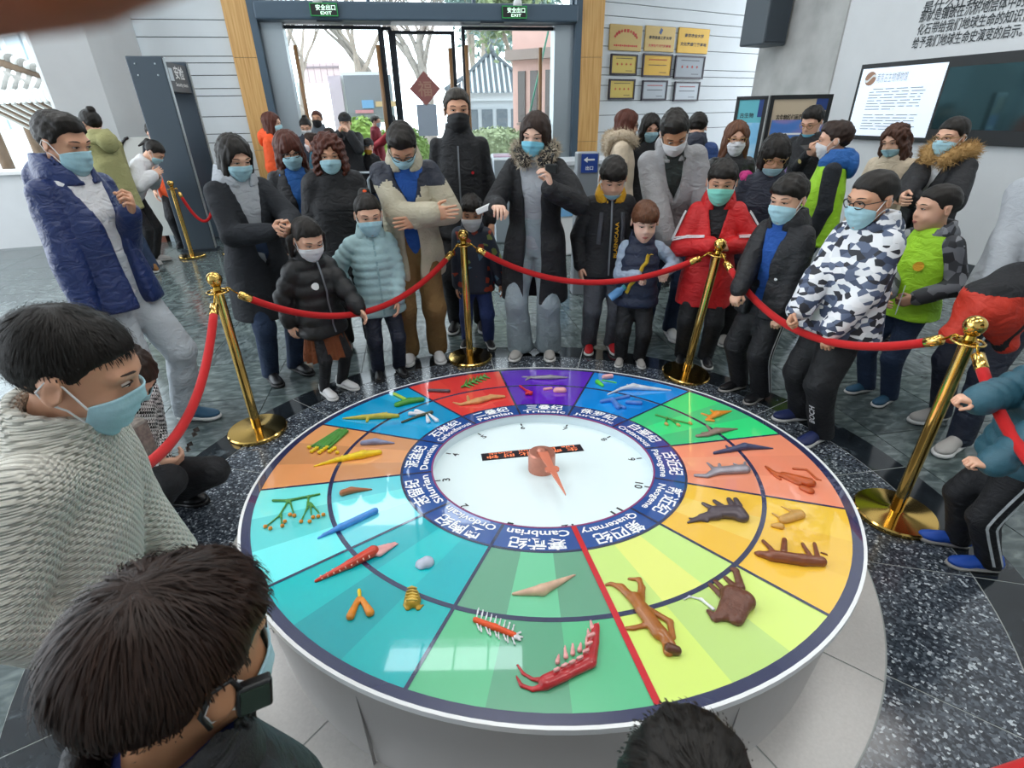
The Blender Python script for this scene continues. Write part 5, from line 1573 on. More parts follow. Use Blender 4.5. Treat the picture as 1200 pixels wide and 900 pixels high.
def person(label, pos, H, face=None, sex='m', hf=None, lean=0, side=0, twist=0, hyaw=0, hpitch=8, hroll=0, skin='a', hair='short', hairc='k', mask=None, masklow=0.0, glasses=None,
           la=None, ra=None, lpole=None, rpole=None, lhand='relax', rhand='relax', lpalm=None, rpalm=None, ldir=None, rdir=None, stance=.06, feet=None, crouch=0.0,
           top=None, trousers=None, shoes=None, inner=None, vox=.012, group='visitors around the round table', seed=1, eyes=True, brow=True, look=None):
    """builds one standing figure; returns an object holding its root, joints and garment fields"""
    P = Person()
    sexk = sex
    hf = (hf or {'m': .134, 'f': .135, 'c': .17}[sex]) * 1.09
    if face is None:
        face = math.degrees(math.atan2(TX - pos[0], TY - pos[1]))
    root = thing('person', label, 'person', (pos[0], pos[1], 0.0), -math.radians(face), group)
    P.root, P.H = root, H
    hh = hf * H
    hipz = H * (.525 - 1.1 * (hf - .134)) - crouch
    chin = H * (1 - hf) - crouch
    shz = chin - .042 * H
    shx = {'m': .089, 'f': .084, 'c': .083}[sex] * H
    piv = np.array([0, 0, hipz + .02 * H])
    Mt = Rx(-math.radians(lean)) @ Ry(math.radians(side))
    Mt2 = Mt @ Rz(-math.radians(twist))
    tr = lambda p: Mt2 @ (np.asarray(p, float) - piv) + piv
    P.tr, P.piv, P.M = tr, piv, Mt2
    nb = tr((0, -.012 * H, shz + .03 * H))
    # head
    Rh = Mt @ Rz(-math.radians(hyaw)) @ Rx(-math.radians(hpitch)) @ Ry(math.radians(hroll))
    hpivot = tr((0, -.012 * H, chin + .02 * H))
    hc = hpivot + Rh @ np.array([0, .07 * hh + .01 * H, hh * .5 - .02 * H])
    P.Rh, P.hc, P.hh = Rh, hc, hh
    hT = lambda V: (np.asarray(V) * hh) @ Rh.T + hc
    P.hT = hT
    J = {}
    up_l, fo_l = .172 * H, .15 * H
    hl = (.108 if sex != 'c' else .102) * H
    J['sh'] = {}
    for s, key, tgt, pole in ((-1, 'l', la, lpole), (1, 'r', ra, rpole)):
        sh = tr((s * shx, -.008 * H, shz - .012 * H))
        t = np.array(tgt) * H if tgt is not None else sh + np.array([s * .035 * H, .03 * H, -(up_l + fo_l) * .975])
        pl = pole if pole is not None else (s * .7, -.7, -.2)
        el, wr = ik(sh, t, up_l, fo_l, pl)
        J[key] = (sh, el, wr)
    # legs
    thigh, shin = hipz * .50, hipz * .455
    feet = feet or ((-stance, 0, -8), (stance, 0, 8))
    hx = .046 * H
    for s, key, (fx, fy, fa) in ((-1, 'L', feet[0]), (1, 'R', feet[1])):
        hip = np.array([s * hx, 0, hipz])
        an = np.array([fx * H, fy * H - .012 * H, .05 * H])
        full = H * (.525 - 1.1 * (hf - .134))
        kn, an2 = ik(hip, an, full * .5, full * .455, (s * .15, 1, 0))
        J[key] = (hip, kn, an2, fa)
    P.J = J
    # ---- skin: head, neck, inner body, hands in one mesh
    VV_, FF_ = [], []
    def addm(V, F):
        n = sum(len(v) for v in VV_)
        VV_.append(V); FF_.append(np.asarray(F) + n)
    hv, hfc = head_mesh(sexk, .02 if vox < .0095 else .03 if vox < .0126 else .04)
    addm(hT(hv), hfc)
    lo = np.array([-.3 * H, -.3 * H, 0]); hi = np.array([.3 * H, .35 * H, H * 1.02])
    allp = np.array([p for k in ('l', 'r') for p in J[k]] + [p for k in ('L', 'R') for p in J[k][:3]] + [nb, hc, piv])
    f = Field(allp.min(0) - .08 * H, allp.max(0) + .08 * H, .034)
    f.cone(nb - Mt2 @ np.array([0, 0, .03 * H]), hc - Rh @ np.array([0, .1 * hh, .18 * hh]), .036 * H, .034 * H if sex != 'c' else .032 * H, .02)
    st = [(hipz - .03 * H, 0, 0, .07 * H, .05 * H), (hipz + .03 * H, 0, 0, .078 * H, .055 * H), (shz - .12 * H, 0, 0, .078 * H, .055 * H), (shz, 0, 0, .07 * H, .04 * H), (shz + .03 * H, 0, 0, .04 * H, .03 * H)]
    f.loft(st, .03, Mt2, piv)
    for k in ('l', 'r'):
        a, b, c = J[k]; f.cone(a, b, .02 * H, .019 * H, .03); f.cone(b, c, .019 * H, .0155 * H, .02)
    for k in ('L', 'R'):
        a, b, c, _ = J[k]; f.cone(a, b, .045 * H, .032 * H, .03); f.cone(b, c, .03 * H, .02 * H, .02)
    bv, bf = f.mesh(); addm(bv, bf)
    P.hands = {}
    for k, s, pose, palm, hd in (('l', -1, lhand, lpalm, ldir), ('r', 1, rhand, rpalm, rdir)):
        a, b, c = J[k]
        y = (c - b) / np.linalg.norm(c - b) if hd is None else np.asarray(hd, float) / np.linalg.norm(hd)
        pn = np.asarray(palm, float) if palm is not None else np.array([-s * 1.0, -.25, 0])
        z = -pn; z = z - y * (z @ y); z /= np.linalg.norm(z) + 1e-9
        x = np.cross(y, z)
        R = np.stack([x, y, z], 1)
        uv, uf = hand_unit(pose, .024 if vox < .0126 else .036)
        uv = uv * np.array([s, 1, 1]) * hl
        addm(uv @ R.T + c, uf[:, ::-1] if s < 0 else uf)
        P.hands[k] = (c, R, hl)
    body = mesh_obj('body', np.concatenate(VV_), np.concatenate(FF_), SKIN[skin], root)
    P.body = body
    # ---- face details
    if eyes:
        for s in (-1, 1):
            b = MB(); b.ball((s * .135, .352, .028), (.058, .03, .013), 12, 8, 0); b.ball((s * .135, .372, .024), (.028, .014, .014), 10, 6, 1)
            V = hT(np.concatenate(b.V)); e = mesh_obj('eye', V, b.F, [M_eyew, M_iris], root, True, b.M)
            b = MB(); b.tube([(s * .06, .362, .03), (s * .1, .388, .042), (s * .15, .384, .044), (s * .205, .345, .028)], [.004, .008, .008, .004], 6)
            mesh_obj('eyelid', hT(np.concatenate(b.V)), b.F, M_brow, e)
            if brow:
                b = MB(); b.tube([(s * .055, .392, .112), (s * .12, .388, .135), (s * .18, .36, .135), (s * .225, .315, .118)], [.007, .011, .009, .004], 6)
                mesh_obj('eyebrow', hT(np.concatenate(b.V)), b.F, M_brow, root)
    if not mask:
        b = MB(); b.tube([(-.085, .395, -.263), (-.03, .415, -.258), (.03, .415, -.258), (.085, .395, -.263)], [.006, .02, .02, .006], 8); b.tube([(-.07, .39, -.285), (0, .408, -.295), (.07, .39, -.285)], [.006, .022, .006], 8)
        mesh_obj('lips', hT(np.concatenate(b.V)), b.F, mat('lips_rose', '#a8625a', .45), root)
    if hair:
        V, F, S = hair_unit(hair)
        o = mesh_obj('hair', hT(V), F, HAIR[hairc], root); add_strand(o, S); P.hair = o
    if mask:
        V, F, loops = mask_unit(sexk, masklow)
        mo = mesh_obj('face_mask', hT(V), F, MASKS[mask], root); P.mask = mo
        for lv, lf in loops: mesh_obj('ear_loop', hT(lv), lf, MASKS['k'] if mask == 'k' else M_loop, mo)
    if glasses:
        gm = M_rimk if glasses == 'k' else M_rimg
        g = MB(); t = np.linspace(0, 2 * PI, 25)
        for s in (-1, 1): g.tube(np.stack([s * .145 + .105 * np.cos(t), .43 - .05 * np.abs(np.cos(t)) * (s * np.cos(t) > 0), .015 + .075 * np.sin(t)], 1), .010, 6, cap=False)
        g.tube([(-.045, .435, .03), (0, .45, .04), (.045, .435, .03)], .009, 6)
        go = mesh_obj('glasses', hT(np.concatenate(g.V)), g.F, gm, root)
        for s in (-1, 1):
            b = MB(); b.tube([(s * .25, .385, .03), (s * .335, .2, .035), (s * .36, -.05, .03), (s * .36, -.13, -.03)], .009, 6); mesh_obj('temple', hT(np.concatenate(b.V)), b.F, gm, go)
    # ---- trousers
    P.f_tr = None
    if trousers:
        T = dict(m=None, r=1.0, flare=0.0, wr=.004, crop=0.0, bag=1.0); T.update(trousers)
        pts = np.array([p for k in ('L', 'R') for p in J[k][:3]])
        f = Field(np.r_[pts.min(0)[:2] - .13 * H, .0], np.r_[pts.max(0)[:2] + .13 * H, hipz + .14 * H], max(vox, .017))
        f.loft([(hipz - .045 * H, 0, 0, .082 * H, .062 * H), (hipz + .02 * H, 0, -.005 * H, .09 * H, .07 * H), (hipz + .11 * H, 0, 0, .086 * H, .066 * H)], .04)
        for k in ('L', 'R'):
            a, b, c, _ = J[k]
            c2 = c + np.array([0, 0, -.022 * H + T['crop'] * H])
            f.cone(a, b,   .052 * H * T['r'], .043 * H * T['r'] * T['bag'], .035); f.cone(b, c2, .042 * H * T['r'] * T['bag'], (.036 + T['flare']) * H * T['r'], .02)
        f.op(lambda X, Y, Z: (.02 * H - Z) + 0 * X + 0 * Y, f.lo, f.lo + f.h * f.n, .005, 'int')
        V, F = f.mesh(); V = wrinkle(V, F, T['wr'], 20, seed)
        P.trousers = mesh_obj('trousers', V, F, T['m'], root); P.f_tr = f
    if shoes:
        S = dict(m=None, sole=None, kind='low', size=1.0); S.update(shoes)
        up, so = shoe_unit(S['kind'])
        L = .152 * H * S['size']
        P.shoes = []
        for k in ('L', 'R'):
            a, b, c, fa = J[k]
            R = Rz(-math.radians(fa)); org = np.array([c[0], c[1] + .005 * H, .004])
            o = mesh_obj('shoe', (up[0] * L) @ R.T + org, up[1], S['m'], root)
            mesh_obj('sole', (so[0] * L) @ R.T + org, so[1], S['sole'] or S['m'], o)
            P.shoes.append((o, R, org, L))
            if S.get('laces'):
                for q in range(4):
                    y = .25 + q * .09; z = .285 - q * .035
                    b_ = MB(); b_.tube([(-.07, y, z - .02), (0, y + .01, z + .012), (.07, y, z - .02)], .012, 6); mesh_obj('lace', (np.concatenate(b_.V) * L) @ R.T + org, b_.F, S['laces'], o)
    # ---- inner top
    if inner:
        f = Field(tr((0, 0, hipz)) - .25 * H, tr((0, 0, shz)) + .22 * H, vox)
        f.loft([(hipz - .02 * H, 0, 0, .088 * H, .066 * H), (hipz + .12 * H, 0, 0, .082 * H, .064 * H), (shz - .08 * H, 0, 0, .092 * H, .07 * H), (shz + .005 * H, 0, -.004 * H, .08 * H, .055 * H), (shz + .045 * H, 0, -.006 * H, .05 * H, .045 * H)], .02, Mt2, piv)
        if inner.get('collar', 1): f.loft([(shz + .02 * H, 0, -.006 * H, .05 * H, .048 * H), (shz + .02 * H + .03 * H * inner.get('collar', 1), 0, -.002 * H, .043 * H, .044 * H)], .01, Mt2, piv)
        V, F = f.mesh(); V = wrinkle(V, F, .004, 22, seed + 5)
        P.inner = mesh_obj(inner.get('name', 'shirt'), V, F, inner['m'], root); P.f_in = f
    # ---- outer top
    if top:
        T = dict(m=None, name='jacket', hem=.46, th=.012, bulk=1.0, sl=1.0, quilt=None, open=0.0, openz=None, wr=.006, hood=None, collar=None, sleeves=True, sleeve_m=None, hemw=1.0, cuff=None, fq=15, paint=None)
        T.update(top)
        th = T['th'] * H / 1.5 * .75; T['sl'] *= .9
        bk = T['bulk']
        hemz = T['hem'] * H - crouch
        pts = np.array([p for k in ('l', 'r') for p in J[k]] + [tr((0, 0, hemz)), tr((0, 0, shz))])
        f = Field(pts.min(0) - .15 * H, pts.max(0) + .15 * H, vox)
        ex = None
        st = [(shz - .10 * H, 0, 0, (.088 * H + th) * bk, (.068 * H + th) * bk), (shz - .015 * H, 0, -.004 * H, (.08 * H + th), (.054 * H + th)), (shz + .035 * H, 0, -.006 * H, .056 * H + th * .6, .05 * H + th * .6), (shz + .05 * H, 0, -.006 * H, .05 * H + th * .3, .046 * H + th * .3)]
        wz = hipz + .28 * (shz - hipz)
        if hemz < hipz:
            st += [(wz, 0, 0, (.090 * H + th) * bk, (.07 * H + th) * bk), (hipz, 0, 0, (.102 * H + th) * bk * T['hemw'], (.08 * H + th) * bk * T['hemw']), (hemz, 0, 0, (.108 * H + th) * bk * T['hemw'] ** 1.5, (.086 * H + th) * bk * T['hemw'] ** 1.5)]
        else:
            st += [(hemz, 0, 0, (.095 * H + th) * bk * T['hemw'], (.074 * H + th) * bk * T['hemw'])]
        f.loft(st, .02, Mt2, piv, quilt=T['quilt'])
        if T['sleeves'] and not T['sleeve_m']:
            for k in ('l', 'r'):
                a, b, c = J[k]; e = c - (c - b) / np.linalg.norm(c - b) * .012 * H * T.get('slen', 1)
                f.cone(a, b, (.029 * H + th) * T['sl'], (.027 * H + th) * T['sl'], .014, quilt=T['quilt']); f.cone(b, e, (.027 * H + th) * T['sl'], (.021 * H + th) * T['sl'], .010, quilt=T['quilt'])
        if T['collar'] == 'stand':
            f.loft([(shz + .03 * H, 0, -.006 * H, .056 * H + th * .5, .052 * H + th * .5), (shz + .075 * H, 0, .0, .048 * H + th * .5, .05 * H + th * .5)], .012, Mt2, piv)
            f.loft([(shz + .05 * H, 0, -.004 * H, .042 * H, .042 * H), (shz + .10 * H, 0, .0, .042 * H, .043 * H)], .008, Mt2, piv, mode='sub')
        if T['open']:
            w = T['open'] * H; zlo = T['openz'] * H if T['openz'] is not None else -1
            def slot(X, Y, Z):
                x, y, z = X - piv[0], Y - piv[1], Z - piv[2]
                xx = Mt2[0][0] * x + Mt2[1][0] * y + Mt2[2][0] * z; yy = Mt2[0][1] * x + Mt2[1][1] * y + Mt2[2][1] * z; zz = Mt2[0][2] * x + Mt2[1][2] * y + Mt2[2][2] * z + piv[2]
                ww_ = w * (1 + np.clip((zz - shz + .12 * H) / (.12 * H), 0, 1) * T.get('openv', .2)) * np.clip((zz - zlo) / (.04 * H), .0, 1) if T['openz'] is not None else w * (1 + np.clip((zz - shz + .12 * H) / (.12 * H), 0, 1) * T.get('openv', .2))
                return np.maximum(np.abs(xx - T.get('openx', 0) * H) - ww_, -yy - 0.0)
            bm_lo = tr((0, 0, hemz)) - .16 * H; bm_hi = tr((0, 0, shz + .1 * H)) + .16 * H
            # carve only in the torso shell, not in the arms that cross it
            g = Field(f.lo + 2 * f.h, f.lo + f.h * (f.n - 3), vox)
            arms = np.full(f.D.shape, BIG, np.float32)
            if T['sleeves'] and not T['sleeve_m']:
                tmp = Field(pts.min(0) - .15 * H, pts.max(0) + .15 * H, vox)
                for k in ('l', 'r'):
                    a, b, c = J[k]
                    tmp.cone(b, c, (.031 * H + th) * T['sl'], (.021 * H + th) * T['sl'], .0)
                    tmp.cone(a + (b - a) * .25, b, (.031 * H + th) * T['sl'], (.031 * H + th) * T['sl'], .0)
                arms = tmp.D
            f.op(slot, np.minimum(bm_lo, bm_hi), np.maximum(bm_lo, bm_hi), .008, 'sub')
            f.D = np.minimum(f.D, arms)
        V, F = f.mesh(); V = wrinkle(V, F, T['wr'], T['fq'], seed)
        fm, ms = None, [T['m']]
        if T['paint']:
            C = V[F].mean(1); C = (C - piv) @ Mt2 + piv
            fm = np.zeros(len(F), int)
            for i, (mm, fn) in enumerate(T['paint']):
                ms.append(mm); fm[fn(C / H)] = i + 1
        P.top = mesh_obj(T['name'], V, F, ms, root, True, fm); P.f_top = f
        if T['sleeves'] and T['sleeve_m']:
            for k in ('l', 'r'):
                a, b, c = J[k]; pp = np.array([a, b, c])
                g = Field(pp.min(0) - .08 * H, pp.max(0) + .08 * H, vox)
                e = c - (c - b) / np.linalg.norm(c - b) * .012 * H
                q = T.get('sleeve_quilt', T['quilt'])
                g.cone(a, b, (.031 * H + th * .7) * T['sl'], (.027 * H + th * .7) * T['sl'], .0, quilt=q); g.cone(b, e, (.027 * H + th * .7) * T['sl'], (.021 * H + th * .7) * T['sl'], .02, quilt=q)
                V, F = g.mesh(); V = wrinkle(V, F, T['wr'], T['fq'], seed + 3); mesh_obj('sleeve', V, F, T['sleeve_m'], P.top)
                setattr(P, 'f_sl_' + k, g)
        if T['cuff']:
            for k in ('l', 'r'):
                a, b, c = J[k]; d = (c - b) / np.linalg.norm(c - b)
                b_ = MB(); rr_ = (.0255 * H + th * .9) * T['sl']
                b_.tube([c - d * .03 * H, c - d * .008 * H], rr_, 16); b_.build('cuff', T['cuff'], P.top, True)
        if T['hood']:
            hd = T['hood']; rr_ = hd.get('r', .026) * H * (.85 if hd.get('fur') else .6)
            g = Field(tr((0, 0, shz)) - .2 * H, tr((0, 0, shz + .1 * H)) + .2 * H, vox)
            if hd.get('fur'):
                zz = shz + .05 * H
                ring = [(-.035, .062, -.02), (-.06, .035, .005), (-.066, -.01, .015), (-.055, -.06, .012), (-.025, -.085, .0), (.025, -.085, .0), (.055, -.06, .012), (.066, -.01, .015), (.06, .035, .005), (.035, .062, -.02)]
                R_ = [tr((x * H * .98, y * H * .92, zz + z * H - .006 * H)) for x, y, z in ring]
                for i in range(len(R_) - 1): g.cone(R_[i], R_[i + 1], rr_, rr_, .015)
            else:
                q = hd.get('r', .026) / .03
                g.loft([(shz + .0 * H, 0, -.008 * H, .074 * H * q ** .5, .066 * H), (shz + .035 * H, 0, -.014 * H, .073 * H * q ** .5, .068 * H * q ** .5), (shz + (.072 + .012 * q) * H, 0, -.018 * H, .056 * H * q ** .5, .058 * H)], .01, Mt2, piv)
                g.loft([(shz - .02 * H, 0, .0, .05 * H, .05 * H), (shz + .04 * H, 0, -.006 * H, .053 * H * q ** .5, .052 * H * q ** .5), (shz + .12 * H, 0, -.01 * H, .045 * H, .05 * H)], .008, Mt2, piv, mode='sub')
                def vcut(X, Y, Z):
                    x, y, z = X - piv[0], Y - piv[1], Z - piv[2]
                    xx = Mt2[0][0] * x + Mt2[1][0] * y + Mt2[2][0] * z; yy = Mt2[0][1] * x + Mt2[1][1] * y + Mt2[2][1] * z; zz_ = Mt2[0][2] * x + Mt2[1][2] * y + Mt2[2][2] * z + piv[2]
                    return np.maximum(np.abs(xx) - (.012 * H + np.clip(zz_ - shz, 0, 1) * .42), .02 * H - yy)
                g.op(vcut, g.lo, g.lo + g.h * g.n, .008, 'sub')
            if hd.get('drop', 1): g.ell(tr((0, -.084 * H, shz + .012 * H)), (.062 * H, .03 * H, .06 * H), .03)
            V, F = g.mesh(); V = wrinkle(V, F, hd.get('wr', .006), 26, seed + 9)
            P.hood = mesh_obj('hood', V, F, hd['m'], P.top)
            if hd.get('fur'):
                fur_trim(V[::max(1, len(V) // 900)], vnormals(V, F)[::max(1, len(V) // 900)], hd['fur'], P.top, hd.get('furlen', .03))
    return P

def fur_trim(V, N, m, parent, L=.03, n_per=3, name='fur_trim'):
    r = np.random.RandomState(4)
    Vs, Fs = [], []
    for v, n in zip(V, N):
        for _ in range(n_per):
            d = n + r.normal(size=3) * .6 + np.array([0, 0, -.2]); d /= np.linalg.norm(d)
            t = np.cross(d, r.normal(size=3)); t /= np.linalg.norm(t)
            o = v + r.normal(size=3) * .006
            i = len(Vs)
            Vs += [o - t * .0025, o + t * .0025, o + d * L * r.uniform(.6, 1.2)]
            Fs.append((i, i + 1, i + 2))
    return tag(mesh_obj(name, np.array(Vs), Fs, m, parent), kind='stuff')

def ribbon(P, pts, width, field, m, name, parent, off=.009, n=24, normal=None):
    """flat band laid on a garment along a polyline of local points"""
    pts = np.asarray(pts, float)
    seg_ = np.r_[0, np.cumsum(np.linalg.norm(np.diff(pts, axis=0), axis=1))]
    u = np.linspace(0, seg_[-1], n)
    C = np.stack([np.interp(u, seg_, pts[:, i]) for i in range(3)], 1)
    C = field.snap(C, off)
    T = np.gradient(C, axis=0); T /= np.linalg.norm(T, axis=1, keepdims=True) + 1e-9
    N = field.grad(C)
    B = np.cross(T, N); B /= np.linalg.norm(B, axis=1, keepdims=True) + 1e-9
    L_, R_ = field.snap(C - B * width / 2, off), field.snap(C + B * width / 2, off)
    V = np.concatenate([L_ - N * .004, L_, C + N * .0015, R_, R_ - N * .004])
    F = []
    for r in range(4):
        for i in range(n - 1): F.append((r * n + i, r * n + i + 1, (r + 1) * n + i + 1, (r + 1) * n + i))
    return mesh_obj(name, V, F, m, parent)

def decal(P, V, F, field, m, name, parent, center, xdir, ydir, axis, off=.009):
    """flat print wrapped on a garment: V in its own plane, projected along axis"""
    V = np.asarray(V, float)
    Q = np.asarray(center, float) + np.outer(V[:, 0], xdir) + np.outer(V[:, 1], ydir)
    Q = field.snap(Q, off, axis=axis)
    return mesh_obj(name, Q, F, m, parent)

def leg_stripes(P, m, offs=(0,), width=.012, side=(-1, 1), z0=.05, name='stripe'):
    for s, k in ((-1, 'L'), (1, 'R')):
        if s not in side: continue
        a, b, c, _ = P.J[k]
        for o_ in offs:
            pts = [np.array([a[0] + s * .3, a[1] + o_, a[2] - .01]), np.array([b[0] + s * .3, b[1] + o_, b[2]]), np.array([c[0] + s * .3, c[1] + o_, c[2] + .01])]
            seg_ = np.linspace(0, 1, 26)
            C = np.array([pts[0] + (pts[1] - pts[0]) * t * 2 if t < .5 else pts[1] + (pts[2] - pts[1]) * (t * 2 - 1) for t in seg_])
            Q = P.f_tr.snap(C + np.array([s * .3, 0, 0]), .009, axis=(-s, 0, 0))
            n = len(Q)
            A, B = Q + np.array([0, width / 2, 0]), Q - np.array([0, width / 2, 0])
            A, B = P.f_tr.snap(A, .009), P.f_tr.snap(B, .009)
            mesh_obj(name, np.concatenate([A, B]), [(i, i + 1, n + i + 1, n + i) for i in range(n - 1)], m, P.trousers)

def cloth(key, col, rough=.8, bump=.25, bscale=350, vary=.08, fold=.45, **kw):
    """woven cloth: fine weave plus broad soft creases as relief"""
    k = 'cloth_' + key
    if k in MATS: return MATS[k]
    m = mat(k, col, rough, bump=bump, bscale=bscale, vary=vary, vscale=6, **kw)
    nt = m.node_tree; b = nt.nodes['Principled BSDF']
    old = b.inputs['Normal'].links[0].from_node
    tc = nt.nodes.new('ShaderNodeTexCoord'); n = nt.nodes.new('ShaderNodeTexNoise'); n.inputs['Scale'].default_value = 13; n.inputs['Detail'].default_value = 3; n.inputs['Distortion'].default_value = 1.2
    mp = nt.nodes.new('ShaderNodeMapping'); mp.inputs['Scale'].default_value = (1, 1, 1.7); mp.inputs['Rotation'].default_value = (.3, .5, .2)
    nt.links.new(tc.outputs['Object'], mp.inputs[0]); nt.links.new(mp.outputs[0], n.inputs['Vector'])
    bp = nt.nodes.new('ShaderNodeBump'); bp.inputs['Strength'].default_value = fold; bp.inputs['Distance'].default_value = .035
    nt.links.new(n.outputs['Fac'], bp.inputs['Height']); nt.links.new(old.outputs[0], bp.inputs['Normal']); nt.links.new(bp.outputs[0], b.inputs['Normal'])
    return m

def strands(P, style, n, m, L=.2, seed=1, w=.0035):
    """individual locks combed over a short haircut"""
    V, F, S = hair_unit(style); N = vnormals(V, F)
    r = np.random.RandomState(seed)
    idx = r.choice(len(V), n)
    p = V[idx] + r.normal(size=(n, 3)) * .012; nn = N[idx]
    keep = (nn[:, 2] > -.75) & ~((p[:, 1] > .1) & (p[:, 2] < .24)) & ~((p[:, 1] > -.2) & (p[:, 2] < .08)); p, nn = p[keep], nn[keep]; n = len(p)
    whorl = np.array([.05, -.2, .52])
    d = p - whorl; d[:, 2] -= .15; d += r.normal(size=d.shape) * .04
    c0, rad = np.array([0, -.065, .145]), np.array([.37, .465, .41])
    Vs, Ss, Fs = [], [], []
    k = 5; Ls = L * r.uniform(.5, 1.15, n) * np.where((p[:, 1] > .05) | (p[:, 2] < .2), .5, 1); lift = r.uniform(.0, .010, n)
    q = p + nn * .004; pts = [q]
    dv = d
    for i in range(k - 1):
        e = (q - c0) / rad ** 2; e /= np.linalg.norm(e, axis=1, keepdims=True)
        t = dv - e * (dv * e).sum(1, keepdims=True); t /= np.linalg.norm(t, axis=1, keepdims=True) + 1e-9
        q = q + t * (Ls / (k - 1))[:, None] + e * (lift * (.3 if i < 2 else -.15))[:, None]; pts.append(q)
    P3 = np.stack(pts, 1)
    T = np.gradient(P3, axis=1); E = (P3 - c0) / rad ** 2
    B = np.cross(T, E); B /= np.linalg.norm(B, axis=2, keepdims=True) + 1e-9
    ww_ = (w * np.array([.8, 1, 1, .8, .15]))[None, :, None] * r.uniform(.7, 1.3, (n, 1, 1))
    A, C = P3 - B * ww_, P3 + B * ww_
    X = np.stack([A, C], 2).reshape(-1, 3)
    base = (np.arange(n) * k * 2)[:, None]
    for i in range(k - 1): Fs.append(np.concatenate([base + 2 * i, base + 2 * i + 1, base + 2 * i + 3, base + 2 * i + 2], 1))
    o = mesh_obj('hair_strands', P.hT(X), np.concatenate(Fs), m, P.hair)
    tone = np.repeat(r.rand(n) * 40, k * 2)
    add_strand(o, np.stack([tone, tone * .3, tone * .7], 1))
    return tag(o, kind='stuff')
# ---------------------------------------------------------------- the cast, placed where each person stands in the hall
def loc_(px, py, Y, pos, face, H):
    w = at(px, py, Y) - np.array([pos[0], pos[1], 0])
    a = math.radians(face)
    return np.array([w[0] * math.cos(a) - w[1] * math.sin(a), w[0] * math.sin(a) + w[1] * math.cos(a), w[2]]) / H
def cast(label, H, feet_px=None, pos=None, headpx=None, face=None, lw=None, rw=None, **kw):
    """feet_px: photo point midway between the feet; lw/rw: (px, py, dY) of the left/right wrist"""
    if pos is None: pos = tuple(on_floor(*feet_px)[:2])
    if face is None: face = math.degrees(math.atan2(TX - pos[0], TY - pos[1]))
    if lw: kw['la'] = loc_(lw[0], lw[1], pos[1] + lw[2], pos, face, H)
    if rw: kw['ra'] = loc_(rw[0], rw[1], pos[1] + rw[2], pos, face, H)
    P = person(label, pos, H, face=face, **kw)
    P.pos, P.face = pos, face
    P.w2l = lambda w: np.array([(w[0] - pos[0]) * math.cos(math.radians(face)) - (w[1] - pos[1]) * math.sin(math.radians(face)), (w[0] - pos[0]) * math.sin(math.radians(face)) + (w[1] - pos[1]) * math.cos(math.radians(face)), w[2]])
    return P
def toward(pos, d=0):
    return math.degrees(math.atan2(TX - pos[0], TY - pos[1])) + d

K_black = cloth('black', '#121419', .7); K_black2 = cloth('soft_black', '#15171c', .6); K_charcoal = cloth('charcoal_wool', '#20242a', .9, bump=.4)
K_navy = cloth('navy_nylon', '#1c2f62', .42, bump=.12, bscale=120); K_navyd = cloth('dark_navy', '#151d30', .55); K_grey = cloth('grey_fleece', '#a6abb1', .9); K_lgrey = cloth('pale_grey', '#c2c7ca', .9)
K_sweat = cloth('pale_sweatpants', '#b5bcc2', .9); K_jean = cloth('indigo_denim', '#22344f', .85); K_ljean = cloth('washed_denim', '#93a0a6', .85); K_khaki = cloth('khaki', '#7d6038', .85)
K_beige = cloth('beige_shell', '#b8b09a', .7); K_blue = cloth('bright_blue_knit', '#1d4f9c', .85); K_teal = cloth('teal_puffer', '#2d5b6b', .5, fold=.12); K_ice = cloth('ice_blue_puffer', '#9dbcc0', .55, fold=.15)
K_red = cloth('red_nylon', '#c8161a', .55); K_white = cloth('white_cloth', '#dcdde0', .8); K_yel = cloth('yellow_lining', '#d8a21c', .7); K_green = cloth('hi_vis_green', '#a6e02a', .6); K_brown = cloth('brown_pleat', '#7c4322', .8)
K_graycoat = cloth('grey_shell', '#98989a', .6); K_olive = cloth('olive_green_hoodie', '#9a9868', .85); K_orange = cloth('orange_vest', '#e8541c', .7); K_maroon = cloth('maroon', '#7a1c2c', .8); K_rc = cloth('crimson_coat', '#a31d2c', .8)
K_cream = cloth('cream_coat', '#cbbba4', .85); K_leather = cloth('black_leather', '#0f1013', .35, bump=.1); K_vest = cloth('navy_vest', '#1c2740', .5); K_powder = cloth('powder_blue', '#a3b4c8', .7); K_dgrey = cloth('dark_grey_trouser', '#4a4d54', .85)
K_tealj = cloth('teal_jacket', '#2f6f86', .7); K_royal = cloth('royal_blue_hood', '#2260a8', .7); K_bluepants = cloth('blue_trousers', '#27386a', .8)
F_tan = mat('tan_fur', '#b08c58', .9); F_beige = mat('beige_fur', '#b8a890', .9); F_pale = mat('pale_fur', '#c4b8a4', .9)
S_white = mat('white_leather', '#d8d8d8', .5); S_black = mat('black_leather_shoe', '#15161a', .4); S_red = mat('red_shoe', '#c41a22', .6); S_blue = mat('blue_shoe', '#27526e', .6); S_grey = mat('grey_shoe', '#a9a6a2', .6); S_cobalt = mat('cobalt_shoe', '#1c52b8', .5); S_navy = mat('navy_shoe', '#1c2a5c', .5); S_gum = mat('sole_white', '#d4d4d2', .6); S_dk = mat('sole_black', '#1a1a1c', .6)
K_camo = ramp_mat('camouflage_print', [(0.0, '#e4e6ea'), (0.3, '#56627c'), (0.5, '#22252e'), (0.66, '#d8dbe0'), (0.82, '#39445c')], scale=27, rough=.6, tex='voronoi', interp='CONSTANT', stretch=(1, 1, 1.5))
K_camog = ramp_mat('grey_camouflage', [(0.0, '#70737a'), (0.35, '#3a3c42'), (0.6, '#8a8d92'), (0.8, '#25272c')], scale=22, rough=.7, tex='voronoi', interp='CONSTANT')
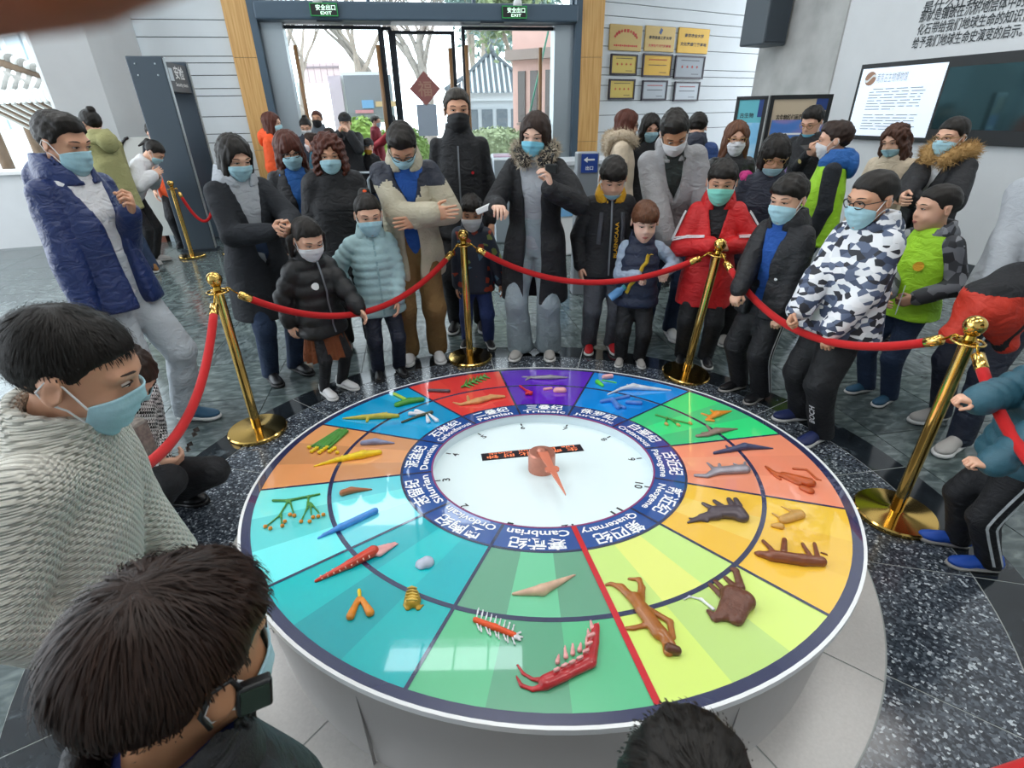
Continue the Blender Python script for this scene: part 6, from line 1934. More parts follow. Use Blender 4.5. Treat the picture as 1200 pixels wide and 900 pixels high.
K_print = ramp_mat('dark_dinosaur_print', [(0.0, '#1b2434'), (0.62, '#1b2434'), (0.70, '#9c3a24'), (0.76, '#1e2838'), (0.86, '#4a6a80'), (0.9, '#1b2434'), (0.95, '#7a8a4a')], scale=26, rough=.6, tex='voronoi', interp='CONSTANT')
def hounds():
    m = bpy.data.materials.new('houndstooth_wool'); m.use_nodes = True; nt = m.node_tree; b = nt.nodes['Principled BSDF']
    tc = nt.nodes.new('ShaderNodeTexCoord'); mp = nt.nodes.new('ShaderNodeMapping'); mp.inputs['Rotation'].default_value = (.5, .6, .78)
    ck = nt.nodes.new('ShaderNodeTexChecker'); ck.inputs['Scale'].default_value = 85; ck.inputs['Color1'].default_value = srgb('#e2e2e2'); ck.inputs['Color2'].default_value = srgb('#1a1c20')
    nt.links.new(tc.outputs['Object'], mp.inputs[0]); nt.links.new(mp.outputs[0], ck.inputs['Vector']); nt.links.new(ck.outputs[0], b.inputs['Base Color']); b.inputs['Roughness'].default_value = .9
    return m
K_hound = hounds()
def knit():
    """cream cable knit: rows of stitches as relief"""
    m = bpy.data.materials.new('cream_knit'); m.use_nodes = True; nt = m.node_tree; b = nt.nodes['Principled BSDF']
    b.inputs['Base Color'].default_value = srgb('#dedcd0'); b.inputs['Roughness'].default_value = .95; b.inputs['Sheen Weight'].default_value = .2
    tc = nt.nodes.new('ShaderNodeTexCoord'); hs = []
    for rot, sc, dist in (((0, .62, 0), 26, .6), ((0, -.62, 0), 26, .6), ((PI / 2, 0, 0), 60, .3)):
        mp = nt.nodes.new('ShaderNodeMapping'); mp.inputs['Rotation'].default_value = rot
        w = nt.nodes.new('ShaderNodeTexWave'); w.bands_direction = 'X' if sc < 40 else 'Y'; w.inputs['Scale'].default_value = sc; w.inputs['Distortion'].default_value = dist
        nt.links.new(tc.outputs['Object'], mp.inputs[0]); nt.links.new(mp.outputs[0], w.inputs[0]); hs.append(w.outputs['Fac'])
    mx = nt.nodes.new('ShaderNodeMath'); mx.operation = 'MULTIPLY'; nt.links.new(hs[0], mx.inputs[0]); nt.links.new(hs[1], mx.inputs[1])
    ad = nt.nodes.new('ShaderNodeMath'); ad.operation = 'MULTIPLY_ADD'; ad.inputs[1].default_value = .25; nt.links.new(hs[2], ad.inputs[0]); nt.links.new(mx.outputs[0], ad.inputs[2])
    bp = nt.nodes.new('ShaderNodeBump'); bp.inputs['Strength'].default_value = .9; bp.inputs['Distance'].default_value = .012
    nt.links.new(ad.outputs[0], bp.inputs['Height']); nt.links.new(bp.outputs[0], b.inputs['Normal'])
    return m
K_knit = knit()
M_zip = mat('zip_metal', '#7c8086', .4, metal=.7)
def zipper(P, x=0.0, z0=.4, z1=.8, w=.012, m=None, name='zip'):
    z = np.linspace(z0, z1, 10) * P.H
    pts = np.array([P.tr((x * P.H, .3, zz)) for zz in z])
    ax = P.M @ np.array([0, -1., 0])
    Q = P.f_top.snap(pts, .009, axis=ax)
    bx = P.M @ np.array([1., 0, 0])
    A, B = P.f_top.snap(Q - bx * w / 2, .009), P.f_top.snap(Q + bx * w / 2, .009)
    n = len(Q)
    return mesh_obj(name, np.concatenate([A, B]), [(i, n + i, n + i + 1, i + 1) for i in range(n - 1)], m or M_zip, P.top)
def badge(P, xz, r, m, name, parent=None, shape='disc'):
    a = np.linspace(0, 2 * PI, 17)[:-1]
    V = np.stack([r * np.cos(a), r * np.sin(a), 0 * a], 1) if shape == 'disc' else np.array([[-r, -r * .5, 0], [r, -r * .5, 0], [r, r * .5, 0], [-r, r * .5, 0]])
    decal(P, V, [tuple(range(len(V)))], P.f_top, m, name, parent or P.top, P.tr((xz[0] * P.H, .4, xz[1] * P.H)), P.M @ np.array([1., 0, 0]), P.M @ np.array([0, 0, 1.]), P.M @ np.array([0, -1., 0]))

# ---- left side
P = cast('man in a navy jacket over a white hoodie holding a drink cup', 1.72, (196, 500), face=100, sex='m', hair='short', mask='b', hpitch=16, skin='b', rw=(108, 372, -.26), lw=(152, 248, .02), lpole=(-.3, -.6, -.7), rhand='hold', lhand='grip', lpalm=(.6, -.6, 0),
         inner=dict(m=K_white, name='hoodie', collar=.6), top=dict(m=K_navy, hem=.46, th=.018, open=.026, openv=.9, hood=dict(m=K_navy, r=.03), bulk=1.08, sl=1.12, wr=.012, fq=12), trousers=dict(m=K_sweat, r=1.12, wr=.007), shoes=dict(m=S_blue, sole=S_gum), vox=.0125, feet=((-.06, .05, -10), (.06, -.04, 8)), seed=3)
t = thing('drink_cup', 'white and red drink cup in the navy jacket man\'s hand', 'cup', tuple(at(118, 395, P.pos[1] - .15) - np.array([0, 0, .02])))
b = MB().lathe([(.026, -.045), (.034, .045), (.035, .05), (.028, .052)], 24, R=Ry(-.5)); auto_smooth(b.build('cup_body', M_whitep, t), 40)
b = MB().lathe([(.0275, -.035), (.0325, .012)], 24, R=Ry(-.5)); auto_smooth(b.build('cup_band', mat('cup_red', '#b81c28', .4), t), 40)
P = cast('woman in a long charcoal coat over a grey hoodie, hands together', 1.60, (335, 440), face=132, sex='f', hair='bob', hairc='k', mask='b', hpitch=22, skin='a', rw=(318, 272, -.22), lw=(338, 268, -.22), rhand='hold', lhand='hold', rpalm=(-.8, .0, .4), lpalm=(.8, 0, .4),
         inner=dict(m=K_grey, name='hoodie', collar=1), top=dict(m=K_charcoal, name='coat', hem=.3, th=.02, hemw=1.08, open=.024, openz=.52, openv=1.1, sl=1.2, bulk=1.05, wr=.006, hood=dict(m=K_grey, r=.032)), trousers=dict(m=K_jean, r=1.05), shoes=dict(m=S_black, kind='boot', sole=S_dk), vox=.0125, seed=4)
P = cast('woman with long brown hair and round glasses behind the charcoal coat woman', 1.60, pos=(-1.56, 4.05), face=150, sex='f', hair='longbangs', hairc='r', mask='b', glasses='k', hpitch=20, hroll=6, inner=dict(m=K_royal), top=dict(m=K_black2, name='coat', hem=.3, th=.018, open=.02, openv=1), trousers=dict(m=K_black), shoes=dict(m=S_black), vox=.014, seed=5)
P = cast('woman with curly reddish hair in a black turtleneck sweater', 1.57, pos=(-1.24, 3.92), face=162, sex='f', hair='curly', hairc='r', mask='b', hpitch=12, skin='b', hf=.142, top=dict(m=K_black, name='sweater', hem=.4, th=.034, bulk=1.16, sl=1.4, collar='stand'), trousers=dict(m=K_black), shoes=dict(m=S_black, sole=S_gum), vox=.012, seed=6, rw=(372, 345, -.1), lw=(432, 330, -.1))
P = cast('girl in a black puffer jacket and brown pleated skirt behind the left rope', 1.17, (393, 458), face=128, sex='c', hf=.18, hair='pigtails', hairc='k', mask='w', hpitch=24, hyaw=10, skin='a', rw=(340, 380, -.1), lw=(428, 372, -.08), top=dict(m=cloth('black_puffer', '#101114', .45, fold=.15), hem=.37, th=.03, quilt=(.085, .016), bulk=1.1, sl=1.25, hood=dict(m=cloth('black_puffer', '#101114', .45, fold=.15), r=.035), wr=.006), trousers=dict(m=K_black, r=.85), shoes=dict(m=S_white, sole=S_gum, size=1.1), vox=.0125, seed=7)
zipper(P, 0, .4, .8)
badge(P, (.05, .66), .022, M_whitep, 'patch')
# pleated skirt
n = 72; a = np.arange(n) * 2 * PI / n
rows = []
for z, r, amp in ((.50, .075, .0), (.40, .095, .004), (.30, .118, .010), (.235, .13, .013)):
    rr_ = (r + amp * np.sign(np.sin(a * 18)) * np.abs(np.sin(a * 18)) ** .6) * P.H
    rows.append(np.stack([rr_ * np.cos(a), rr_ * .8 * np.sin(a), np.full(n, z * P.H)], 1))
mesh_obj('skirt', np.concatenate(rows), [(r * n + j, (r + 1) * n + j, (r + 1) * n + (j + 1) % n, r * n + (j + 1) % n) for r in range(3) for j in range(n)], K_brown, P.root)
P = cast('girl in an ice blue puffer jacket with hair tied in a bun', 1.25, (457, 438), face=158, sex='c', hf=.168, hair='bun', hairc='k', mask='b', hpitch=14, rw=(405, 345, -.08), lw=(466, 352, -.08), top=dict(m=K_ice, hem=.38, th=.026, quilt=(.052, .013), bulk=1.1, sl=1.2, hood=dict(m=K_ice, r=.032), wr=.004), trousers=dict(m=K_navyd), shoes=dict(m=S_black, sole=S_dk), vox=.0125, seed=8)
zipper(P, 0, .4, .8, m=cloth('ice_zip', '#86a6ac'))
b = MB().ball((0, 0, 0), .016, 10, 8); o = mesh_obj('hair_tie', P.hT((np.concatenate(b.V) / P.hh) + np.array([.0, -.24, .52])), b.F, K_orange, P.hair)
# ---- back
P = cast('man in a beige and navy jacket with arms crossed, head bowed', 1.68, (498, 419), face=172, sex='m', hair='short', hairc='k', mask='b', glasses='k', hpitch=40, lean=7, skin='b', rw=(507, 250, -.27), lw=(490, 258, -.23), rpole=(1, -.35, -.5), lpole=(-1, -.35, -.5), rhand='flat', lhand='flat', rpalm=(0, -1, 0), lpalm=(0, -1, 0),
         inner=dict(m=K_blue, name='sweater', collar=.4), top=dict(m=K_beige, hem=.40, th=.022, open=.026, openz=.36, openv=.7, sl=1.25, bulk=1.08, hood=dict(m=K_beige, r=.028), wr=.012, fq=13, paint=[(K_navyd, lambda c: (c[:, 2] > .765) & (np.abs(c[:, 0]) > .04) & (np.abs(c[:, 0]) < .15) & (c[:, 1] < .06)), (K_navyd, lambda c: (c[:, 2] > .64) & (np.abs(c[:, 0]) < .05) & (c[:, 1] > 0) & (c[:, 1] < .075))]),
         trousers=dict(m=K_khaki, r=1.15, wr=.009), shoes=dict(m=S_white, sole=S_gum, laces=S_gum), vox=.0125, seed=9)
P = cast('tall man in a black jacket with a black face mask, back row', 1.83, pos=(-.37, 4.27), face=178, sex='m', hair='short', hairc='g', mask='k', hpitch=4, hyaw=-8, skin='b', top=dict(m=K_black, hem=.44, th=.016, sl=1.0, bulk=1.0, collar='stand', wr=.014, fq=12), inner=None, trousers=dict(m=K_black), shoes=dict(m=S_black, sole=S_gum), vox=.012, seed=10)
badge(P, (-.055, .70), .011, mat('red_dot', '#c0202a', .5), 'emblem'); zipper(P, .0, .46, .8)
badge(P, (.045, .585), .035, mat('slate_pocket', '#4a5568', .6), 'pocket_patch', shape='bar')
P = cast('small child in a dark dinosaur print jacket behind the brass post', 1.17, (560, 403), face=176, sex='c', hf=.178, hair='boy', mask='w', hpitch=18, skin='b', rw=(536, 336, -.05), lw=(588, 336, -.05), top=dict(m=K_print, hem=.39, th=.024, bulk=1.12, sl=1.25, hood=dict(m=K_navyd, r=.032), wr=.008), trousers=dict(m=K_bluepants, r=1.05, wr=.008), shoes=dict(m=S_black, sole=S_gum), vox=.0125, feet=((-.075, .02, -14), (.075, -.01, 14)), seed=11)
P = cast('woman guide in a long open black coat speaking into a small microphone', 1.68, pos=(.18, 3.70), face=190, sex='f', hair='bob', hairc='d', mask='c', hpitch=14, hroll=-4, hyaw=6, skin='p', rw=(583, 243, -.34), lw=(645, 222, -.26), rpole=(.6, -.6, -.6), lpole=(-.9, -.2, -.8), rhand='hold', lhand='hold', ldir=(.15, .25, 1), lpalm=(.8, .2, -.1), rpalm=(0, .2, -1),
         inner=dict(m=K_grey, name='hoodie', collar=1), top=dict(m=K_black, name='coat', hem=.27, th=.022, open=.034, openv=.6, sl=1.2, bulk=1.06, hemw=1.1, hood=dict(m=K_black, r=.03, fur=F_pale, furlen=.035), wr=.008), trousers=dict(m=K_ljean, r=1.0, flare=.026, bag=1.15), shoes=dict(m=S_grey, sole=S_gum, laces=S_white), vox=.0125, feet=((-.065, 0, -10), (.065, .02, 10)), seed=12)
mic = at(646, 196, 3.42)
t = thing('microphone', 'small black microphone in the guide\'s hand near her chin', 'microphone', tuple(mic), math.radians(-10))
b = MB().box((0, 0, -.01), (.075, .03, .06)); bevel(b.build('mic_body', M_blackp, t), .008)
b = MB().tube([(0, 0, .02), (.005, -.01, .05), (.01, -.015, .075)], [.006, .006, .011], 10); b.build('mic_head', M_blackp, t, True)
ph = P.J['r'][2]; wp = at(567, 245, 3.36)
t = thing('white_pointer', 'small white device held out by the guide', 'device', tuple(wp))
b = MB().box((0, 0, 0), (.1, .02, .035), 0, Ry(-.4)); bevel(b.build('device_body', M_whitep, t), .006)
# ---- right of centre
P = cast('boy in a black jacket with a yellow hood and red shoes', 1.42, (703, 409), face=182, sex='c', hf=.158, hair='fringe', mask='b', masklow=.24, hpitch=26, hyaw=0, skin='a', rw=(680, 312, -.03), lw=(752, 305, .0), top=dict(m=K_black, hem=.43, th=.022, sl=1.25, bulk=1.1, hood=dict(m=K_yel, r=.034), wr=.01), trousers=dict(m=K_dgrey, r=1.15, wr=.009), shoes=dict(m=S_red, sole=S_gum, laces=S_white), vox=.0125, seed=13)
zipper(P, 0, .45, .8)
Vt, Ft = text_fit('BLAENICAAA', .24, .026, .02)
decal(P, np.c_[-Vt[:, 1], Vt[:, 0], Vt[:, 2]] * np.array([1, 1, 1]), Ft, P.f_top, K_yel, 'chest_lettering', P.top, P.tr((-.028 * P.H, .4, .62 * P.H)), P.M @ np.array([-1., 0, 0]), P.M @ np.array([0, 0, 1.]), P.M @ np.array([0, -1., 0]))
ribbon(P, [P.tr((.055 * P.H, .15, .76 * P.H)), P.tr((.065 * P.H, .16, .6 * P.H))], .028, P.f_top, K_dgrey, 'backpack_strap', P.top); ribbon(P, [P.tr((-.065 * P.H, .15, .76 * P.H)), P.tr((-.07 * P.H, .16, .6 * P.H))], .028, P.f_top, K_dgrey, 'backpack_strap', P.top)
P = cast('toddler in a navy quilted vest with both hands on the rope', 1.16, pos=(.885, 3.50), face=190, sex='c', hf=.185, hair='fringe', hairc='b', hpitch=16, hyaw=-6, skin='p', rw=(748, 322, -.13), lw=(780, 318, -.13), rhand='grip', lhand='grip', rdir=(-.5, .6, -.5), ldir=(.2, .7, -.5), rpalm=(0, 0, -1), lpalm=(0, 0, -1), top=dict(m=K_vest, name='vest', hem=.40, th=.024, quilt=(.07, .012), bulk=1.1, sl=1.15, sleeve_m=K_powder, sleeve_quilt=(.05, .008), hood=dict(m=K_vest, r=.032), wr=.003), trousers=dict(m=K_black, r=1.1), shoes=dict(m=S_grey, sole=S_gum, laces=S_white), vox=.0115, seed=14)
ribbon(P, [P.tr((-.06 * P.H, .2, .74 * P.H)), P.tr((.0, .2, .62 * P.H)), P.tr((.075 * P.H, .2, .50 * P.H))], .024, P.f_top, cloth('yellow_strap', '#c8a82c'), 'bag_strap', P.top)
w = at(722, 344, 3.42)
t = thing('water_bottle', 'light blue bottle hanging at the toddler\'s hip', 'bottle', tuple(w)); b = MB().lathe([(.028, -.05), (.03, -.045), (.03, .03), (.018, .045), (.018, .06)], 20, R=Ry(.9)); auto_smooth(b.build('bottle_body', mat('bottle_blue', '#6fa8dc', .2), t), 40)
b = MB().lathe([(.02, .058), (.02, .075), (.012, .08)], 16, R=Ry(.9)); auto_smooth(b.build('bottle_cap', mat('cap_teal', '#3f9aa0', .3), t), 40)
P = cast('man in a grey hooded jacket bending forward behind the toddler', 1.74, pos=(1.22, 4.02), face=186, sex='m', hair='short', hairc='k', mask='w', hpitch=22, lean=18, side=8, skin='c', lw=(836, 330, -.3), rw=(782, 290, -.38), rhand='grip', top=dict(m=K_graycoat, hem=.44, th=.026, sl=1.3, bulk=1.12, collar='stand', open=.012, openz=.66, openv=1.6, hood=dict(m=K_graycoat, r=.02), wr=.012, fq=11), inner=dict(m=cloth('dark_green_sweater', '#2a3230'), name='sweater'), trousers=dict(m=K_jean), shoes=dict(m=S_white, sole=S_gum), vox=.012, seed=15)
P = cast('boy in a bright red long jacket holding the leaning post', 1.40, pos=(1.36, 3.50), face=196, sex='c', hf=.16, hair='boy', mask='t', hpitch=14, hyaw=4, skin='b', rw=(832, 288, -.17), lw=(856, 288, -.17), rhand='grip', lhand='grip', rpalm=(-1, .2, -.3), lpalm=(1, .2, -.3), rpole=(.9, -.3, -.7), lpole=(-.9, -.3, -.7),
         top=dict(m=K_red, hem=.33, th=.026, sl=1.3, bulk=1.1, hood=dict(m=K_red, r=.034), open=.014, openz=.60, openv=1.8, wr=.009), inner=dict(m=K_black, collar=.4), trousers=dict(m=K_black, r=1.1), shoes=dict(m=S_black, sole=S_gum), vox=.0125, seed=16)
for k in ('l', 'r'):
    a, b, c = P.J[k]; s = -1 if k == 'l' else 1
    for o_ in (0, .022): ribbon(P, [a + np.array([s * .07, .03 - o_, 0]), b + np.array([s * .05, .02 - o_, .03]), b + (c - b) * .45 + np.array([s * .05, .02 - o_, .06]), c + np.array([s * .04, -o_, .05])], .009, P.f_top, K_white, 'sleeve_stripe', P.top, n=30)
zipper(P, 0, .35, .6)
P = cast('woman with long chestnut hair in a black leather jacket, back row', 1.59, pos=(1.80, 4.50), face=182, sex='f', hair='long', hairc='b', mask='w', glasses='g', hpitch=8, hyaw=8, top=dict(m=K_leather, hem=.46, th=.02, sl=1.15, collar='stand'), trousers=dict(m=K_black), shoes=dict(m=S_grey), vox=.014, seed=17)
P = cast('woman with a black bobbed haircut and glasses in a navy jacket', 1.53, pos=(1.82, 3.85), face=196, sex='f', hair='bobcut', hairc='k', mask='b', masklow=.15, glasses='g', hpitch=22, skin='b', hf=.145, top=dict(m=K_navyd, hem=.42, th=.024, sl=1.2, bulk=1.08, wr=.008), trousers=dict(m=K_black), shoes=dict(m=S_grey, sole=S_gum), vox=.013, seed=18, inner=dict(m=cloth('plum', '#5a2c5a')))
g = MB(); 
for q in range(7):
    a_ = q / 6 * PI; g.ball(tuple(P.tr((.095 * P.H + .015 * math.sin(q * 2), -.02 * P.H + .05 * math.cos(a_), .80 * P.H + .035 * math.sin(a_)))), .03, 10, 7)
mesh_obj('scarf', np.concatenate(g.V), g.F, cloth('magenta_scarf', '#c0307a'), P.root)
P = cast('boy in a black hooded jacket over a blue fleece, hands on the rope', 1.36, pos=(1.56, 2.99), face=242, sex='c', hf=.16, hair='boy', mask='b', hpitch=12, hyaw=-6, skin='a', rw=(866, 340, -.12), lw=(912, 374, -.16), rhand='grip', lhand='grip', rpalm=(0, -.3, -1), lpalm=(0, -.3, -1), rdir=(-.1, .5, -.8), ldir=(-.2, .5, -.8),
         inner=dict(m=K_blue, name='fleece', collar=1.2), top=dict(m=K_black2, hem=.42, th=.026, open=.03, openv=.5, quilt=(.12, .01), sl=1.25, bulk=1.12, hood=dict(m=K_black2, r=.036), wr=.008), trousers=dict(m=K_black, r=1.15), shoes=dict(m=S_black, sole=S_grey), vox=.0125, seed=19)
leg_stripes(P, K_white, (-.012, .012), .009)
badge(P, (-.07, .60), .008, K_white, 'zip_pull')
P = cast('boy in a white and navy camouflage jacket with glasses', 1.42, pos=(1.74, 2.55), face=255, sex='c', hf=.158, hair='crop', mask='b', glasses='k', hpitch=12, hyaw=2, skin='b', lw=(975, 388, -.16), rw=(930, 372, -.05), lhand='grip', rhand='grip', lpalm=(0, -.3, -1), ldir=(-.3, .4, -.8), top=dict(m=K_camo, hem=.43, th=.032, sl=1.3, bulk=1.2, hood=dict(m=K_camo, r=.034), wr=.009), trousers=dict(m=K_black, r=1.3, wr=.01), shoes=dict(m=S_navy, sole=S_gum, laces=S_white, size=1.1), vox=.0125, feet=((-.075, .03, -12), (.075, -.02, 10)), seed=20)
Vt, Ft = text_fit('BOCH', .11, .03, .02)
Q = np.c_[Vt[:, 1], Vt[:, 0], 0 * Vt[:, 0]]
a, b, c, _ = P.J['L']
Qw = c + np.array([-.02, .3, .13]) + np.c_[-Q[:, 0], 0 * Q[:, 0], Q[:, 1]]
mesh_obj('trouser_lettering', P.f_tr.snap(Qw, .01, axis=(0, -1, 0)), Ft, K_white, P.trousers)
# ---- right background
P = cast('boy seen from behind in a bright green vest and blue hood', 1.58, pos=(2.47, 4.25), face=-62, sex='c', hf=.145, hair='short', hairc='d', mask='w', hpitch=6, top=dict(m=K_green, name='vest', hem=.44, th=.024, sl=1.15, sleeve_m=K_charcoal, hood=dict(m=K_royal, r=.038), wr=.006, bulk=1.1), trousers=dict(m=K_jean), shoes=dict(m=S_grey), vox=.013, seed=21)
P = cast('man in a black sweater looking down at his phone beside the poster', 1.70, pos=(2.93, 5.5), face=234, sex='m', hair='short', mask='c', masklow=.26, glasses='g', hpitch=26, skin='a', rw=(948, 180, -.3), lw=(964, 181, -.3), rhand='hold', lhand='hold', rpalm=(-.6, 0, .6), lpalm=(.6, 0, .6), top=dict(m=K_black, name='sweater', hem=.5, th=.014, sl=1.15, wr=.008), trousers=dict(m=K_black), shoes=dict(m=S_black), vox=.014, seed=22)
badge(P, (-.05, .72), .02, mat('badge_gold', '#c8b878', .5), 'badge')
ph = at(947, 173, 5.16)
t = thing('smartphone', 'dark smartphone in the hands of the black sweater man', 'phone', tuple(ph), .4); b = MB().box((0, 0, 0), (.15, .075, .01), 0, Rx(.5)); bevel(b.build('phone_case', M_blackp, t), .004)
P = cast('woman with long wavy brown hair looking down in front of the wall screen', 1.56, pos=(3.10, 4.5), face=240, sex='f', hair='wavy', hairc='w', mask='b', masklow=.12, hpitch=18, hroll=6, top=dict(m=K_cream, name='coat', hem=.35, th=.022, sl=1.1), trousers=dict(m=K_black), shoes=dict(m=S_black), vox=.014, seed=23)
P = cast('woman in a black coat with a tan fur hood and glasses', 1.60, pos=(3.12, 3.98), face=250, sex='f', hair='pony', hairc='k', mask='b', glasses='g', hpitch=8, rw=(1058, 232, -.25), lw=(1068, 234, -.2), rhand='hold', lhand='hold', inner=dict(m=K_white), top=dict(m=K_black, name='coat', hem=.34, th=.024, open=.016, openv=1.0, sl=1.25, bulk=1.1, hood=dict(m=F_tan, r=.036, fur=F_tan, furlen=.045), wr=.008), trousers=dict(m=K_black), shoes=dict(m=S_black), vox=.012, seed=24)
P = cast('boy in a bright green vest over grey camouflage sleeves holding a paper', 1.30, pos=(2.36, 2.92), face=250, sex='c', hf=.165, hair='crop', hpitch=6, hyaw=26, skin='a', lw=(1072, 350, -.14), rw=(1040, 345, -.1), lhand='grip', top=dict(m=K_green, name='vest', hem=.44, th=.026, sl=1.25, sleeve_m=K_camog, bulk=1.12, hood=dict(m=K_camog, r=.032), wr=.008), trousers=dict(m=K_jean, r=1.05), shoes=dict(m=S_blue, sole=S_gum), vox=.0125, seed=25)
badge(P, (-.045, .68), .026, K_yel, 'badge')
pp = at(1055, 352, 2.76)
t = thing('paper_sheet', 'pale folded paper in the hand of the green vest boy', 'paper', tuple(pp), .9); b = MB().box((0, 0, 0), (.12, .004, .16), 0, Ry(.3)); b.build('sheet', mat('paper_grey', '#b9c0c6', .8), t)
P = cast('adult in a grey sweater carrying a red and black jacket at the right edge', 1.62, (1114, 505), face=-112, sex='f', hair='long', hairc='d', mask='b', hpitch=12, rw=(1162, 345, -.15), lw=(1160, 355, -.05), rhand='hold', lhand='hold', top=dict(m=K_grey, name='sweater', hem=.48, th=.02, sl=1.25, bulk=1.1, wr=.009), trousers=dict(m=K_navyd, r=1.0), shoes=dict(m=S_grey, sole=S_gum, laces=S_white, size=1.08), vox=.0125, feet=((-.07, .1, -6), (.07, -.03, 10)), seed=26)
# the carried jacket: a draped bundle over the arm
cj = at(1172, 352, 2.28)
f = Field((-.2, -.2, -.26), (.28, .22, .2), .012)
f.ell((-.02, 0, -.02), (.15, .11, .13), 0); f.cone((-.08, -.02, -.05), (-.17, -.02, -.16), .06, .05, .05); f.ell((.1, .02, .04), (.13, .12, .13), .05); f.cone((.05, 0, -.1), (.12, 0, -.22), .07, .06, .05)
V, F = f.mesh(); V = wrinkle(V, F, .016, 22, 31)
C = V[F].mean(1); fm = ((C[:, 2] > .045) | ((C[:, 0] > .06) & (C[:, 0] < .085))).astype(int)
t = thing('carried_jacket', 'red and black jacket draped over the arm of the adult at the right edge', 'jacket', tuple(cj)); mesh_obj('jacket_body', V, F, [cloth('orange_red_nylon', '#c8321c', .55), K_black], t, True, fm)
P = cast('child in a teal puffer jacket and blue shoes holding the right rope', 1.10, pos=(1.90, 1.56), face=-74, sex='c', hf=.18, hair='boy', mask='b', hpitch=20, rw=(1146, 470, -.02), lw=(1150, 554, -.16), rhand='grip', lhand='grip', rdir=(0, 1, .1), ldir=(0, 1, .1), rpalm=(0, -.2, -1), lpalm=(0, -.2, -1), top=dict(m=K_teal, hem=.44, th=.03, quilt=(.055, .014), sl=1.3, bulk=1.15, wr=.004), trousers=dict(m=K_black, r=1.1), shoes=dict(m=S_cobalt, sole=S_grey, size=1.12), vox=.0115, feet=((-.055, -.02, -6), (.055, .03, 4)), seed=27)
leg_stripes(P, K_lgrey, (-.014, .018), .010, side=(-1,))
for o, R, org, L in P.shoes:
    for q in range(5):
        y = .2 + q * .1; b = MB(); b.tube([(-.15, y, .13), (-.1, y + .03, .22 - q * .015), (0, y + .045, .275 - q * .025), (.1, y + .03, .22 - q * .015), (.15, y, .13)], .018, 6); mesh_obj('shoe_ridge', (np.concatenate(b.V) * L) @ R.T + org, b.F, S_cobalt, o)
c, R, hl = P.hands['r']
b = MB(); tt = np.linspace(0, 2 * PI, 21); b.tube(np.stack([.028 * np.cos(tt), 0 * tt - .012, .026 * np.sin(tt)], 1) @ R.T + c, .008, 8); mesh_obj('bracelet', np.concatenate(b.V), b.F, mat('pink_band', '#e08aa8', .5), P.root)
# ---- far background
G2 = 'visitors in the background'
kw = dict(vox=.022, group=G2)
P = cast('woman with glasses in a cream fur hooded coat under the plaques', 1.68, pos=(1.13, 5.6), face=98, sex='f', hair='long', hairc='r', glasses='k', mask='k', masklow=.22, hpitch=10, top=dict(m=K_cream, name='coat', hem=.35, th=.024, sl=1.2, hood=dict(m=K_cream, r=.034, fur=F_beige, furlen=.04)), trousers=dict(m=K_black), shoes=dict(m=S_black), seed=31, **kw)
P = cast('woman with black hair and a blue mask behind the cream coat woman', 1.65, pos=(1.44, 5.85), face=175, sex='f', hair='long', hairc='k', mask='b', hpitch=18, top=dict(m=K_black, name='coat', hem=.35, th=.02), trousers=dict(m=K_black), shoes=dict(m=S_black), seed=32, **kw)
P = cast('dark haired person in a blue jacket behind the grey jacket man', 1.66, pos=(1.78, 5.4), face=20, sex='m', hair='short', hairc='k', hpitch=20, lean=6, eyes=False, top=dict(m=cloth('deep_blue', '#1d3f78', .6), hem=.44, th=.024, sl=1.2, hood=dict(m=K_navyd)), trousers=dict(m=K_black), shoes=dict(m=S_black), seed=33, **kw)
P = cast('woman in an olive green hoodie by the baggage check', 1.77, pos=(-4.42, 6.2), face=-68, sex='f', hair='bun', hairc='k', mask='b', hpitch=10, ra=(.10, .22, .62), la=(-.08, .22, .62), top=dict(m=K_olive, name='hoodie', hem=.42, th=.024, sl=1.1, bulk=1.05, hood=dict(m=K_olive, r=.036), wr=.012), trousers=dict(m=K_jean), shoes=dict(m=cloth('tan_shoe', '#8a6238'), sole=S_gum), seed=34, **kw)
P = cast('person in a white jacket bending over the baggage table', 1.62, pos=(-4.66, 6.75), face=86, sex='f', hair='pony', hairc='k', mask='b', lean=42, hpitch=6, rw=(180, 205, -.1), lw=(184, 207, .1), top=dict(m=K_white, hem=.44, th=.024, sl=1.3, wr=.012), trousers=dict(m=K_black), shoes=dict(m=S_grey), seed=35, **kw)
P = cast('security worker in an orange vest behind the baggage table', 1.66, pos=(-4.72, 7.75), face=160, sex='m', hair='short', hairc='k', hpitch=20, lean=10, top=dict(m=K_orange, name='vest', hem=.42, th=.024, sleeve_m=K_charcoal), trousers=dict(m=K_black), shoes=dict(m=S_black), seed=36, **kw)
P = cast('woman in an orange jacket in profile beside the wood pillar', 1.72, pos=(-3.06, 7.5), face=92, sex='f', hair='bob', hairc='r', mask='b', hpitch=4, top=dict(m=K_orange, hem=.42, th=.024, sl=1.2, hood=dict(m=K_orange)), trousers=dict(m=K_black), shoes=dict(m=S_black), seed=37, **kw)
P = cast('woman in a dark navy coat queueing inside the left door', 1.66, pos=(-3.2, 9.2), face=172, sex='f', hair='bun', hairc='k', mask='w', hpitch=24, top=dict(m=K_navyd, name='coat', hem=.35, th=.02), trousers=dict(m=K_black), shoes=dict(m=S_black), seed=38, **kw)
P = cast('child in a teal jacket in profile in the queue', 1.46, pos=(-2.72, 8.0), face=-100, sex='c', hf=.15, hair='short', hairc='d', mask='w', hpitch=4, top=dict(m=K_tealj, hem=.44, th=.022), trousers=dict(m=K_black), shoes=dict(m=S_black), seed=39, **kw)
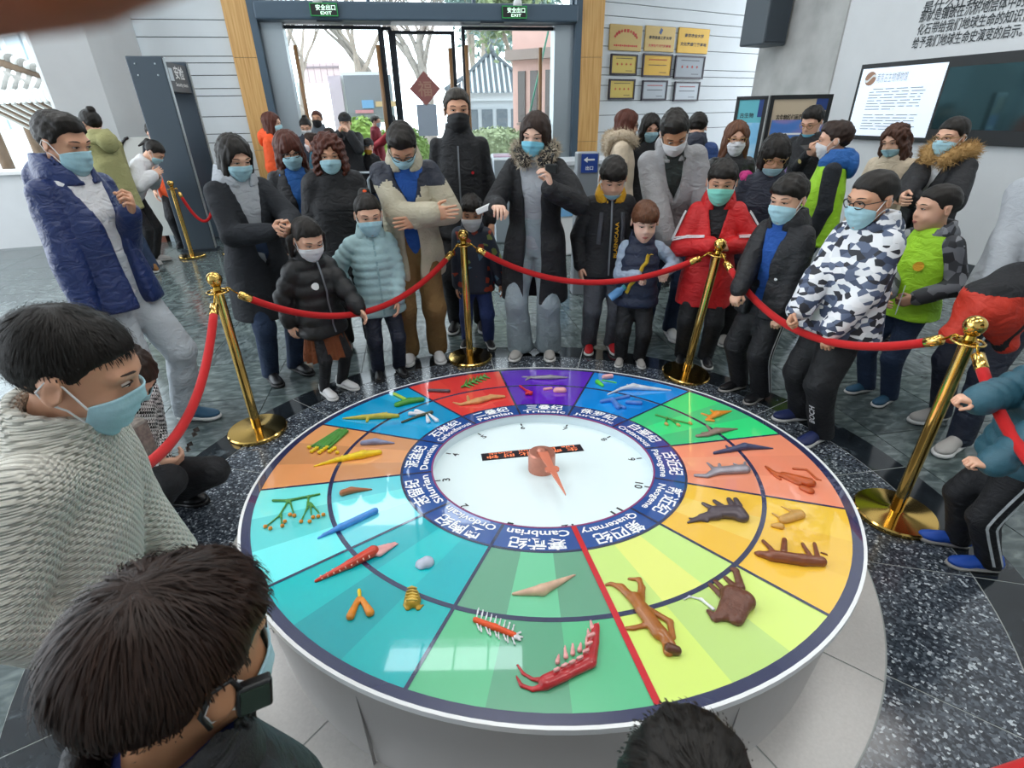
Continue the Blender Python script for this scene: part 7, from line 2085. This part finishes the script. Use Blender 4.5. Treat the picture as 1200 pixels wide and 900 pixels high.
P = cast('man with a black mask in a grey jacket in the queue', 1.75, pos=(-3.28, 10.05), face=176, sex='m', hair='crop', hairc='r', mask='k', hpitch=4, skin='b', top=dict(m=cloth('grey_jkt', '#5c646c'), hem=.44, th=.02, collar='stand'), trousers=dict(m=K_black), shoes=dict(m=S_black), seed=40, **kw)
P = cast('child with short hair peeking out in the queue', 1.5, pos=(-2.8, 9.05), face=176, sex='c', hf=.15, hair='short', hairc='d', skin='a', top=dict(m=K_dgrey, hem=.44, th=.02), trousers=dict(m=K_black), shoes=dict(m=S_black), seed=41, **kw)
P = cast('person in a black cap raising a phone to take a picture', 1.70, pos=(-2.46, 8.8), face=165, sex='m', hair='short', hairc='k', hpitch=6, rw=(397, 156, -.24), lw=(409, 156, -.24), rpole=(.5, -.1, -1), lpole=(-.5, -.1, -1), rhand='grip', lhand='grip', top=dict(m=K_black, hem=.42, th=.026, sl=1.25, bulk=1.1), trousers=dict(m=K_black), shoes=dict(m=S_black), seed=42, **kw)
def cap_on(P, m):
    f = Field((-.45, -.55, 0), (.45, .85, .62), .035)
    f.ell((0, -.06, .16), (.40, .49, .42), 0); f.op(lambda X, Y, Z: (.17 - Z) + 0 * X + 0 * Y, f.lo, f.lo + f.h * f.n, .02, 'int')
    V, F = f.mesh(); c_ = mesh_obj('cap', P.hT(V), F, m, P.root)
    b = MB(); a = np.linspace(-1.0, 1.0, 11)
    o_ = [(.36 * math.sin(x), .32 + .36 * math.cos(x), .17) for x in a]; i_ = [(.36 * math.sin(x), .05 + .36 * math.cos(x), .20) for x in a]
    V = np.array(o_ + i_); mesh_obj('cap_brim', P.hT(np.concatenate([V, V - np.array([0, 0, .03])])), [(i, i + 1, 12 + i, 11 + i) for i in range(10)] + [(22 + i, 33 + i, 34 + i, 23 + i) for i in range(10)] + [(i, 22 + i, 23 + i, i + 1) for i in range(10)], m, c_)
cap_on(P, K_black)
P = cast('child in a black jacket and cap at the entrance rail', 1.34, pos=(-2.2, 9.0), face=190, sex='c', hf=.15, hair='short', hairc='k', mask='b', masklow=.1, top=dict(m=K_black, hem=.4, th=.024), trousers=dict(m=K_jean), shoes=dict(m=S_black), seed=43, **kw)
cap_on(P, K_black); P.mask.data.materials[0] = cloth('mustard_mask', '#c8962c')
P = cast('woman in a crimson coat outside the entrance', 1.66, pos=(-2.52, 12.6), face=-82, sex='f', hair='bob', hairc='k', mask='b', rw=(436, 172, .1), lw=(438, 172, -.1), top=dict(m=K_rc, name='coat', hem=.36, th=.026, sl=1.3, hood=dict(m=K_grey, r=.03)), trousers=dict(m=K_dgrey), shoes=dict(m=S_black), seed=44, **kw)
P = cast('person in a maroon jacket outside, facing the crimson coat woman', 1.66, pos=(-2.95, 12.9), face=95, sex='m', hair='crop', hairc='g', mask='b', top=dict(m=K_maroon, hem=.42, th=.024), trousers=dict(m=K_dgrey), shoes=dict(m=S_black), seed=45, **kw)
# ---- close to the camera
P = cast('crouching woman in a houndstooth coat with a grey bag', 1.60, pos=(-1.79, 1.86), face=100, sex='f', hair='bob', hairc='d', mask='b', hpitch=22, lean=24, crouch=.60, rw=(178, 548, -.05), lw=(186, 552, .02), rhand='hold', lhand='hold', rpalm=(-1, 0, .3), lpalm=(1, 0, .3), top=dict(m=K_hound, name='coat', hem=.46, th=.022, sl=1.2, bulk=1.05), trousers=dict(m=K_black), shoes=dict(m=S_black, kind='boot'), vox=.0125, feet=((-.09, .06, -8), (.09, .1, 8)), seed=46)
ribbon(P, [P.tr((-.05 * P.H, .3, .80 * P.H - .6)), P.tr((.06 * P.H, .3, .58 * P.H - .6))], .03, P.f_top, mat('dark_strap', '#4a4440', .6), 'bag_strap', P.top)
bw = at(146, 512, 1.66)
t = thing('shoulder_bag', 'grey patterned shoulder bag on the lap of the crouching woman', 'bag', tuple(bw), -.2)
b = MB().box((0, 0, 0), (.2, .07, .16)); bevel(b.build('bag_body', ramp_mat('bag_pattern', [(0.35, '#6a625e'), (.5, '#7a726c'), (.65, '#8a827a')], scale=60, rough=.6), t), .015)
b = MB().box((0, -.038, .04), (.19, .012, .09)); bevel(b.build('bag_flap', mat('bag_flap', '#6f6862', .6), t), .006)
P1_boy = cast('boy in a cream cable knit sweater and blue mask, nearest at left', 1.42, pos=(-.985, .81), face=74, sex='c', hf=.15, hair='crop', hairc='k', mask='b', hpitch=6, hyaw=-2, lean=17, skin='b', rw=(100, 760, -.1), top=dict(m=K_knit, name='sweater', hem=.5, th=.024, sl=1.3, bulk=1.04, wr=.01, fq=10, collar='stand'), trousers=dict(m=K_black), shoes=dict(m=S_black), vox=.009, seed=47)
P2_boy = cast('boy seen from behind in a dark jacket, nearest at the lower left', 1.272, pos=(-.385, .335), face=26, sex='c', hf=.158, hair='boy', hairc='d', mask='b', hpitch=14, skin='c', top=dict(m=K_black2, hem=.44, th=.026, sl=1.2, bulk=1.1, hood=dict(m=K_black2, r=.032), wr=.008), inner=dict(m=cloth('royal_collar', '#1c2c6c'), collar=1.3), trousers=dict(m=K_black), shoes=dict(m=S_black), vox=.0115, seed=48)
P3_boy = cast('dark haired person whose head top shows at the bottom edge', 1.115, pos=(.17, .25), face=5, sex='c', hf=.165, hair='tuft', hairc='k', hpitch=0, eyes=False, skin='b', top=dict(m=K_black, hem=.44, th=.02), trousers=dict(m=K_black), shoes=dict(m=S_black), vox=.014, seed=49)

strands(P1_boy, 'crop', 5200, HAIR['k'], .12, 3)
strands(P2_boy, 'boy', 7500, HAIR['d'], .2, 4)
strands(P3_boy, 'tuft', 2500, HAIR['k'], .15, 5)
# black ear-hung device of the near boy
P = P2_boy
dv = thing('ear_device', 'black square device hanging from the ear of the boy seen from behind', 'device', (0, 0, 0))
def toW(V):
    a = -math.radians(P.face); return np.asarray(V) @ Rz(a).T + np.array([P.pos[0], P.pos[1], 0])
c_ = toW(P.hT(np.array([[.40, .10, -.10]])))[0]
dv.location = tuple(c_)
Rw = Rz(-math.radians(P.face)) @ P.Rh
b = MB().box((0, 0, 0), (.014, .036, .036), 0, Rw @ Rz(-.5)); bevel(b.build('device_body', M_blackp, dv), .003)
b = MB().box(tuple(Rw @ Rz(-.5) @ np.array([.0075, 0, 0])), (.002, .028, .028), 0, Rw @ Rz(-.5)); b.build('device_face', mat('device_green', '#2c3a30', .2), dv)
lp_ = toW(P.hT(np.array([[.385, .06, -.06], [.375, .0, .06], [.372, -.10, .07], [.37, -.15, -.02], [.37, -.11, -.12]]))) - c_
b = MB(); b.tube(lp_, .003, 8); b.build('ear_hook', M_blackp, dv, True)
# ================================================================ security gate, baggage check, signs, posters, counter
gp = on_floor(217, 296); GR = math.radians(11)
M_gate = mat('gate_slate', '#37444f', .45); M_gate2 = mat('gate_edge', '#232b33', .4)
g = thing('security_gate', 'tall dark slate walk-through security gate beside the baggage check', 'security gate', tuple(gp), GR)
for v in (0, .82):
    b = MB().box((.2, v + .04, 1.17), (.40, .08, 2.34)); pnl = bevel(b.build('side_panel', M_gate, g), .012)
    b = MB().box((.405, v + .04, 1.17), (.012, .05, 2.3)); b.build('edge_strip', M_silver, pnl)
    for x in (.09, .31):
        for z in (2.14, 2.26):
            b = MB(); b.lathe([(.010, 0), (.010, .006), (.004, .009)], 10, R=Rx(PI / 2), c=(x, v + .0, z)); b.build('bolt', M_silver, pnl, True)
    b = MB().box((.2, v + .04, .02), (.46, .14, .04)); b.build('foot', M_gate2, g)
b = MB().box((.2, .45, 2.13), (.38, .74, .32)); hd = b.build('header_box', mat('gate_header', '#2b353f', .4), g)
TT = T44(np.array([[0, 0, 1.], [1, 0, 0], [0, 1., 0]]), (.392, .50, 2.19)); flat_text('header_lettering', '安检', .34, .15, TT, M_whitep, hd, .015)
TT = T44(np.array([[0, 0, 1.], [1, 0, 0], [0, 1., 0]]), (.392, .50, 2.05)); flat_text('header_lettering', 'Security check', .44, .055, TT, M_whitep, hd, .01)
b = MB().box((.392, .2, 2.16), (.004, .12, .14)); b.build('header_mark', mat('pale_mark', '#b8c4cc', .5), hd)
# belt posts in front of the gate, with a hanging red rope
pa_ = on_floor(226, 301); pb2 = on_floor(276, 297)
place_post('gate_a', pa_, 'brass rope post in front of the security gate'); place_post('gate_b', pb2, 'brass rope post at the right foot of the security gate')
make_rope(POSTS['gate_a'], POSTS['gate_b'], .42, 'red velvet rope hanging in front of the security gate')
# baggage scanner
bp_ = on_floor(186, 290)
t = thing('baggage_scanner', 'baggage check table with a grey conveyor and a pale curved hood', 'scanner', (bp_[0] - .55, bp_[1] + .25, 0), GR)
MB().box((0, .3, .36), (.95, .55, .72)).build('cabinet', mat('red_brown_wood', '#6e3a26', .5, vary=.1), t)
MB().box((-.1, .3, .78), (1.5, .6, .10)).build('conveyor_frame', mat('conveyor_grey', '#6a7074', .4, metal=.5), t)
for i in range(9):
    b = MB(); b.tube([(-.78 + i * .08, .03, .835), (-.78 + i * .08, .57, .835)], .03, 10); b.build('roller', M_silver, t, True)
f = MB(); a = np.linspace(0, PI / 2, 9)
pro = [(.42 - .22 * math.cos(x), .82 + .62 * math.sin(x)) for x in a] + [(.95, 1.44), (.95, .1), (.42, .1)]
pr = MB(); pr.prism(pro, 0, .6, T=T44(np.array([[1, 0, 0], [0, 0, 1.], [0, 1., 0]]), (0, 0, 0))); hood = pr.build('scanner_hood', mat('scanner_pale', '#b9bdb8', .5), t)
b = MB(); b.tube([(x, -.005, z) for x, z in pro[:10]] + [(.42, -.005, .1)] if False else [(x, -.005, z) for x, z in pro[:9]], .018, 8); b.build('hood_rim', M_blackp, hood, True)
MB().box((.25, .01, .75), (.16, .012, .05)).build('yellow_sticker', mat('sticker_yellow', '#c8c030', .5), t)
for x in (-.75, .55): MB().box((x, .3, .36), (.06, .5, .72)).build('leg', M_silver, t)
t2 = thing('plastic_tub', 'clear grey tub on the baggage conveyor', 'tub', tuple(np.array([bp_[0] - .75, bp_[1] + .45, .87])), GR); b = MB(); b.box((0, 0, .005), (.4, .3, .01)); b.box((-.2, 0, .06), (.01, .3, .12)); b.box((.2, 0, .06), (.01, .3, .12)); b.box((0, .15, .06), (.4, .01, .12)); b.box((0, -.15, .06), (.4, .01, .12)); b.build('tub_shell', mat('tub_grey', '#a9b4bc', .3), t2)
# poster stands by the concrete pillar
def poster(label, px0, px1, pyt, Y, yaw, paint):
    a_, c_ = at(px0, pyt, Y), at(px1, pyt, Y)
    w = (c_[0] - a_[0]) / math.cos(yaw); ztop = a_[2]
    t = thing('poster_stand', label, 'poster', ((a_[0] + c_[0]) / 2, Y, 0), yaw, 'poster stands by the pillar')
    h = ztop - .55; zc = .55 + h / 2
    fr = MB()
    for s in (-1, 1): fr.box((s * w / 2, 0, ztop / 2), (.04, .05, ztop))
    fr.box((0, 0, ztop), (w + .04, .05, .04)); fr.box((0, 0, .55), (w + .04, .05, .04)); fr.build('frame', M_blackp, t)
    for s in (-1, 1): MB().box((s * w / 2, 0, .015), (.06, .45, .03)).build('foot', M_blackp, t)
    paint(t, w, h, zc, ztop); return t
RTp = np.array([[1, 0, 0], [0, 0, -1.], [0, 1., 0]])
def poly_part(name, pts, y, m, t): return mesh_obj(name, [(x, y, z) for x, z in pts], [tuple(range(len(pts)))], m, t, False)
def paint_a(t, w, h, zc, zt):
    MB().box((0, 0, zc), (w, .03, h)).build('panel', mat('poster_sand', '#b8a890', .6), t)
    flat_text('lettering', '古生物科幻画展', w * .46, .07, T44(RTp, (-w * .15, -.018, zt - .2)), M_blk, t, .02)
    MB().box((w * .38, -.017, zt - .07), (w * .22, .004, .12)).build('corner_block', mat('poster_navy', '#1c3a78', .5), t)
    sky = ramp_mat('poster_sky', [(.3, '#2a4aa0'), (.5, '#4a7ac0'), (.62, '#c87888'), (.75, '#e0907c')], scale=1.3, rough=.5, detail=3, stretch=(.6, 1, 1.6))
    MB().box((.02 * w, -.017, zc - .05 * h), (w * .92, .004, h * .74)).build('picture', sky, t)
    MB().box((.02 * w, -.0195, zt - .36), (w * .55, .002, .02)).build('picture_caption', M_whitep, t)
    z0 = zt - .8
    for k in range(5): poly_part('ship_spar', [(-.28 + k * .05, z0 + .3 - k * .07), (-.24 + k * .05, z0 + .33 - k * .07), (.02 + k * .03, z0 - .12 - k * .05), (-.03 + k * .03, z0 - .12 - k * .05)], -.0205 - k * .0004, mat('spar_dark', '#26303c', .5) if k % 2 == 0 else M_silver, t)
    for k in range(6): poly_part('peak', [(.02 + k * .05, z0 - .15), (.05 + k * .05, z0 + .05 + .03 * k * (1 if k < 4 else .4)), (.08 + k * .05, z0 - .15)], -.0212, M_whitep, t)
    poly_part('hill', [(-w * .44, z0 - .5), (-w * .44, z0 - .2), (-w * .2, z0 - .12), (w * .1, z0 - .25), (w * .48, z0 - .3), (w * .48, z0 - .5)], -.0216, mat('hill_olive', '#4a4a38', .7), t)
def paint_b(t, w, h, zc, zt):
    MB().box((0, 0, zc), (w, .03, h)).build('panel', mat('poster_teal', '#5cacb8', .6), t)
    MB().box((0, -.017, zc - .08 * h), (w * .86, .004, h * .7)).build('picture', ramp_mat('poster_blue', [(.3, '#3a84c4'), (.5, '#7ab8dc'), (.7, '#d8e0e0')], scale=2, rough=.5), t)
    flat_text('lettering', '古生物', w * .5, .06, T44(RTp, (-w * .1, -.018, zt - .2)), M_ink, t, .01)
    MB().box((w * .36, -.017, zt - .12), (w * .16, .004, .2)).build('corner_block', mat('poster_navy', '#1c3a78', .5), t)
    for k in range(4): poly_part('rock_spire', [(-.12 + k * .1, zt - 1.0), (-.08 + k * .1, zt - .7 - .08 * (k % 2)), (-.03 + k * .1, zt - 1.0)], -.0205, mat('spire_grey', '#8a9098', .6), t)
poster('beige poster with a spaceship picture beside the black sweater man', 907, 971, 114, 6.35, -.12, paint_a)
poster('narrow teal poster left of the concrete pillar', 869, 895, 115, 7.6, -.55, paint_b)
# sign kiosk, counter and crowd rails near the entrance
kp = at(687, 200, 5.2); kz = at(687, 178, 5.2)[2]
t = thing('sign_kiosk', 'grey kiosk with a small blue arrow sign behind the guide', 'kiosk', (kp[0], kp[1], 0), .05)
b = MB().box((0, 0, kz / 2), (.2, .16, kz)); bevel(b.build('pedestal', mat('kiosk_grey', '#8d949a', .4, metal=.3), t), .01)
sg = MB().box((.01, -.085, kz - .09), (.15, .012, .16)).build('sign_plate', mat('sign_blue', '#1c3f8c', .4), t)
b = MB(); b.box((.02, -.093, kz - .06), (.07, .003, .014)); b.add([(-.045, -.094, kz - .06), (-.01, -.094, kz - .035), (-.01, -.094, kz - .085)], [(0, 2, 1)]); b.build('arrow', M_whitep, sg)
flat_text('sign_lettering', '出口', .07, .035, T44(RTp, (.01, -.0925, kz - .13)), M_whitep, sg, .02)
cp = at(716, 200, 7.2)
t = thing('reception_counter', 'white reception counter with red trim against the plank wall', 'counter', (cp[0] - .1, cp[1], 0), .25)
b = MB().box((0, 0, .55), (1.9, .6, 1.1)); bevel(b.build('counter_body', M_whitep, t), .02)
MB().box((0, -.02, 1.12), (2.0, .7, .04)).build('counter_top', mat('counter_grey', '#c6ccd2', .3), t)
MB().box((-.85, -.31, .7), (.05, .01, .7)).build('red_trim', mat('trim_red', '#c03038', .5), t); MB().box((-.6, -.31, .75), (.3, .01, .5)).build('blue_panel', mat('panel_blue', '#7ab0dc', .5), t)
for i, (x0, Y) in enumerate(((436, 8.4), (462, 8.2))):
    p = at(x0, 200, Y)
    t = thing('crowd_rail', 'low chrome crowd rail beside the capped child' if i == 0 else 'low chrome crowd rail nearer the middle door', 'rail', (p[0], p[1], 0), .05, 'chrome crowd rails')
    b = MB(); b.tube([(-.4, 0, 0), (-.4, 0, .82), (-.34, 0, .9), (.34, 0, .9), (.4, 0, .82), (.4, 0, 0)], .02, 10); b.build('rail_loop', M_silver, t, True)
    b = MB(); b.tube([(-.4, 0, .35), (.4, 0, .35)], .014, 8); b.build('cross_bar', M_silver, t, True)
p = at(472, 175, 9.3); zt = at(472, 176, 9.3)[2]
t = thing('turnstile', 'grey turnstile cabinet with a lit top by the middle door', 'turnstile', (p[0], p[1], 0), .05)
b = MB().box((0, 0, zt / 2), (.3, .9, zt)); bevel(b.build('cabinet', M_silver, t), .03); MB().box((0, -.1, zt + .005), (.24, .5, .012)).build('top_panel', mat('lilac_panel', '#c8a8c0', .3), t)
p = at(588, 190, 8.0); zt = at(588, 182, 8.0)[2]
t = thing('turnstile', 'grey turnstile cabinet right of the tall man in black', 'turnstile', (p[0], p[1], 0), .05)
b = MB().box((0, 0, zt / 2), (.3, .9, zt)); bevel(b.build('cabinet', M_silver, t), .03); MB().box((0, -.1, zt + .005), (.24, .5, .012)).build('top_panel', mat('lilac_panel', '#c8a8c0', .3), t)
# ---- the photographer's hand at the edge of the lens
def cam_pt(px, py, depth): return EYE + depth * ray(px, py)
hu, hf_ = hand_unit('point')
Yh = VU; Xh = -VV; Zh = np.cross(Xh, Yh)
Rhd = np.stack([Xh, Yh, Zh], 1)
tipc = np.array([-.165 - .10 * .40, .52 + .39, -.05]) * .17
org = cam_pt(262, -100, .036) - Rhd @ tipc
t = thing('hand', 'blurred reddish brown fingertip reaching in at the top left corner', 'hand', tuple(org))
mesh_obj('hand_skin', (hu * .17) @ Rhd.T, hf_, mat('skin_finger', '#b4603a', .55), t)
b = MB(); w0 = Rhd @ np.array([0, -.02, 0]); b.tube([w0, w0 + np.array([-.06, -.12, -.06]), w0 + np.array([-.1, -.30, -.2])], [.03, .038, .048], 16); b.build('sleeve', K_black, t, True)
